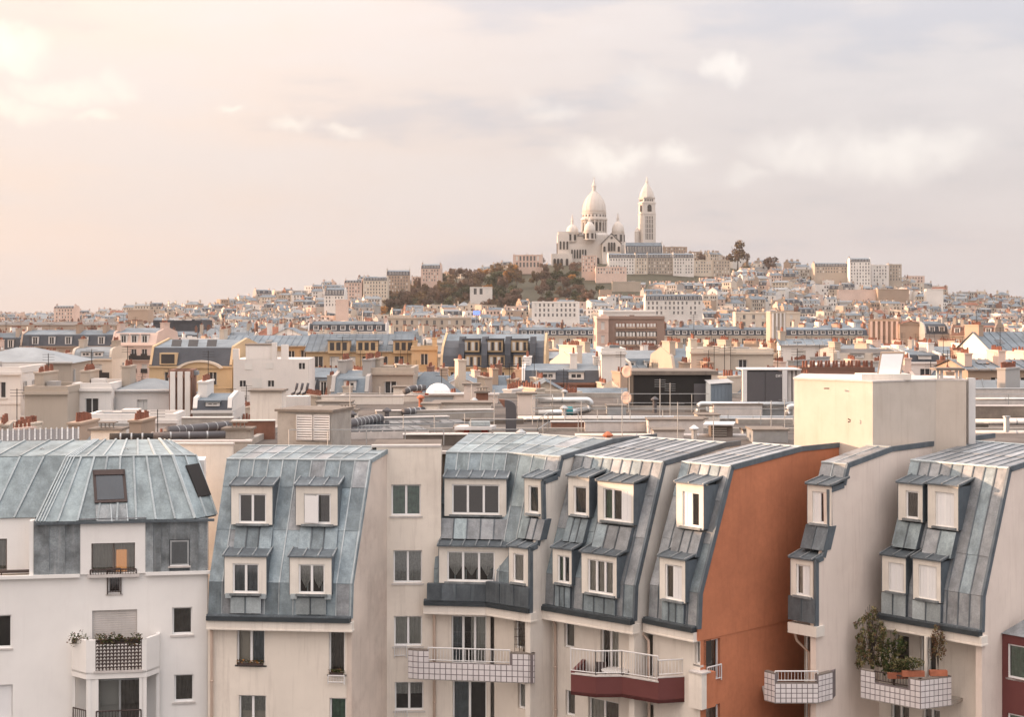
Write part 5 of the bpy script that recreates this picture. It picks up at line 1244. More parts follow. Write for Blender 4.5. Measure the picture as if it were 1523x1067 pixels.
    x = MB(); Y = 110; x.box(X(425, Y), X(458, Y), Y, Y + 1.5, ZD - 2, z(590, Y), 'far_white'); solo(x, 'parapet_wall', 'low pale plinth under the three bent cowls', 'wall', (X(440, Y), Y, ZD - 2))
    # corrugated roof at the left
    Y = 76; t = thing('corrugated_roof', 'dark ribbed metal roof sloping down behind the white house', 'roof', (X(40, Y), Y, ZD - .8))
    A_, B_ = P(-60, 661, 74), P(118, 656, 74); C_, D_ = P(118, 638, 80), P(-60, 643, 80)
    x = MB(); x.hexa([v - Vector((0, 0, .4)) for v in (A_, B_, C_, D_)], [A_, B_, C_, D_], 'black_sheet'); ro = x.build('base', t)
    zinc_quad(ro, A_, B_, C_, D_, 22, (0, 1), 'plant_grey', rib='zinc_grey', ribw=.09, ribh=.10)
    # lift shaft box
    c = G(1298, 672, ZC - 5.5); Y0 = 59.6; k = P(1298, 668, Y0); f = Fr(k.x, k.y, 0); zt = ZC + (HY - 569) / F * Y0; zb = ZC - 6.0
    pl = P(1181, 600, Y0 + 3.0); pr = P(1392, 600, Y0 + 1.5); pr2 = P(1437, 600, Y0 + 1.2)
    t = thing('lift_shaft', 'tall pale box-shaped lift housing rising behind the orange gable, one side sunlit', 'lift housing', (k.x, k.y + 2, zb))
    pts = [(pl.x, pl.y), (k.x, k.y), (pr.x, pr.y), (pr2.x, pr2.y), (pr2.x + .6, pr2.y + 3.6), (pl.x + 1.2, pl.y + 4.4)]
    x = MB(); x.hexa([Vector((a, b, zb)) for a, b in pts], [Vector((a, b, zt)) for a, b in pts], 'lift_render'); x.build('wall', t)
    cx_, cy_ = sum(a for a, b in pts) / 6, sum(b for a, b in pts) / 6
    x = MB(); big = [(cx_ + (a - cx_) * 1.012, cy_ + (b - cy_) * 1.012) for a, b in pts]; x.hexa([Vector((a, b, zt + .002)) for a, b in big], [Vector((a, b, zt + .06)) for a, b in big], 'ledge'); x.build('coping', t)
    x = MB(); q = P(1262, 626, Y0 + .55); x.tube([q + Vector((-.03, -.03, .07)), q + Vector((.06, -.06, .03)), q + Vector((.06, -.06, -.03)), q + Vector((-.03, -.03, -.06))], .025, 'rail_dark', 5); x.build('wall_hook', t)
    x = MB(); q = P(1229, 578, Y0 + 1.12); x.box(q.x - .10, q.x + .10, q.y - .12, q.y, q.z - .02, q.z + .02, 'rail_dark'); x.build('spout', t)
    x = MB(); q0 = P(1444, 570, Y0 + 1.7); x.box(q0.x - .12, q0.x + .16, q0.y - .1, q0.y + .25, zb, zt + .1, 'rail_white'); x.build('side_duct', t)
    # tilted smoke hatch on top
    Y = 60.6; t = thing('smoke_hatch', 'white square smoke hatch standing open on the lift housing', 'hatch', P(1322, 572, Y))
    q = [P(1303, 566, Y), P(1339, 564, Y), P(1346, 524, Y + .35), P(1310, 524.5, Y + .35)]; b = Vector((.03, .12, .03))
    x = MB(); x.hexa(q, [v + b for v in q], 'far_tan'); x.build('lid_frame', t)
    ce = sum(q, Vector()) / 4; q2 = [ce + (v - ce) * .88 - b * .15 for v in q]; x = MB(); x.hexa(q2, [v + b * .1 for v in q2], 'shutter_white'); x.build('lid_panel', t)
    x = MB(); a = P(1279, 572, Y); x.box(a.x, a.x + 2.0, Y - .3, Y + .9, zt + .06, zt + .30, 'pale_render'); x.build('kerb', t)
    Y = 61.5; t = thing('vent_table', 'small slab-topped vent standing on posts on the lift housing', 'vent', P(1410, 572, Y)); zc = ZC + (HY - 551) / F * Y
    for a in (1393, 1399, 1421, 1427):
        x = MB(); p = P(a, 560, Y); x.box(p.x - .05, p.x + .05, Y - .2, Y - .1, zt + .06, zc, 'ledge'); x.build('post', t)
    x = MB(); x.box(P(1389, 0, Y).x, P(1431, 0, Y).x, Y - .35, Y + .6, zc + .002, zc + .1, 'concrete_dark'); x.build('slab', t)
rooftop()
def clutter():
    rg = random.Random(3)
    X = lambda px, Y: (px - CX) / F * Y
    # slanting roof edges between the cream recess and the swan-neck flue
    for i, (a, b, Y, deg, h, m, lab) in enumerate(((495, 640, 78, 20, .30, 'ledge', 'long pale roof kerb running back beside the corrugated duct'), (520, 668, 82, 18, .45, 'galv', 'grey metal-capped upstand behind the pale roof kerb'), (560, 735, 87, 10, .55, 'concrete', 'concrete upstand in front of the cream housings'),
            (600, 730, 70.5, 3, .5, 'bitumen', 'dark bitumen upstand behind the recessed wall'), (735, 800, 72, 0, .42, 'black_sheet', 'black sheeted plinth under the swan-neck flue'), (820, 1040, 81, 0, .35, 'brick_brown', 'low brick kerb between the two long ducts'), (870, 1000, 79, 0, .5, 'ledge', 'low cream box beam in front of the long duct'), (1190, 1200, 80, 0, .4, 'ledge', 'small cream block by the lift housing'),
            (345, 408, 74, 4, .9, 'brick_brown', 'dusty pink beam beside the louvre housing'), (270, 345, 79, 2, .7, 'concrete', 'concrete kerb behind the upper dark duct'), (1447, 1560, 86, 0, .9, 'concrete_dark', 'dark service trench wall beyond the lift housing'), (1447, 1560, 100, 0, 1.2, 'ledge', 'pale parapet beyond the lift housing'))):
        fr = Fr(X(a, Y), Y, deg); u1 = fr.hit(b, 640, 0)[0]; x = MB(); x.box(0, u1, 0, .6, ZD - .5, ZD + h, m, fr.pt); x.box(-.04, u1 + .04, -.04, .64, ZD + h + .002, ZD + h + .05, 'ledge' if m != 'ledge' else 'galv', fr.pt)
        solo(x, 'roof_upstand', lab, 'kerb', fr.pt(0, 0, ZD - .5))
    for i in range(16):
        Y = rg.uniform(70, 108); px = rg.uniform(500, 1170); h = rg.uniform(1.0, 2.6); c = Vector((X(px, Y), Y, ZD)); x = MB()
        x.tube([c, c + Vector((0, 0, h))], .025, 'galv', 5)
        for k in range(4): x.tube([c + Vector((-.32, .05, h - .06 - k * .13)), c + Vector((.32, -.05, h - .06 - k * .13))], .012, 'galv', 4)
        solo(x, 'aerial', ('tall' if h > 1.8 else 'short') + ' thin television aerial ' + ('behind the cream recess' if px < 720 else 'in front of the black plant room' if px > 930 else 'near the folded steel duct'), 'aerial', c, 'aerials on the flat roof')
    for i in range(18):
        Y = rg.uniform(70, 108); px = rg.uniform(480, 1170); c = Vector((X(px, Y), Y, ZD)); h = rg.uniform(.3, .8); x = MB()
        mm = rg.choice(['galv', 'steel', 'terracotta', 'plant_grey']); x.lathe([(.13, 0), (.13, h), (.24, h + .02), (.26, h + .1), (.05, h + .26)], c, 10, mm)
        solo(x, 'vent_cowl', {'galv': 'grey', 'steel': 'shiny', 'terracotta': 'red', 'plant_grey': 'dark'}[mm] + (' short' if h < .55 else ' tall') + ' round vent cowl ' + ('behind the cream recess' if px < 720 else 'in front of the black plant room' if px > 930 else 'near the folded steel duct'), 'vent', c, 'vent cowls on the flat roof')
    for i in range(14):
        Y = rg.uniform(72, 106); px = rg.uniform(480, 1170); c = Vector((X(px, Y), Y, ZD)); w, d, h = rg.uniform(.5, 1.6), rg.uniform(.5, 1.1), rg.uniform(.3, .8); x = MB()
        x.box(c.x - w, c.x + w, c.y - d, c.y + d, ZD, ZD + h, rg.choice(['ledge', 'concrete', 'galv', 'pale_render'])); x.box(c.x - w - .06, c.x + w + .06, c.y - d - .06, c.y + d + .06, ZD + h + .002, ZD + h + .07, 'concrete_dark')
        solo(x, 'roof_box', ('broad' if w > 1 else 'narrow') + (' low' if h < .55 else ' tall') + ' lidded service box ' + ('behind the cream recess' if px < 720 else 'in front of the black plant room' if px > 930 else 'near the folded steel duct'), 'box', c, 'service boxes on the flat roof')
clutter()

# ------------------------------------------------------------------ the town: every house a thing of its own, the farthest ones one mass
class H_:                                            # geometry of one house, not yet linked
    pass
def gen(fr, W, D, zb, zw, roof='mansard', rise=4.2, wall='far_cream', roofm='far_zinc', lowm='far_slate', floorh=3.0, winw=1.15, winh=1.75, gap=2.5, rows=4, chim=2, chimm=None, dorm=True, far=False, blank=0, bal=False, side=True, chimh=1.2, lean=.35, rg=None):
    rg = rg or rnd; h = H_(); T = fr.pt
    h.wall, h.win, h.roof, h.chim, h.dorm = MB(), MB(), MB(), [], []
    n = max(1, int((W - .8) / gap)); rows = min(rows, int((zw - zb - .8) / floorh))
    m0 = (W - n * gap) / 2
    holes = []
    for j in range(rows):
        z1 = zw - .75 - j * floorh; z0 = z1 - winh
        for i in range(n):
            if blank and rg.random() < blank: continue
            u = m0 + gap * (i + .5); holes.append((u - winw / 2, u + winw / 2, z0, z1))
    shad = rg.random
    def wins(T2, hs, w):
        for a, b, c, d in hs:
            if far:
                h.win.poly([T2(a, w - .04, c), T2(b, w - .04, c), T2(b, w - .04, d), T2(a, w - .04, d)], 'far_glass' if shad() > .22 else 'far_shade'); continue
            s = shad()
            h.win.poly([T2(a, w + .2, c), T2(b, w + .2, c), T2(b, w + .2, d), T2(a, w + .2, d)], 'far_glass' if s > .2 else 'far_shade')
            h.win.box((a + b) / 2 - .05, (a + b) / 2 + .05, w + .13, w + .19, c, d, 'far_frame', T2)
            h.win.box(a, a + .08, w + .13, w + .195, c, d, 'far_frame', T2); h.win.box(b - .08, b, w + .13, w + .195, c, d, 'far_frame', T2)
            h.win.box(a - .12, b + .12, w - .10, w + .02, c - .14, c - .002, wall, T2)
            if bal: h.win.box(a - .1, b + .1, w - .22, w - .18, c, c + .85, 'far_iron', T2)
    if far:
        h.wall.box(0, W, 0, D, zb, zw, wall, T, skip='d')
    else:
        holes_wall(h.wall, T, 0, W, zb, zw, holes, wall, 0, .22)
        h.wall.box(0, W, .25, D, zb, zw, wall, T, skip='df')
        h.wall.box(-.02, 0, 0, .26, zb, zw, wall, T); h.wall.box(W, W + .02, 0, .26, zb, zw, wall, T)
        h.wall.box(-.15, W + .15, -.25, .1, zw - .12, zw + .12, wall, T)
        for j in range(rows): h.wall.box(-.02, W + .02, -.08, .02, zw - .75 - j * floorh - winh - .6, zw - .75 - j * floorh - winh - .42, wall, T)
        if bal:
            for j in (0, 2): h.win.box(.2, W - .2, -.75, -.70, zw - .75 - j * floorh - winh - .4, zw - .75 - j * floorh - winh + .5, 'far_iron', T); h.wall.box(.2, W - .2, -.75, .0, zw - .75 - j * floorh - winh - .52, zw - .75 - j * floorh - winh - .405, wall, T)
    wins(T, holes, 0)
    if side and not far and D > 5:
        Ts = (lambda u, w, z: T(w, D - u, z)) if fr.o.x > 0 else (lambda u, w, z: T(W - w, u, z))   # the flank that faces the camera line
        hs = []
        for j in range(rows):
            z1 = zw - .75 - j * floorh
            for i in range(int(D / 3.2)):
                if rg.random() < .55: continue
                u = 1.6 + i * 3.1; hs.append((u - .5, u + .5, z1 - 1.5, z1))
        for a, b, c, d in hs:
            h.win.poly([Ts(a, -.05, c), Ts(b, -.05, c), Ts(b, -.05, d), Ts(a, -.05, d)], 'far_glass')
            for p, q in ((a, a + .09), (b - .09, b), ((a + b) / 2 - .05, (a + b) / 2 + .05)): h.win.box(p, q, -.09, -.051, c, d, 'far_frame', Ts)
    zt = zw + rise
    if roof in ('mansard', 'curved'):
        i1 = rise * lean; z1 = zw + rise * .72; prof = [(0, zw + .12), (i1, z1), (D / 2, zt), (D - i1, z1), (D, zw + .12)]
        if roof == 'curved': prof = [(0, zw + .12), (i1 * .25, zw + rise * .35), (i1 * .75, zw + rise * .6), (i1 * 1.7, z1 + rise * .08), (D / 2, zt), (D - i1, z1), (D, zw + .12)]
        mats = [lowm] * len(prof); mats = [lowm if p[1] < z1 + rise * .05 and q[1] <= z1 + rise * .09 else roofm for p, q in zip(prof, prof[1:])]
        for (p, q), mm in zip(zip(prof, prof[1:]), mats):
            h.roof.poly([T(0, p[0], p[1]), T(W, p[0], p[1]), T(W, q[0], q[1]), T(0, q[0], q[1])], mm)
        for u in (0, W):
            h.roof.poly([T(u, p[0], p[1]) for p in prof], chimm or wall)
            if not far: h.roof.prism([T(u - .02, p[0], p[1] + .22) for p in prof] + [T(u - .02, D - .3, zw), T(u - .02, .3, zw)], fr.u * (.35 if u == 0 else -.35), chimm or wall)
        if dorm:
            for i in range(n):
                if far and i % 2: continue
                u = m0 + gap * (i + .5); dw = winw * .62; w0 = i1 * .18; za, zb_ = zw + .45, zw + rise * .62
                d = MB(); d.box(u - dw, u + dw, w0, i1 + .1, za, zb_, 'far_frame', T, skip='b'); d.box(u - dw - .1, u + dw + .1, w0 - .15, i1 + .3, zb_ + .002, zb_ + .14, roofm, T)
                d.poly([T(u - dw * .62, w0 - .02, za + .2), T(u + dw * .62, w0 - .02, za + .2), T(u + dw * .62, w0 - .02, zb_ - .2), T(u - dw * .62, w0 - .02, zb_ - .2)], 'far_glass')
                d.box(u - .05, u + .05, w0 - .05, w0 - .02, za + .2, zb_ - .2, 'far_frame', T); h.dorm.append(d)
    elif roof == 'gable':
        h.roof.poly([T(-.3, -.4, zw), T(W + .3, -.4, zw), T(W + .3, D / 2, zt), T(-.3, D / 2, zt)], roofm); h.roof.poly([T(-.3, D + .4, zw), T(W + .3, D + .4, zw), T(W + .3, D / 2, zt), T(-.3, D / 2, zt)], roofm)
        for u in (0, W): h.roof.poly([T(u, 0, zw), T(u, D, zw), T(u, D / 2, zt - .05)], wall)
        if not far:
            k = int(W / 1.1)
            for i in range(k + 1):
                u = -.25 + (W + .5) * i / k; h.roof.prism([T(u - .04, -.4, zw + .003), T(u + .04, -.4, zw + .003), T(u + .04, D / 2, zt + .003), T(u - .04, D / 2, zt + .003)], (0, 0, .09), roofm)
            for i in range(int(W / 7)):
                u = rg.uniform(1, W - 2); t0 = rg.uniform(.3, .55); q = [T(u, D / 2 * t0, zw + rise * t0 + .03), T(u + 1.1, D / 2 * t0, zw + rise * t0 + .03), T(u + 1.1, D / 2 * (t0 + .2), zw + rise * (t0 + .2) + .03), T(u, D / 2 * (t0 + .2), zw + rise * (t0 + .2) + .03)]
                h.roof.prism(q, (0, 0, .12), 'far_glass')
    elif roof == 'front':                            # gable towards the camera
        h.roof.poly([T(-.3, -.3, zw - .1), T(-.3, D, zw - .1), T(W / 2, D, zt), T(W / 2, -.3, zt)], roofm); h.roof.poly([T(W + .3, -.3, zw - .1), T(W + .3, D, zw - .1), T(W / 2, D, zt), T(W / 2, -.3, zt)], roofm)
        h.roof.poly([T(0, 0, zw), T(W, 0, zw), T(W / 2, 0, zt - .05)], wall)
    elif roof == 'hip':
        k = min(W, D) * .42; r_ = [T(-.3, -.4, zw), T(W + .3, -.4, zw), T(W + .3, D + .4, zw), T(-.3, D + .4, zw)]; a, b = T(k, D / 2, zt), T(W - k, D / 2, zt)
        for q in ([r_[0], r_[1], b, a], [r_[2], r_[3], a, b], [r_[1], r_[2], b], [r_[3], r_[0], a]): h.roof.poly(q, roofm)
    else:
        h.roof.box(-.05, W + .05, -.05, .3, zw + .002, zw + .55, wall, T); h.roof.box(-.05, W + .05, D - .3, D, zw + .002, zw + .55, wall, T)
        h.roof.box(-.05, .3, .301, D - .301, zw + .002, zw + .55, wall, T); h.roof.box(W - .3, W + .05, .301, D - .301, zw + .002, zw + .55, wall, T)
        h.roof.box(.3, W - .3, .3, D - .3, zw - .05, zw + .06, 'far_flat', T)
        k = 1 if far else rg.randint(3, 6) if W > 5 else 1
        for _ in range(k):
            u = rg.uniform(.8, max(1, W - 4)); w = rg.uniform(1, max(1.2, D - 4)); a, b, c = rg.uniform(.5, 2.4), rg.uniform(.5, 2.0), rg.uniform(.35, max(.9, rise * .7))
            h.roof.box(u, u + a, w, w + b, zw + .06, zw + .06 + c, rg.choice([wall, 'far_grey', 'far_zinc_pale', 'far_white']), T)
        zt = zw + .6
    cm = chimm or rg.choice([wall, wall, 'far_cream', 'far_stone', 'far_pink', 'far_tan'])
    for i in range(chim):
        c = MB(); fl = roof == 'flat'
        u = (.1 if i == 0 else W - .85 if i == 1 else rg.uniform(2, max(2.1, W - 3))); lw = rg.uniform(2.2, 4.6) if not far else 3.2; w0 = rg.uniform(D * .12, max(D * .13, D * .55 - lw * .4)) if not fl else D * .3
        z0 = zw + (.0 if fl else rise * .35); z1 = zt + rg.uniform(.5, 1.0) * chimh
        c.box(u, u + .75, w0, w0 + lw, z0, z1, cm, T); c.box(u - .08, u + .83, w0 - .08, w0 + lw + .08, z1 + .002, z1 + .14, cm, T)
        k = int(lw / .42)
        for j in range(k):
            if rg.random() < .12: continue
            p = T(u + .375, w0 + .25 + j * .42, z1 + .14); hh = rg.uniform(.3, .55)
            if far: c.box(p.x - .12, p.x + .12, p.y - .11, p.y + .11, p.z, p.z + hh, 'far_pots', skip='d')
            else: c.lathe([(.12, 0), (.085, hh), (.11, hh + .03)], p, 6, 'far_pots')
        if not far and rg.random() < .5:             # television aerial
            p = T(u + .4, w0 + lw * rg.random(), z1); hh = rg.uniform(1.5, 3); c.tube([p, p + Vector((0, 0, hh))], .035, 'far_iron', 4)
            for k in range(3): c.tube([p + Vector((-.5, 0, hh - .1 - k * .22)), p + Vector((.5, .1, hh - .1 - k * .22))], .02, 'far_iron', 4)
        h.chim.append(c)
    h.top = zt; return h
def emit(h, name, label, cat, base, group=None, near=False, extra=None):
    t = thing(name, label, cat, base, group)
    h.wall.build('wall', t)
    if h.win.v: h.win.build('window_glazing', t, kind='stuff')
    if h.roof.v: h.roof.build('roof', t)
    if h.dorm:
        if near:
            for d in h.dorm: d.build('dormer', t)
        else:
            m = MB()
            for d in h.dorm: join(m, d)
            m.build('dormer_row', t, kind='stuff')
    for c in h.chim: c.build('chimney', t)
    return t
def join(m, d):
    o = len(m.v); m.v.extend(d.v); m.f.extend(tuple(i + o for i in f) for f in d.f); m.m.extend(d.m)
def span(px0, px1, Y, deg):
    a = P(px0, HY, Y); f = Fr(a.x, a.y, deg); return f, f.hit(px1, HY, 0)[0]
COVER = []                                           # (px0, px1, visible bottom, distance) of the named houses, kept free in front
def named(label, px0, px1, y_eave, y_ridge, y_bot, Y, deg=0, D=12, name='house', cat='house', near=None, **k):
    fr, W = span(px0, px1, Y, deg)
    zw = ZC + (HY - y_eave) / F * Y; zt = ZC + (HY - y_ridge) / F * (Y + (D / 2 if k.get('roof', 'mansard') != 'flat' else 0))
    b = fr.pt(W / 2, D / 2, 0); zg = ground_z(b.x, b.y)
    h = gen(fr, W, D, zg - 2, zw, rise=max(.8, zt - zw), **k)
    t = emit(h, name, label, cat, (b.x, b.y, zg), near=(Y < 260 if near is None else near))
    COVER.append((px0, px1, y_bot, Y, D)); return t, fr, W, zw, zt
def ppart(t, name, mb): return mb.build(name, t)

def town_named():
    # left
    t, fr, W, zw, zt = named('grand stone mansion with low grey hipped roof and tall windows', -70, 106, 541, 517, 590, 170, 6, 14, roof='hip', wall='far_stone', roofm='far_zinc_pale', gap=3.6, winw=1.5, winh=2.6, floorh=4, rows=3, chim=0)
    named('long stone range with round-topped dormers in a dark slate roof', 30, 172, 516, 491, 530, 330, 3, 14, roof='mansard', wall='far_tan', lowm='far_slate', roofm='far_zinc', gap=3.6, rows=2, chim=4)
    named('curved-roofed cream house with striped zinc dormers beside the stone mansion', 107, 166, 535, 516, 585, 232, 2, 12, roof='curved', wall='far_cream', lowm='far_zinc_pale', roofm='far_zinc_pale', bal=True, gap=1.9, rows=4)
    named('tall sunlit stone house with peach dormers and iron balconies', 166, 232, 514, 488, 585, 300, -8, 13, wall='far_pink', lowm='far_pink', roofm='far_zinc', bal=True, gap=2.2, rows=5)
    t, fr, W, zw, zt = named('domed ochre theatre-like building with arched pediment and slate band', 222, 345, 546, 505, 560, 212, -4, 18, roof='mansard', wall='far_ochre', lowm='far_slate', roofm='far_zinc', dorm=False, rows=1, chim=0, gap=3.2)
    T = fr.pt; x = MB(); cu = W * .62; rr = W * .31
    for i in range(12):
        a0, a1 = R(25 + 130 * i / 12), R(25 + 130 * (i + 1) / 12); q = [T(cu + rr * math.cos(a), -.5, zw - .9 + s * math.sin(a) * rr * .5) for a, s in ((a0, 1), (a1, 1))] + [T(cu + (rr - .5) * math.cos(a), -.5, zw - .9 + math.sin(a) * (rr - .5) * .5) for a in (a1, a0)]
        x.hexa(q, [v + fr.w * 3 for v in q], 'far_cream')
    x.build('arched_pediment', t)
    x = MB(); x.poly([T(cu + (rr - .5) * math.cos(R(25 + 13 * i)), -.2, zw - .9 + math.sin(R(25 + 13 * i)) * (rr - .5) * .5) for i in range(11)], 'far_ochre'); x.build('tympanum', t)
    for px in (247, 272, 300):
        u = fr.hit(px, 530, 0)[0]; x = MB(); q = [T(u, 2.4, zw + 2.6), T(u + 1.4, 2.4, zw + 2.6), T(u + 1.4, 3.1, zw + 3.7), T(u, 3.1, zw + 3.7)]; x.prism(q, (0, -.1, .12), 'far_glass'); x.build('roof_window', t)
    x = MB(); u = fr.hit(238, 548, 0)[0]; x.box(u, u + 2.4, -.2, 1.5, zw + .3, zw + 2.0, 'far_ochre', T); x.box(u + .25, u + 2.15, -.25, -.201, zw + .5, zw + 1.8, 'far_glass', T); x.build('dormer', t)
    named('long blue grey zinc roof over an ochre attic behind the white block', 322, 470, 516, 499, 548, 262, 1, 18, roof='gable', wall='far_ochre', roofm='far_zinc', rows=2, chim=1, gap=2.2, winh=1.9)
    t, fr, W, zw, zt = named('ochre ornate block with skylit zinc roof and pilastered attic windows', 455, 612, 524, 497, 550, 250, 2, 22, roof='gable', wall='far_ochre', roofm='far_zinc', rows=2, chim=0, gap=2.7, winw=1.6)
    T = fr.pt
    for px in (488, 530, 585):
        u = fr.hit(px, 520, 0)[0]; x = MB(); x.box(u, u + 3.6, -.5, 4, zw - .2, zw + 1.9, 'far_ochre', T); x.box(u - .2, u + 3.8, -.7, 4.2, zw + 1.902, zw + 2.1, 'far_zinc', T)
        for k in range(3): x.box(u + .35 + k * 1.05, u + 1.05 + k * 1.05, -.55, -.501, zw + .3, zw + 1.6, 'far_glass', T)
        x.build('attic_dormer', t)
    for k in range(int(W / .9)):
        pass
    x = MB(); [x.lathe([(.2, 0), (.15, .8)], T(.6 + k * .9, -1.2, zw - 3.0), 5, 'far_pots') for k in range(int(W / .9))]; x.box(0, W, -1.5, -.9, zw - 3.6, zw - 3.0, 'far_brick', T); x.build('chimney_pot_row', t, kind='stuff')
    named('small ochre pavilion with twin urns at the end of the ornate block', 612, 650, 520, 508, 550, 246, 2, 8, roof='flat', wall='far_ochre', rows=2, chim=2, gap=2.1, winw=1.2, chimm='far_ochre')
    # building with big curved slate dormers
    t, fr, W, zw, zt = named('slate-roofed block with two storeys of wide ochre dormers between curved black fins', 655, 812, 547, 497, 556, 238, -3, 18, roof='curved', wall='far_ochre', lowm='far_slate', roofm='far_zinc', dorm=False, rows=1, chim=0, lean=.62)
    T = fr.pt
    for px in (700, 735, 772):
        for lev in range(2):
            u = fr.hit(px + lev * -4 + 4, 530, 0)[0]; wd = 2.6; za = zw + .1 + lev * 2.35; w0 = .1 + lev * 1.0
            x = MB(); x.box(u - wd / 2, u + wd / 2, w0, w0 + 3.5, za, za + 1.9, 'far_ochre', T); x.box(u - wd / 2 - .1, u + wd / 2 + .1, w0 - .2, w0 + 3.6, za + 1.902, za + 2.15, 'far_slate', T)
            for k in range(4): x.box(u - wd / 2 + .2 + k * .58, u - wd / 2 + .62 + k * .58, w0 - .06, w0 - .001, za + .25, za + 1.6, 'far_glass' if k % 2 else 'far_shade', T); 
            x.build('dormer', t)
    for px in (682, 716, 751, 788):
        u = fr.hit(px, 530, 0)[0]; x = MB(); pr = [(-.6, zw), (-.35, zw + 2), (.5, zw + 3.8), (1.8, zw + 4.9), (4.5, zw + 4.9), (4.5, zw)]
        x.prism([T(u, a, b) for a, b in pr], fr.u * .9, 'far_slate'); x.build('curved_fin', t)
    # white modernist block
    fr, W = span(347, 459, 205, 3); T = fr.pt; b = fr.pt(W / 2, 6, 0); t = thing('white_block', 'plain white modern block with stepped top and a few small windows', 'block', b)
    zz = lambda py: ZC + (HY - py) / F * 205
    uu = lambda px: fr.hit(px, 560, 0)[0]
    hs = []
    for px, py in ((361, 571), (403, 571), (361, 596), (361, 620), (449, 545)): hs.append((uu(px - 4.5), uu(px + 4.5), zz(py + 4.5), zz(py - 4.5)))
    x = MB(); holes_wall(x, T, 0, W, -1, zz(535), hs, 'far_white', 0, .3); x.box(0, W, .32, 11, -1, zz(535), 'far_white', T); x.build('wall', t)
    for a, b_, c, d in hs:
        x = MB(); x.poly([T(a, .25, c), T(b_, .25, c), T(b_, .25, d), T(a, .25, d)], 'far_glass'); x.box((a + b_) / 2 - .05, (a + b_) / 2 + .05, .15, .24, c, d, 'far_frame', T); x.build('window', t)
    x = MB(); x.box(uu(365), uu(404), .3, 6, zz(535), zz(514), 'far_white', T); x.box(uu(364), uu(405), .2, 6.1, zz(514) + .002, zz(512), 'concrete_dark', T); x.build('penthouse', t)
    for a, b_, y0 in ((346, 355, 519), (404, 411, 510), (418, 428, 513)): x = MB(); x.box(uu(a), uu(b_), .02, 1.2, zz(535) + .001, zz(y0), 'far_white', T); x.build('flue', t)
    for a, b_, y0, y1 in ((364, 375, 541, 550), (395, 407, 540, 549), (375, 389, 563, 577)): x = MB(); x.box(uu(a), uu(b_), -.05, -.001, zz(y1), zz(y0), 'far_shade', T); x.build('blind', t)
    COVER.append((345, 460, 625, 205, 12))
    # middle distance
    named('dark slate house with white dormers and two pale flues in front of the curved-roof block', 776, 896, 571, 541, 575, 158, -2, 12, wall='far_brick', lowm='far_slate', roofm='far_zinc', gap=3.0, winw=1.3, rows=1, chim=3, chimm='far_white')
    t, fr, W, zw, zt = named('blank white gable wall standing beside the slate house', 895, 930, 526, 524, 565, 156, 0, 10, roof='flat', wall='far_white', rows=0, chim=0)
    named('small cream house with grey gable and one window', 790, 834, 581, 566, 592, 128, 0, 8, roof='front', wall='far_cream', roofm='far_zinc', rows=0, chim=0)
    t, fr, W, zw, zt = named('mauve brown concrete office with recessed window bands', 905, 988, 474, 472, 521, 335, 0, 14, roof='flat', wall='far_brown', rows=0, chim=0, side=False, cat='office', name='office_block')
    T = fr.pt; za = lambda py: ZC + (HY - py) / F * 335
    for r_, (a, b_) in enumerate(((480, 489), (493, 503), (506, 515))):
        for k in range(4):
            u0 = fr.hit(916 + k * 15.5, 490, 0)[0]; u1 = fr.hit(930 + k * 15.5, 490, 0)[0]
            x = MB(); x.box(u0, u1, -.12, -.001, za(b_), za(a), 'far_glass' if r_ else 'far_brick', T); x.box(u0, u1, -.3, -.121, za(b_), za(b_) + .35, 'far_tan', T)
            for j in range(3): x.box(u0 + (u1 - u0) * j / 3, u0 + (u1 - u0) * j / 3 + .5, -.16, -.121, za(b_) + .4, za(a) - .2, 'far_shade' if (j + k) % 2 else 'far_frame', T)
            x.build('window_bay', t)
    named('left side of the concrete office with sunlight put into its colour', 888, 905, 474, 472, 521, 333, 0, 14, roof='flat', wall='far_pink', rows=3, chim=0, gap=1.3, winw=.8, cat='office', name='office_block')  # office's left face as its own block, sunlight put into the pinker wall colour
    for a, b_, lab in ((770, 888, 'slate-roofed cream terrace ending at the concrete office'), (988, 1148, 'slate-roofed cream terrace between the concrete office and the white slab tower'), (1168, 1292, 'slate-roofed cream terrace between the white slab tower and the tan blank walls')):
        named(lab, a, b_, 500, 487, 513, 425, 0, 12, wall='far_cream', lowm='far_slate', roofm='far_zinc', gap=2.1, winw=1.1, rows=3, chim=3, near=False, name='terrace', cat='terrace', chimm='far_brick')
    t, fr, W, zw, zt = named('tall pale slab tower with vertical flues', 1146, 1169, 466, 465, 511, 400, 0, 7, roof='flat', wall='far_stone', rows=0, chim=0)
    for k in range(4): x = MB(); u = W * (k + .35) / 4; x.box(u, u + .45, -.35, -.001, 0, zw, 'far_white', fr.pt); x.build('flue', t)
    t, fr, W, zw, zt = named('tan blank party wall with tall ribbed flues lit by the sun', 1292, 1338, 478, 476, 513, 385, -18, 9, roof='flat', wall='far_tan', rows=0, chim=3, chimm='far_brick')
    for k in range(6): x = MB(); u = W * (k + .3) / 6; x.box(u, u + .6, -.5, -.001, 0, zw, 'far_pink', fr.pt); x.build('flue', t)
    named('tan rubble gable beside the ribbed flues', 1338, 1370, 482, 478, 513, 380, -8, 10, roof='front', wall='far_tan', roofm='far_tile', rows=0, chim=1)
    named('house with curved dark slate roof and many chimneys beyond the tan walls', 1376, 1412, 498, 478, 513, 375, 4, 11, roof='curved', wall='far_grey', lowm='far_slate', roofm='far_zinc', rows=2, chim=2)
    named('brown gabled house with curved slate roof behind the lift housing', 1413, 1480, 500, 480, 515, 370, -30, 11, roof='curved', wall='far_tan', lowm='far_brick', roofm='far_slate', rows=1, chim=3)
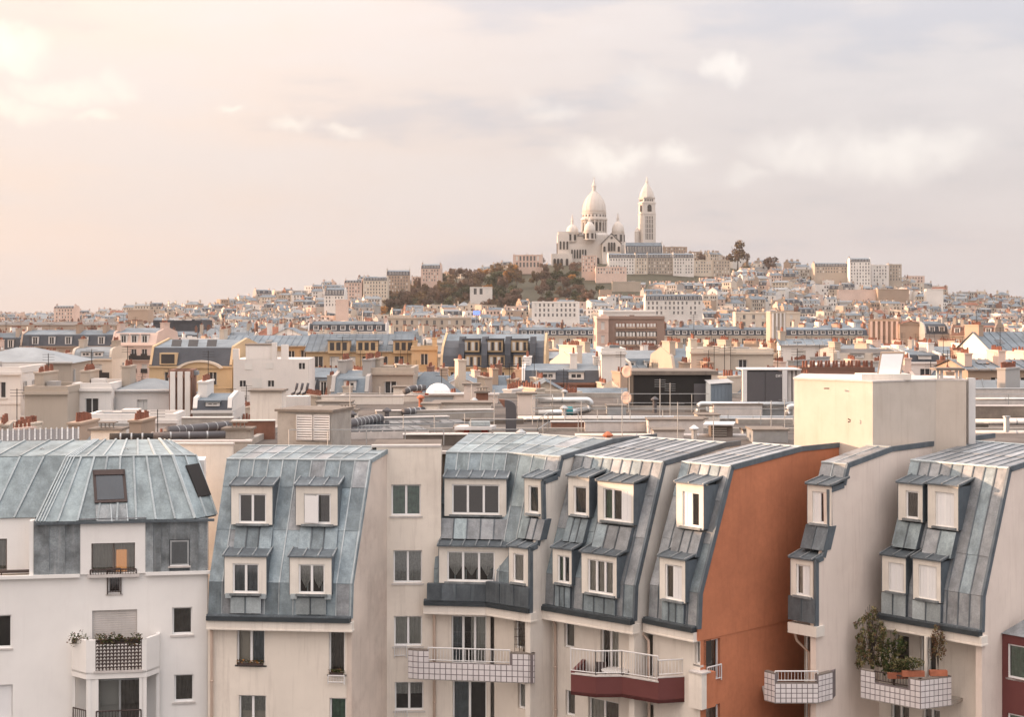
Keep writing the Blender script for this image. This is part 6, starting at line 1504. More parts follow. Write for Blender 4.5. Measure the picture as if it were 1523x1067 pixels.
    named('pale stone house with pedimented white dormers in a grey roof', 1246, 1338, 538, 519, 548, 190, 0, 12, wall='far_grey', lowm='far_stone', roofm='far_flat', gap=2.8, winw=1.3, rows=1, chim=1)
    named('grey house with three white dormers behind the smoke hatch', 1350, 1402, 540, 522, 548, 188, 0, 12, wall='far_white', lowm='far_slate', roofm='far_zinc', gap=2.6, winw=1.3, rows=1, chim=2)
    named('long low house with tilted zinc roofs and dormers beyond the lift housing', 1440, 1560, 551, 535, 566, 150, 2, 10, roof='gable', wall='far_tan', roofm='far_zinc', rows=2, chim=3, chimm='far_pink', winh=1.4)
    named('house with steep rusty grey slate roof and white party wall', 1478, 1560, 527, 494, 535, 215, 10, 12, roof='gable', wall='far_white', roofm='far_zinc', rows=1, chim=2, chimm='far_tan')
    named('cream flat-roofed workshop with small black windows', 1085, 1150, 526, 524, 550, 175, 0, 9, roof='flat', wall='far_cream', rows=1, chim=0, gap=2.0, winw=1.0, blank=.4)
    named('blank cream rendered block with a low parapet', 1028, 1086, 525, 523, 552, 172, -3, 9, roof='flat', wall='far_cream', rows=0, chim=1)
    named('white house end with shallow blue grey zinc roof', 1162, 1250, 514, 507, 548, 205, -6, 10, roof='gable', wall='far_white', roofm='far_zinc', rows=1, chim=1)
    t, fr, W, zw, zt = named('dark brick parapet crowded with red chimney pots', 1190, 1300, 556, 555, 568, 128, 3, 4, roof='flat', wall='far_brick', rows=0, chim=0)
    x = MB(); [x.lathe([(.13, 0), (.10, .6)], fr.pt(.3 + k * .33, .1 + (k % 2) * .3, zw + .5), 6, 'far_pots') for k in range(int(W / .33))]; x.build('chimney_pot_row', t, kind='stuff')
    named('white house with blue grey zinc hip roof and tall narrow windows', 172, 251, 582, 563, 628, 128, 5, 10, roof='hip', wall='far_white', roofm='far_zinc_pale', rows=3, chim=1, gap=1.9, winw=.9, winh=2.0)
    t, fr, W, zw, zt = named('tall brick and plaster party wall with ribbed flues and red pots', 252, 285, 560, 558, 628, 126, 4, 3, roof='flat', wall='far_brick', rows=0, chim=0)
    for k in range(3): x = MB(); u = W * (k + .15) / 3; x.box(u, u + .42, -.3, -.001, 5, zw + .4, 'far_white', fr.pt); x.build('flue', t)
    named('dark slate house with two white dormers beside the brick party wall', 287, 345, 613, 585, 635, 122, 4, 10, wall='far_white', lowm='far_slate', roofm='far_zinc', gap=2.0, winw=.9, rows=1, chim=1)
    named('mottled grey zinc house with two narrow windows', 492, 548, 588, 551, 592, 138, -4, 9, wall='far_grey', lowm='far_zinc', roofm='far_zinc', gap=1.8, winw=.9, rows=1, chim=2, chimm='far_grey')
    named('pale house end with fluted party wall and shuttered window', 548, 614, 556, 550, 590, 140, 0, 8, roof='flat', wall='far_stone', rows=1, chim=1, blank=.5)
    named('low white workshop with a row of small dark windows at the picture edge', -60, 30, 556, 554, 606, 128, 4, 9, roof='flat', wall='far_white', rows=3, chim=0, gap=1.7, winw=1.0, winh=1.3)
    named('tan concrete shed with flat brown roof', 37, 100, 585, 583, 622, 122, 2, 8, roof='flat', wall='far_stone', rows=0, chim=1)
    named('white annex with two dark square windows', 108, 165, 580, 578, 622, 126, 3, 8, roof='flat', wall='far_white', rows=2, chim=1, gap=2.2, blank=.4)
    named('plain white wall with stained coping behind the dark ducts', 130, 262, 628, 627, 645, 105, 4, 4, roof='flat', wall='far_white', rows=0, chim=0)
    named('long dark flat-roofed hall with open decks', 228, 300, 479, 477, 490, 520, 0, 18, roof='flat', wall='far_slate', rows=0, chim=0)
    named('very long low grey hall roof stretching below the distant houses', -60, 175, 484, 479, 492, 560, 0, 24, roof='gable', wall='far_stone', roofm='far_flat', rows=0, chim=0)
    named('dark mansard terrace with white dormers behind the ochre block', 458, 575, 494, 478, 500, 400, 1, 11, wall='far_white', lowm='far_slate', roofm='far_zinc', gap=2.4, rows=1, chim=2, near=False)
    named('long pale block with a row of tiny windows below the wooded slope', 570, 700, 474, 472, 490, 640, 0, 14, roof='flat', wall='far_stone', rows=2, chim=0, gap=3.2, near=False)
    # on the hill
    for a, b_, ye, yr, yb, Y, lab, kw in (
        (865, 887, 381, 376, 420, 1400, 'narrow sunlit pink house below the basilica', dict(roof='flat', wall='far_pink', rows=5, chim=1)),
        (886, 932, 398, 394, 420, 1385, 'low sunlit terrace house below the basilica choir', dict(roof='flat', wall='far_pink', rows=2, chim=1)),
        (905, 945, 384, 377, 420, 1425, 'tall white apartment block below the basilica choir', dict(wall='far_white', rows=6, chim=1)),
        (945, 963, 384, 377, 420, 1425, 'tall stone apartment block between two white ones under the bell tower', dict(wall='far_cream', rows=6, chim=1)),
        (963, 1001, 384, 377, 420, 1428, 'tall cream apartment block under the bell tower', dict(wall='far_stone', rows=6, chim=2)),
        (1001, 1032, 384, 377, 420, 1425, 'tall bright white apartment block under the bell tower', dict(wall='far_white', rows=6, chim=2)),
        (1032, 1060, 388, 384, 415, 1430, 'pale apartment block stepping down from the bell tower', dict(roof='flat', wall='far_cream', rows=5, chim=1)),
        (1060, 1086, 388, 384, 412, 1430, 'stone apartment block at the end of the row by the round brown tree', dict(roof='flat', wall='far_stone', rows=5, chim=1)),
        (930, 986, 378, 361, 380, 1470, 'large dark slate mansard with rows of white dormers behind the hill terrace', dict(wall='far_white', rows=1, chim=2)),
        (988, 1022, 368, 364, 378, 1485, 'flat pale house on the crest beside the bell tower', dict(roof='flat', wall='far_tan', rows=2, chim=1)),
        (763, 806, 380, 378, 402, 1440, 'white arcaded terrace house among the trees on the hill', dict(roof='flat', wall='far_pink', rows=2, chim=3, gap=3.4, winw=1.8, winh=4.5, floorh=6)),
        (1264, 1295, 390, 384, 420, 1380, 'tall white corner block with slate roof on the right shoulder of the hill', dict(wall='far_white', rows=7, chim=1)),
        (1296, 1322, 395, 392, 420, 1385, 'white block next to the tall corner block on the right shoulder', dict(roof='flat', wall='far_white', rows=6, chim=2)),
        (1322, 1341, 394, 391, 420, 1390, 'dark gabled end block on the right shoulder of the hill', dict(roof='flat', wall='far_stone', rows=5, chim=1)),
        (1212, 1262, 397, 391, 410, 1400, 'brown and slate house left of the tall white corner block', dict(wall='far_stone', rows=2, chim=2)),
        (1247, 1304, 432, 430, 447, 1310, 'sunlit peach blank wall with low parapet below the hill shoulder', dict(roof='flat', wall='far_pink', rows=0, chim=0)),
        (1306, 1352, 431, 429, 448, 1300, 'orange tan blank wall beside the peach one', dict(roof='flat', wall='far_tan', rows=0, chim=2)),
        (1378, 1403, 431, 429, 444, 1300, 'white plain block right of the orange tan wall', dict(roof='flat', wall='far_white', rows=0, chim=0)),
        (699, 732, 428, 425, 442, 1270, 'white pavilion with arched windows under the wooded slope', dict(roof='flat', wall='far_white', rows=1, chim=0, gap=5, winw=2.6, winh=5)),
        (626, 655, 400, 393, 425, 1400, 'pale turreted house half hidden by trees on the hill', dict(wall='far_pink', rows=4, chim=2)),
        (575, 610, 410, 402, 435, 1370, 'tall stone apartment house on the left slope of the hill', dict(wall='far_tan', rows=6, chim=2, bal=False)),
        (540, 576, 418, 412, 440, 1340, 'terraced cream house stepping down the left slope of the hill', dict(wall='far_cream', rows=5, chim=2)),
        (512, 538, 421, 417, 445, 1340, 'pinkish house group at the foot of the left slope', dict(wall='far_pink', rows=5, chim=2)),
        (482, 512, 440, 428, 455, 1250, 'white and slate house beside a brown blank gable on the left slope', dict(wall='far_white', rows=3, chim=1)),
        (499, 517, 447, 445, 470, 1120, 'plain peach gable wall below the left slope', dict(roof='flat', wall='far_pink', rows=0, chim=0)),
        (255, 282, 463, 461, 475, 1000, 'orange sunlit flat-topped block on the left horizon', dict(roof='flat', wall='far_tan', rows=0, chim=0)) if False else
        (190, 220, 462, 460, 475, 1000, 'orange sunlit flat-topped block on the left horizon', dict(roof='flat', wall='far_tan', rows=0, chim=0)),
        (80, 110, 459, 455, 470, 1300, 'sunlit pink corner house where the far roofs begin on the left', dict(wall='far_pink', rows=4, chim=2)),
        (892, 910, 432, 430, 446, 1290, 'plain orange block in front of the hillside below the basilica', dict(roof='flat', wall='far_tan', rows=0, chim=0)),
        (911, 953, 420, 417, 440, 1340, 'brown blank party walls stepping up below the basilica', dict(roof='flat', wall='far_stone', rows=0, chim=1)),
        (791, 860, 450, 446, 468, 900, 'long white block with penthouse below the wooded slope', dict(roof='flat', wall='far_white', rows=3, chim=0)),
        (960, 1045, 447, 438, 462, 920, 'long white apartment block with slate dormer roof in front of the hill', dict(wall='far_white', rows=3, chim=2)),
        (1094, 1190, 466, 463, 487, 640, 'long cream block with small square windows behind the slab tower', dict(roof='flat', wall='far_cream', rows=3, chim=0, gap=4)),
        (897, 975, 464, 462, 475, 480, 'white rooftop storey above the concrete office', dict(roof='flat', wall='far_white', rows=0, chim=0)),
    ):
        kw = dict(kw); kw.setdefault('lowm', 'far_slate'); kw.setdefault('gap', 2.6)
        if yb - ye > 12 and Y < 1300: yb = ye + 8
        named(lab, a, b_, ye, yr, yb, Y, rnd.choice([-6, -3, 0, 3]), 13, near=False, side=False, **kw)
town_named()

PLACES = [(0, 150, 'near the stone mansion'), (150, 350, 'near the ochre arched building'), (350, 480, 'around the white modern block'), (480, 660, 'near the ochre ornate block'), (660, 830, 'near the curved black fins'), (830, 1000, 'near the concrete office'), (1000, 1180, 'near the slab tower'), (1180, 1350, 'near the tan ribbed walls'), (1350, 1523, 'beyond the lift housing')]
def town_fill():
    rg = random.Random(21); fars = []
    rows_ = []
    Y = 90.0
    while Y < 880: rows_.append(Y); Y *= 1.068 if Y < 420 else 1.05
    Y = 890
    while Y < 1480: rows_.append(Y); Y += 21
    rows_ += [1560, 1650, 1800, 2000, 2250, 2500]
    cand = []
    for Y in rows_:
        half = .345 * Y + 12; x = -half; base = rg.choice([-10, -4, 3, 8, 14])
        while x < half:
            if rg.random() < .12: base = rg.choice([-38, -22, -8, 0, 6, 16, 30])
            Wd = rg.uniform(6, 14) if Y < 880 else rg.uniform(8, 17); D = rg.uniform(8.5, 12)
            yy = Y * (1 + rg.uniform(-.02, .02)); cand.append((x + Wd / 2, yy, base + rg.uniform(-3, 3), Wd, D))
            x += Wd * rg.uniform(.95, 1.25) + (rg.uniform(2, 7) if rg.random() < .25 else 0)
    n_thing = 0; groups = {}
    cand.sort(key=lambda c: c[1])
    for cx, cy, deg, Wd, D in cand:
        zg = ground_z(cx, cy); px = CX + cx / cy * F; hw = (Wd * .6) / cy * F
        if 1215 < cy < 1520 and 555 < px < 905: continue                 # the wooded slope and basilica terrace
        if 1430 < cy < 1540 and 800 < px < 1000: continue
        if cy < 880: rel = min(max(rg.gauss(-6.4, 1.5), -10), -3.6); top = ZC + rel
        else: top = zg + rg.uniform(13, 20)
        if cy > 1500: top = max(top, ZC + rg.uniform(-2, 3)) if cx < -250 or cx > 420 else zg + 12
        lim = 1e9; skip = False
        for a, b_, yb, Yn, Dn in COVER:
            if px + hw > a and px - hw < b_:
                if cy < Yn: lim = min(lim, ZC - (yb - HY) / F * (cy + D * .5) + .3)
                elif cy < Yn + Dn + 4 and px > a - 3 and px < b_ + 3: skip = True
        if skip: continue
        if top > lim: top = lim - rg.uniform(0, .8)
        if top < zg + (9 if cy < 880 else 4): continue
        if cy < 118 and px + hw > 478: continue
        if cy < 125: top = min(top, ZC - 7.2 + (.8 if cy > 108 else 0))
        k = rg.random()
        roof = 'mansard' if k < .40 else 'gable' if k < .62 else 'flat' if k < .88 else 'hip' if k < .94 else 'front'
        rise = {'mansard': rg.uniform(3.6, 5), 'gable': rg.uniform(1.6, 3), 'flat': 1.6, 'hip': 3, 'front': 3}[roof]
        wall = rg.choice(['far_white', 'far_white', 'far_cream', 'far_cream', 'far_stone', 'far_tan', 'far_grey', 'far_pink', 'far_white'])
        roofm = rg.choice(['far_zinc', 'far_zinc', 'far_zinc_pale', 'far_zinc', 'far_tile' if roof != 'mansard' and rg.random() < .5 else 'far_zinc'])
        lowm = rg.choice(['far_slate', 'far_zinc', 'far_slate', 'far_zinc_pale'])
        nch = rg.choice([1, 2, 2, 3, 3]) if roof != 'flat' else rg.choice([0, 1, 2])
        a = R(deg); ox, oy = cx - Wd / 2 * math.cos(a), cy - Wd / 2 * math.sin(a); fr = Fr(ox, oy, deg)
        thing_ = cy < 1500 and n_thing < 285 and abs(px - CX) < 790
        zw = top - rise
        far = not thing_ or cy > 520
        h = gen(fr, Wd, D, zg - 3, zw, roof, rise, wall, roofm, lowm, rows=(4 if cy < 400 else 3 if cy < 880 else 4), chim=nch, chimm=('far_brick' if rg.random() < .12 else None), far=far, blank=rg.choice([0, 0, .3, .6]), bal=rg.random() < .25, gap=rg.uniform(2.1, 3.0), winw=rg.uniform(.95, 1.25), rg=rg)
        if thing_:
            n_thing += 1
            wn = wall[4:]; rn = {'mansard': 'dark mansard' if lowm == 'far_slate' else 'zinc mansard', 'gable': 'red tiled' if roofm == 'far_tile' else 'grey sloping', 'flat': 'flat', 'hip': 'red hipped' if roofm == 'far_tile' else 'grey hipped', 'front': 'front-gabled'}[roof]
            pl = next((t for x0, x1, t in PLACES if x0 <= px < x1), PLACES[0][2] if px < 0 else PLACES[-1][2])
            ds = 'by the flat roofs' if cy < 165 else 'amid the near rooftops' if cy < 260 else 'in the middle rows' if cy < 420 else 'in the far rows' if cy < 700 else 'below the hill'
            cn = {0: 'no chimney', 1: 'one chimney', 2: 'two chimneys', 3: 'three chimneys'}[nch]
            lab = f'{wn} house, {rn} roof, {cn}, {pl}, {ds}'
            emit(h, 'town_house', lab, 'house', (cx, cy, zg), f'{wn} houses with {rn} roof {pl}', near=cy < 200)
        else: fars.append(h)
    m = MB()
    for h in fars:
        for q in [h.wall, h.win, h.roof] + h.chim + h.dorm: join(m, q)
    o = m.build('distant_houses', None); tag(o, 'mass of tiny pale distant houses spread over the hill and the horizon', 'houses', kind='stuff')
    print('town', n_thing, len(fars), len(m.f))
town_fill()

# ------------------------------------------------------------------ basilica on the hill
def basilica():
    Y0 = 1500.0; k = Y0 / F
    X = lambda px: (px - CX) * k
    Zp = lambda py: ZC + (HY - py) * k
    zg = Zp(404); S = 'basilica_stone'
    t = thing('basilica', 'white domed basilica with tall bell tower crowning the hill', 'basilica', (X(884), Y0, zg))
    def bx(name, a, b, y0, y1, z0, z1, m=S, par=None):
        x = MB(); x.box(X(a), X(b), y0, y1, z0, z1, m); return x.build(name, par or t)
    def arches(par, pxs, y, z0, z1, w=1.1, m='far_iron', deep=.5):
        for p in pxs:
            x = MB(); c = X(p); pts = [Vector((c - w, y, z0)), Vector((c + w, y, z0))] + [Vector((c + w * math.cos(R(a)), y, z1 - w + w * math.sin(R(a)))) for a in range(0, 181, 30)]
            x.prism(pts, (0, -deep, 0), m); x.build('window', par)
    nave = bx('nave', 834, 932, Y0 - 12, Y0 + 16, zg, Zp(364)); bx('nave_clerestory', 842, 916, Y0 - 8, Y0 + 12, Zp(364), Zp(352), S)
    x = MB(); q = [Vector((X(848), Y0 - 8.5, Zp(352))), Vector((X(884), Y0 - 8.5, Zp(352))), Vector((X(884), Y0 + 2, Zp(346))), Vector((X(848), Y0 + 2, Zp(346)))]; x.prism(q, (0, 0, .5), 'basilica_roof'); x.build('nave_roof', t)
    arches(nave, (850, 854, 858, 862, 866, 870), Y0 - 12.1, Zp(385), Zp(372), .8); arches(nave, (872, 880, 888), Y0 - 12.1, Zp(396), Zp(384), 1.6); arches(nave, (874, 878, 882), Y0 - 8.1, Zp(361), Zp(355), .8)
    fac = bx('west_front', 829, 846, Y0 - 14, Y0 + 16, zg, Zp(350)); bx('front_attic', 830, 845, Y0 - 12, Y0 + 14, Zp(350), Zp(345.5), S)
    arches(fac, (833, 838, 843), Y0 - 14.1, Zp(372), Zp(360), .9)
    for i in range(4): x = MB(); yy = Y0 - 10 + i * 7; x.box(X(829) - .4, X(829) - .01, yy, yy + 3, Zp(380), Zp(362), 'far_iron'); x.build('window', fac)
    por = bx('porch', 819, 850, Y0 - 24, Y0 - 14.1, zg - 6, Zp(379)); arches(por, (824, 829, 834, 842), Y0 - 24.1, zg - 4, Zp(386), 1.3)
    ter = bx('terrace_wall', 800, 940, Y0 - 30, Y0 + 20, zg - 22, zg - .5)
    # transept with gable
    tr = MB(); a, b = X(894), X(921); y0 = Y0 - 22
    tr.prism([Vector((a, y0, zg)), Vector((b, y0, zg)), Vector((b, y0, Zp(364))), Vector(((a + b) / 2, y0, Zp(350.5))), Vector((a, y0, Zp(364)))], (0, 20, 0), S); tr_ = tr.build('transept', t)
    x = MB(); x.prism([Vector((a - 1, y0 - .5, Zp(364.5))), Vector(((a + b) / 2, y0 - .5, Zp(349.3))), Vector((b + 1, y0 - .5, Zp(364.5))), Vector((b + 1, y0 - .5, Zp(363.2))), Vector(((a + b) / 2, y0 - .5, Zp(348.2))), Vector((a - 1, y0 - .5, Zp(363.2)))], (0, 22, 0), 'basilica_roof'); x.build('transept_roof', t)
    arches(tr_, (903.5, 907.5, 911.5), y0 - .1, Zp(375), Zp(362), 1.0); arches(tr_, (897, 918), y0 - .1, Zp(376), Zp(368), 1.1); arches(tr_, (907.5,), y0 - .1, Zp(357), Zp(353.5), 1.1)
    x = MB(); x.lathe([(9.5, 0), (9.5, 19), (8.5, 21), (4, 25), (.2, 26.5)], (X(924), Y0 + 2, zg), 14, S); ap = x.build('apse', t)
    for i in range(7):
        an = R(200 + i * 22); x = MB(); c = Vector((X(924) + 9.55 * math.cos(an), Y0 + 2 + 9.55 * math.sin(an), zg + 8)); x.box(c.x - .8, c.x + .8, c.y - .5, c.y + .5, c.z, c.z + 7, 'far_iron'); x.build('window', ap)
    def dome(px, y, base, d0, top, tip, r, drum=True, name='side_dome', nwin=8, winz=(.15, .8)):
        c = (X(px), y, 0); x = MB(); z0, z1, z2, z3 = Zp(base), Zp(d0), Zp(top), Zp(tip)
        x.lathe([(r * 1.08, z0), (r * 1.05, z1 - .8), (r * 1.14, z1 - .7), (r * 1.14, z1)], c, 16, S); d = x.build(name, t)
        h = z2 - z1; x = MB(); x.lathe([(r, z1), (r * 1.01, z1 + h * .18), (r * .96, z1 + h * .40), (r * .84, z1 + h * .60), (r * .64, z1 + h * .78), (r * .40, z1 + h * .91), (r * .23, z1 + h)], c, 24, S); x.build('cupola', d, smooth=True)
        l = z3 - z2; x = MB(); x.lathe([(r * .22, z2 - .3), (r * .20, z2 + l * .32), (r * .26, z2 + l * .34), (r * .16, z2 + l * .55), (r * .05, z2 + l * .86), (.12, z3)], c, 10, S); x.box(c[0] - .7, c[0] + .7, c[1] - .12, c[1] + .12, z3 - 1.6, z3 - 1.3, S); x.build('lantern', d)
        for i in range(nwin):
            an = 2 * math.pi * (i + .5) / nwin; x = MB(); rr = r * 1.07
            u = Vector((-math.sin(an), math.cos(an), 0)); o = Vector((math.cos(an), math.sin(an), 0)); p = Vector(c) + o * rr; w = r * 2 * math.pi / nwin * .27
            q = [p - u * w + Vector((0, 0, z0 + (z1 - z0) * winz[0])), p + u * w + Vector((0, 0, z0 + (z1 - z0) * winz[0])), p + u * w + Vector((0, 0, z0 + (z1 - z0) * winz[1])), p - u * w + Vector((0, 0, z0 + (z1 - z0) * winz[1]))]
            x.prism(q, o * .25, 'far_iron'); x.build('window', d)
        return d
    dome(851, Y0 - 4, 360, 347, 334, 319, 5.9); dome(919.5, Y0 + 4, 362, 346, 329, 316, 6.2); dome(876, Y0 - 14, 358, 346, 331, 325, 5.6); dome(893, Y0 + 22, 358, 346, 331, 322, 5.6)
    # main dome: base, colonnade, gallery, cupola
    c = (X(884), Y0 + 4, 0); x = MB(); x.lathe([(15, Zp(366)), (15, Zp(350)), (13.6, Zp(347)), (11.2, Zp(346.9)), (11.2, Zp(328)), (13.4, Zp(327)), (13.4, Zp(324.8)), (12, Zp(324.5)), (12, Zp(317.5)), (12.6, Zp(317.2)), (12.6, Zp(316))], c, 32, S); d = x.build('drum', t)
    for i in range(20):
        an = 2 * math.pi * i / 20; o = Vector((math.cos(an), math.sin(an), 0)); p = Vector(c) + o * 12.4
        x = MB(); x.tube([p + Vector((0, 0, Zp(347))), p + Vector((0, 0, Zp(327.5)))], .62, S, 8); x.build('column', d)
        an2 = an + math.pi / 20; o2 = Vector((math.cos(an2), math.sin(an2), 0)); u = Vector((-o2.y, o2.x, 0)); p2 = Vector(c) + o2 * 11.1
        x = MB(); q = [p2 - u * 1.1 + Vector((0, 0, Zp(344))), p2 + u * 1.1 + Vector((0, 0, Zp(344))), p2 + u * 1.1 + Vector((0, 0, Zp(331))), p2 - u * 1.1 + Vector((0, 0, Zp(331)))]; x.prism(q, o2 * .35, 'far_iron'); x.build('window', d)
        p3 = Vector(c) + o2 * 11.95; x = MB(); q = [p3 - u * .6 + Vector((0, 0, Zp(322.5))), p3 + u * .6 + Vector((0, 0, Zp(322.5))), p3 + u * .6 + Vector((0, 0, Zp(319.5))), p3 - u * .6 + Vector((0, 0, Zp(319.5)))]; x.prism(q, o2 * .25, 'far_iron'); x.build('gallery_opening', d)
    z1, z2 = Zp(316), Zp(284.5); h = z2 - z1; x = MB(); r = 11.7
    x.lathe([(r, z1), (r * 1.0, z1 + h * .12), (r * .975, z1 + h * .28), (r * .90, z1 + h * .45), (r * .77, z1 + h * .62), (r * .58, z1 + h * .78), (r * .38, z1 + h * .90), (r * .22, z1 + h)], c, 40, S); x.build('cupola', t, smooth=True)
    for i in range(16):
        an = 2 * math.pi * i / 16; o = Vector((math.cos(an), math.sin(an), 0)); x = MB(); x.tube([Vector(c) + o * (r * f_ + .1) + Vector((0, 0, z1 + h * g_)) for f_, g_ in ((1.0, .02), (.975, .28), (.9, .45), (.77, .62), (.58, .78), (.38, .9), (.24, .99))], .16, S, 4); x.build('cupola_rib', t)
    l0 = z2; x = MB(); x.lathe([(2.7, l0 - .5), (2.5, l0 + .4), (1.9, l0 + .6), (1.9, l0 + 5), (2.5, l0 + 5.2), (2.3, l0 + 6), (1.2, l0 + 9), (.5, l0 + 11.4), (.2, l0 + 12), (.16, l0 + 15)], c, 12, S); x.box(c[0] - 1, c[0] + 1, c[1] - .15, c[1] + .15, l0 + 13.4, l0 + 13.8, S); x.build('lantern', t)
    # bell tower
    s = 13.6; p = Vector((X(957), Y0 + 2, 0)); f = Fr(p.x, p.y, 17); T = f.pt; zb = Zp(372)
    x = MB(); x.box(0, s, 0, s, zb, Zp(318), S, T); x.box(-.4, s + .4, -.4, s + .4, Zp(318), Zp(316.8), S, T); bt = x.build('bell_tower', t)
    for kk in range(5):
        u = 2.6 + kk * 1.75; x = MB(); x.box(u, u + .75, -.12, -.01, Zp(356), Zp(321), 'far_iron', T); x.build('slit', bt)
    for zz in (325, 332, 339, 346):
        x = MB(); x.box(2.2, s - 1.8, -.2, -.121, Zp(zz + .8), Zp(zz), S, T); x.build('string_course', bt)
    x = MB(); x.box(.3, s - .3, .3, s - .3, Zp(316.8), Zp(302), S, T); x.box(-.3, s + .3, -.3, s + .3, Zp(302), Zp(300.2), S, T); x.box(.8, s - .8, .8, s - .8, Zp(300.2), Zp(294), S, T); x.box(.2, s - .2, .2, s - .2, Zp(294), Zp(292.8), S, T); x.build('belfry', bt)
    for (Tq) in (lambda u, w, z: T(u, w, z), lambda u, w, z: T(w, s - u, z)):
        x = MB(); cu = s / 2; w = 2.2; pts = [Tq(cu - w, .25, Zp(314)), Tq(cu + w, .25, Zp(314))] + [Tq(cu + w * math.cos(R(a)), .25, Zp(307) + w * math.sin(R(a))) for a in range(0, 181, 30)]
        x.prism(pts, (Tq(0, 0, 0) - Tq(0, .3, 0)), 'far_iron'); x.build('belfry_arch', bt)
        for j in range(5): x = MB(); u = 2.0 + j * 1.9; pts = [Tq(u, .78, Zp(298.5)), Tq(u + 1, .78, Zp(298.5)), Tq(u + 1, .78, Zp(295.5)), Tq(u, .78, Zp(295.5))]; x.prism(pts, (Tq(0, 0, 0) - Tq(0, .2, 0)), 'far_iron'); x.build('gallery_opening', bt)
    cc = T(s / 2, s / 2, 0); z0 = Zp(292.8); hh = Zp(270) - z0; x = MB(); x.lathe([(7.6, z0), (7.3, z0 + hh * .15), (6.2, z0 + hh * .4), (4.4, z0 + hh * .65), (2.3, z0 + hh * .87), (1.3, z0 + hh), (1.5, z0 + hh + .3), (.7, z0 + hh + 3.5), (.15, z0 + hh + 6)], (cc.x, cc.y, 0), 8, S, R(17 + 22.5)); x.build('tower_cupola', bt)
    x = MB(); x.lathe([(2.6, Zp(372)), (2.6, Zp(345)), (3, Zp(344.5)), (2.5, Zp(343)), (1.6, Zp(339.5)), (.2, Zp(337))], (X(949), Y0 + 10, 0), 12, S); x.build('stair_turret', t)
basilica()

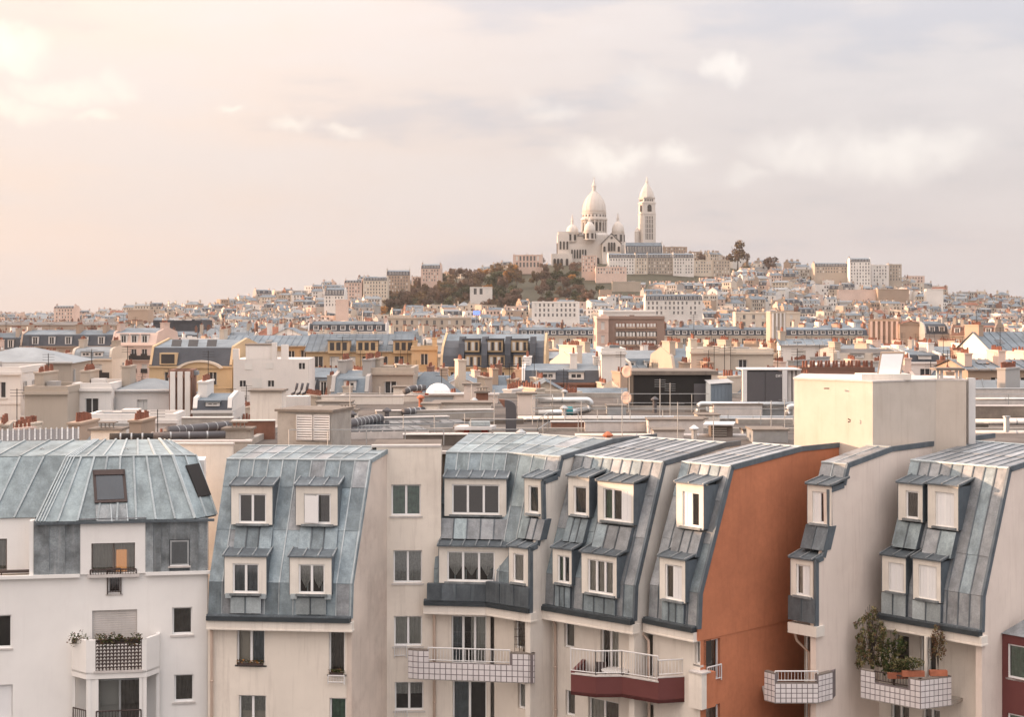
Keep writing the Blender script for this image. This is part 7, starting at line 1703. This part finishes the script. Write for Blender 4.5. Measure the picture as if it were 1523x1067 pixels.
# ------------------------------------------------------------------ trees on the hill
def trees():
    rg = random.Random(5); crowns = {}
    for kind, mats in (('orange', ['foliage_orange', 'foliage_orange', 'foliage_rust']), ('brown', ['foliage_brown']), ('rust', ['foliage_rust', 'foliage_brown']), ('dark', ['foliage_dark'])):
        for v in range(3):
            mb = MB()
            for _ in range(11):
                a = rg.uniform(0, 6.28); q = rg.uniform(.15, .72); z = rg.uniform(.55, 1.65)
                leafs(mb, (math.cos(a) * q, math.sin(a) * q, z), rg.uniform(.22, .42), rg.uniform(.22, .42), rg.uniform(.2, .36), 95, .10, mats, rg, 1)
            o = mb.build('crown', None); crowns[kind, v] = o.data; bpy.data.objects.remove(o)
    tk = MB(); tk.tube([(0, 0, -.3), (.02, 0, .3), (0, .02, .7), (.03, 0, 1.3)], .055, 'bark', 6, .015)
    for i in range(7):
        a = i * .95; z = .35 + i * .09; tk.tube([(0, 0, z), (.3 * math.cos(a), .3 * math.sin(a), z + .35), (.52 * math.cos(a), .52 * math.sin(a), z + .75)], .028, 'bark', 5, .006)
    o = tk.build('trunk', None); trunk = o.data; bpy.data.objects.remove(o)
    cnt = {}
    def tree(px, Y, r, kind, label=None, group=None, lift=0):
        x = (px - CX) / F * Y; z = ground_z(x, Y) - .5 + lift
        base = {'orange': 'orange autumn tree', 'brown': 'bare brown tree', 'rust': 'rust and olive tree', 'dark': 'dark evergreen tree'}[kind]
        where = 'beside the left hillside houses' if px < 640 else 'on the wooded slope left of the basilica' if px < 760 else 'on the bank below the basilica porch' if px < 920 else 'on the crest right of the bell tower'
        t = thing('tree', label or f'{base} {where}', 'tree', (x, Y, z), group or (None if label else f'{base}s {where}'))
        s = (r * rg.uniform(.9, 1.1), r, r * rg.uniform(.85, 1.15)); rz = rg.uniform(0, 6.28)
        for nm, me in (('trunk', trunk), ('crown', crowns[kind, rg.randint(0, 2)])):
            o = bpy.data.objects.new(nm, me); COL.objects.link(o); o.parent = t; o.scale = s; o.rotation_euler = (0, 0, rz)
    n = 0
    while n < 160:
        Y = rg.uniform(1225, 1462); px = rg.choice([rg.uniform(600, 770), rg.uniform(600, 770), rg.uniform(560, 650), rg.uniform(790, 905)])
        x = (px - CX) / F * Y; py = HY - (ground_z(x, Y) + 7 - ZC) / Y * F
        lo = 452; hi = 392 if px < 760 else 400
        if py < hi - 4 or py > lo or (px > 868 and py < 425) or (px < 620 and py < 428): continue
        up = py < 409 and 670 < px < 775
        kind = rg.choice(['orange', 'rust', 'rust', 'orange'] if up else ['dark', 'dark', 'brown', 'brown', 'rust', 'rust', 'orange' if rg.random() < .4 else 'dark']); n += 1
        tree(px, Y, rg.uniform(5, 8.5), kind)
    for px, Y, r, kind, lab in ((1097, 1450, 12.5, 'rust', 'large round russet tree standing alone on the crest'), (1147, 1440, 9.5, 'brown', 'smaller round brown tree above the white flat house'), (1112, 1440, 6, 'dark', 'dark bush at the foot of the large russet tree'), (661, 1215, 7.5, 'orange', 'bright orange tree glowing among pale roofs below the slope'),
                                (1045, 1470, 6.5, 'brown', None), (1060, 1475, 6, 'dark', None), (805, 1470, 6, 'brown', 'bare tree beside the white arcaded terrace'), (790, 1480, 5.5, 'rust', None), (1190, 1420, 7, 'dark', 'spreading dark tree over the houses of the right crest'), (1205, 1425, 6, 'dark', None), (580, 1330, 7, 'brown', None), (570, 1290, 7, 'orange', None), (1500, 1000, 8, 'brown', 'brown trees clump among roofs beyond the tan walls')):
        tree(px, Y, r, kind, lab, lift=8 if r > 9 else 3 if px > 1000 else 0)
    x = MB(); Y = 1215; c = P(709, 466, 800); x.box(c.x - 1.8, c.x + 1.8, 799.5, 800, c.z - .8, c.z + 1.2, 'blue_sign'); x.box(c.x - .1, c.x + .1, 799.6, 799.9, c.z - 6, c.z - .8, 'far_iron'); solo(x, 'lit_sign', 'small glowing blue sign among the far roofs', 'sign', c - Vector((0, 0, 6)))
trees()

# ------------------------------------------------------------------ air
def haze():
    m = bpy.data.materials.new('haze'); m.use_nodes = True; nt = m.node_tree; nt.nodes.clear()
    out = nt.nodes.new('ShaderNodeOutputMaterial'); v = nt.nodes.new('ShaderNodeVolumePrincipled')
    v.inputs['Color'].default_value = (.93, .90, .88, 1); v.inputs['Density'].default_value = HAZE; v.inputs['Anisotropy'].default_value = .3
    nt.links.new(v.outputs[0], out.inputs['Volume']); MATS['haze'] = m
    mb = MB(); mb.box(-1600, 1600, -80, 3100, -5, 190, 'haze'); tag(mb.build('haze'), 'thin pale evening haze over the whole town', 'haze', kind='stuff')
HAZE = .00005
haze()
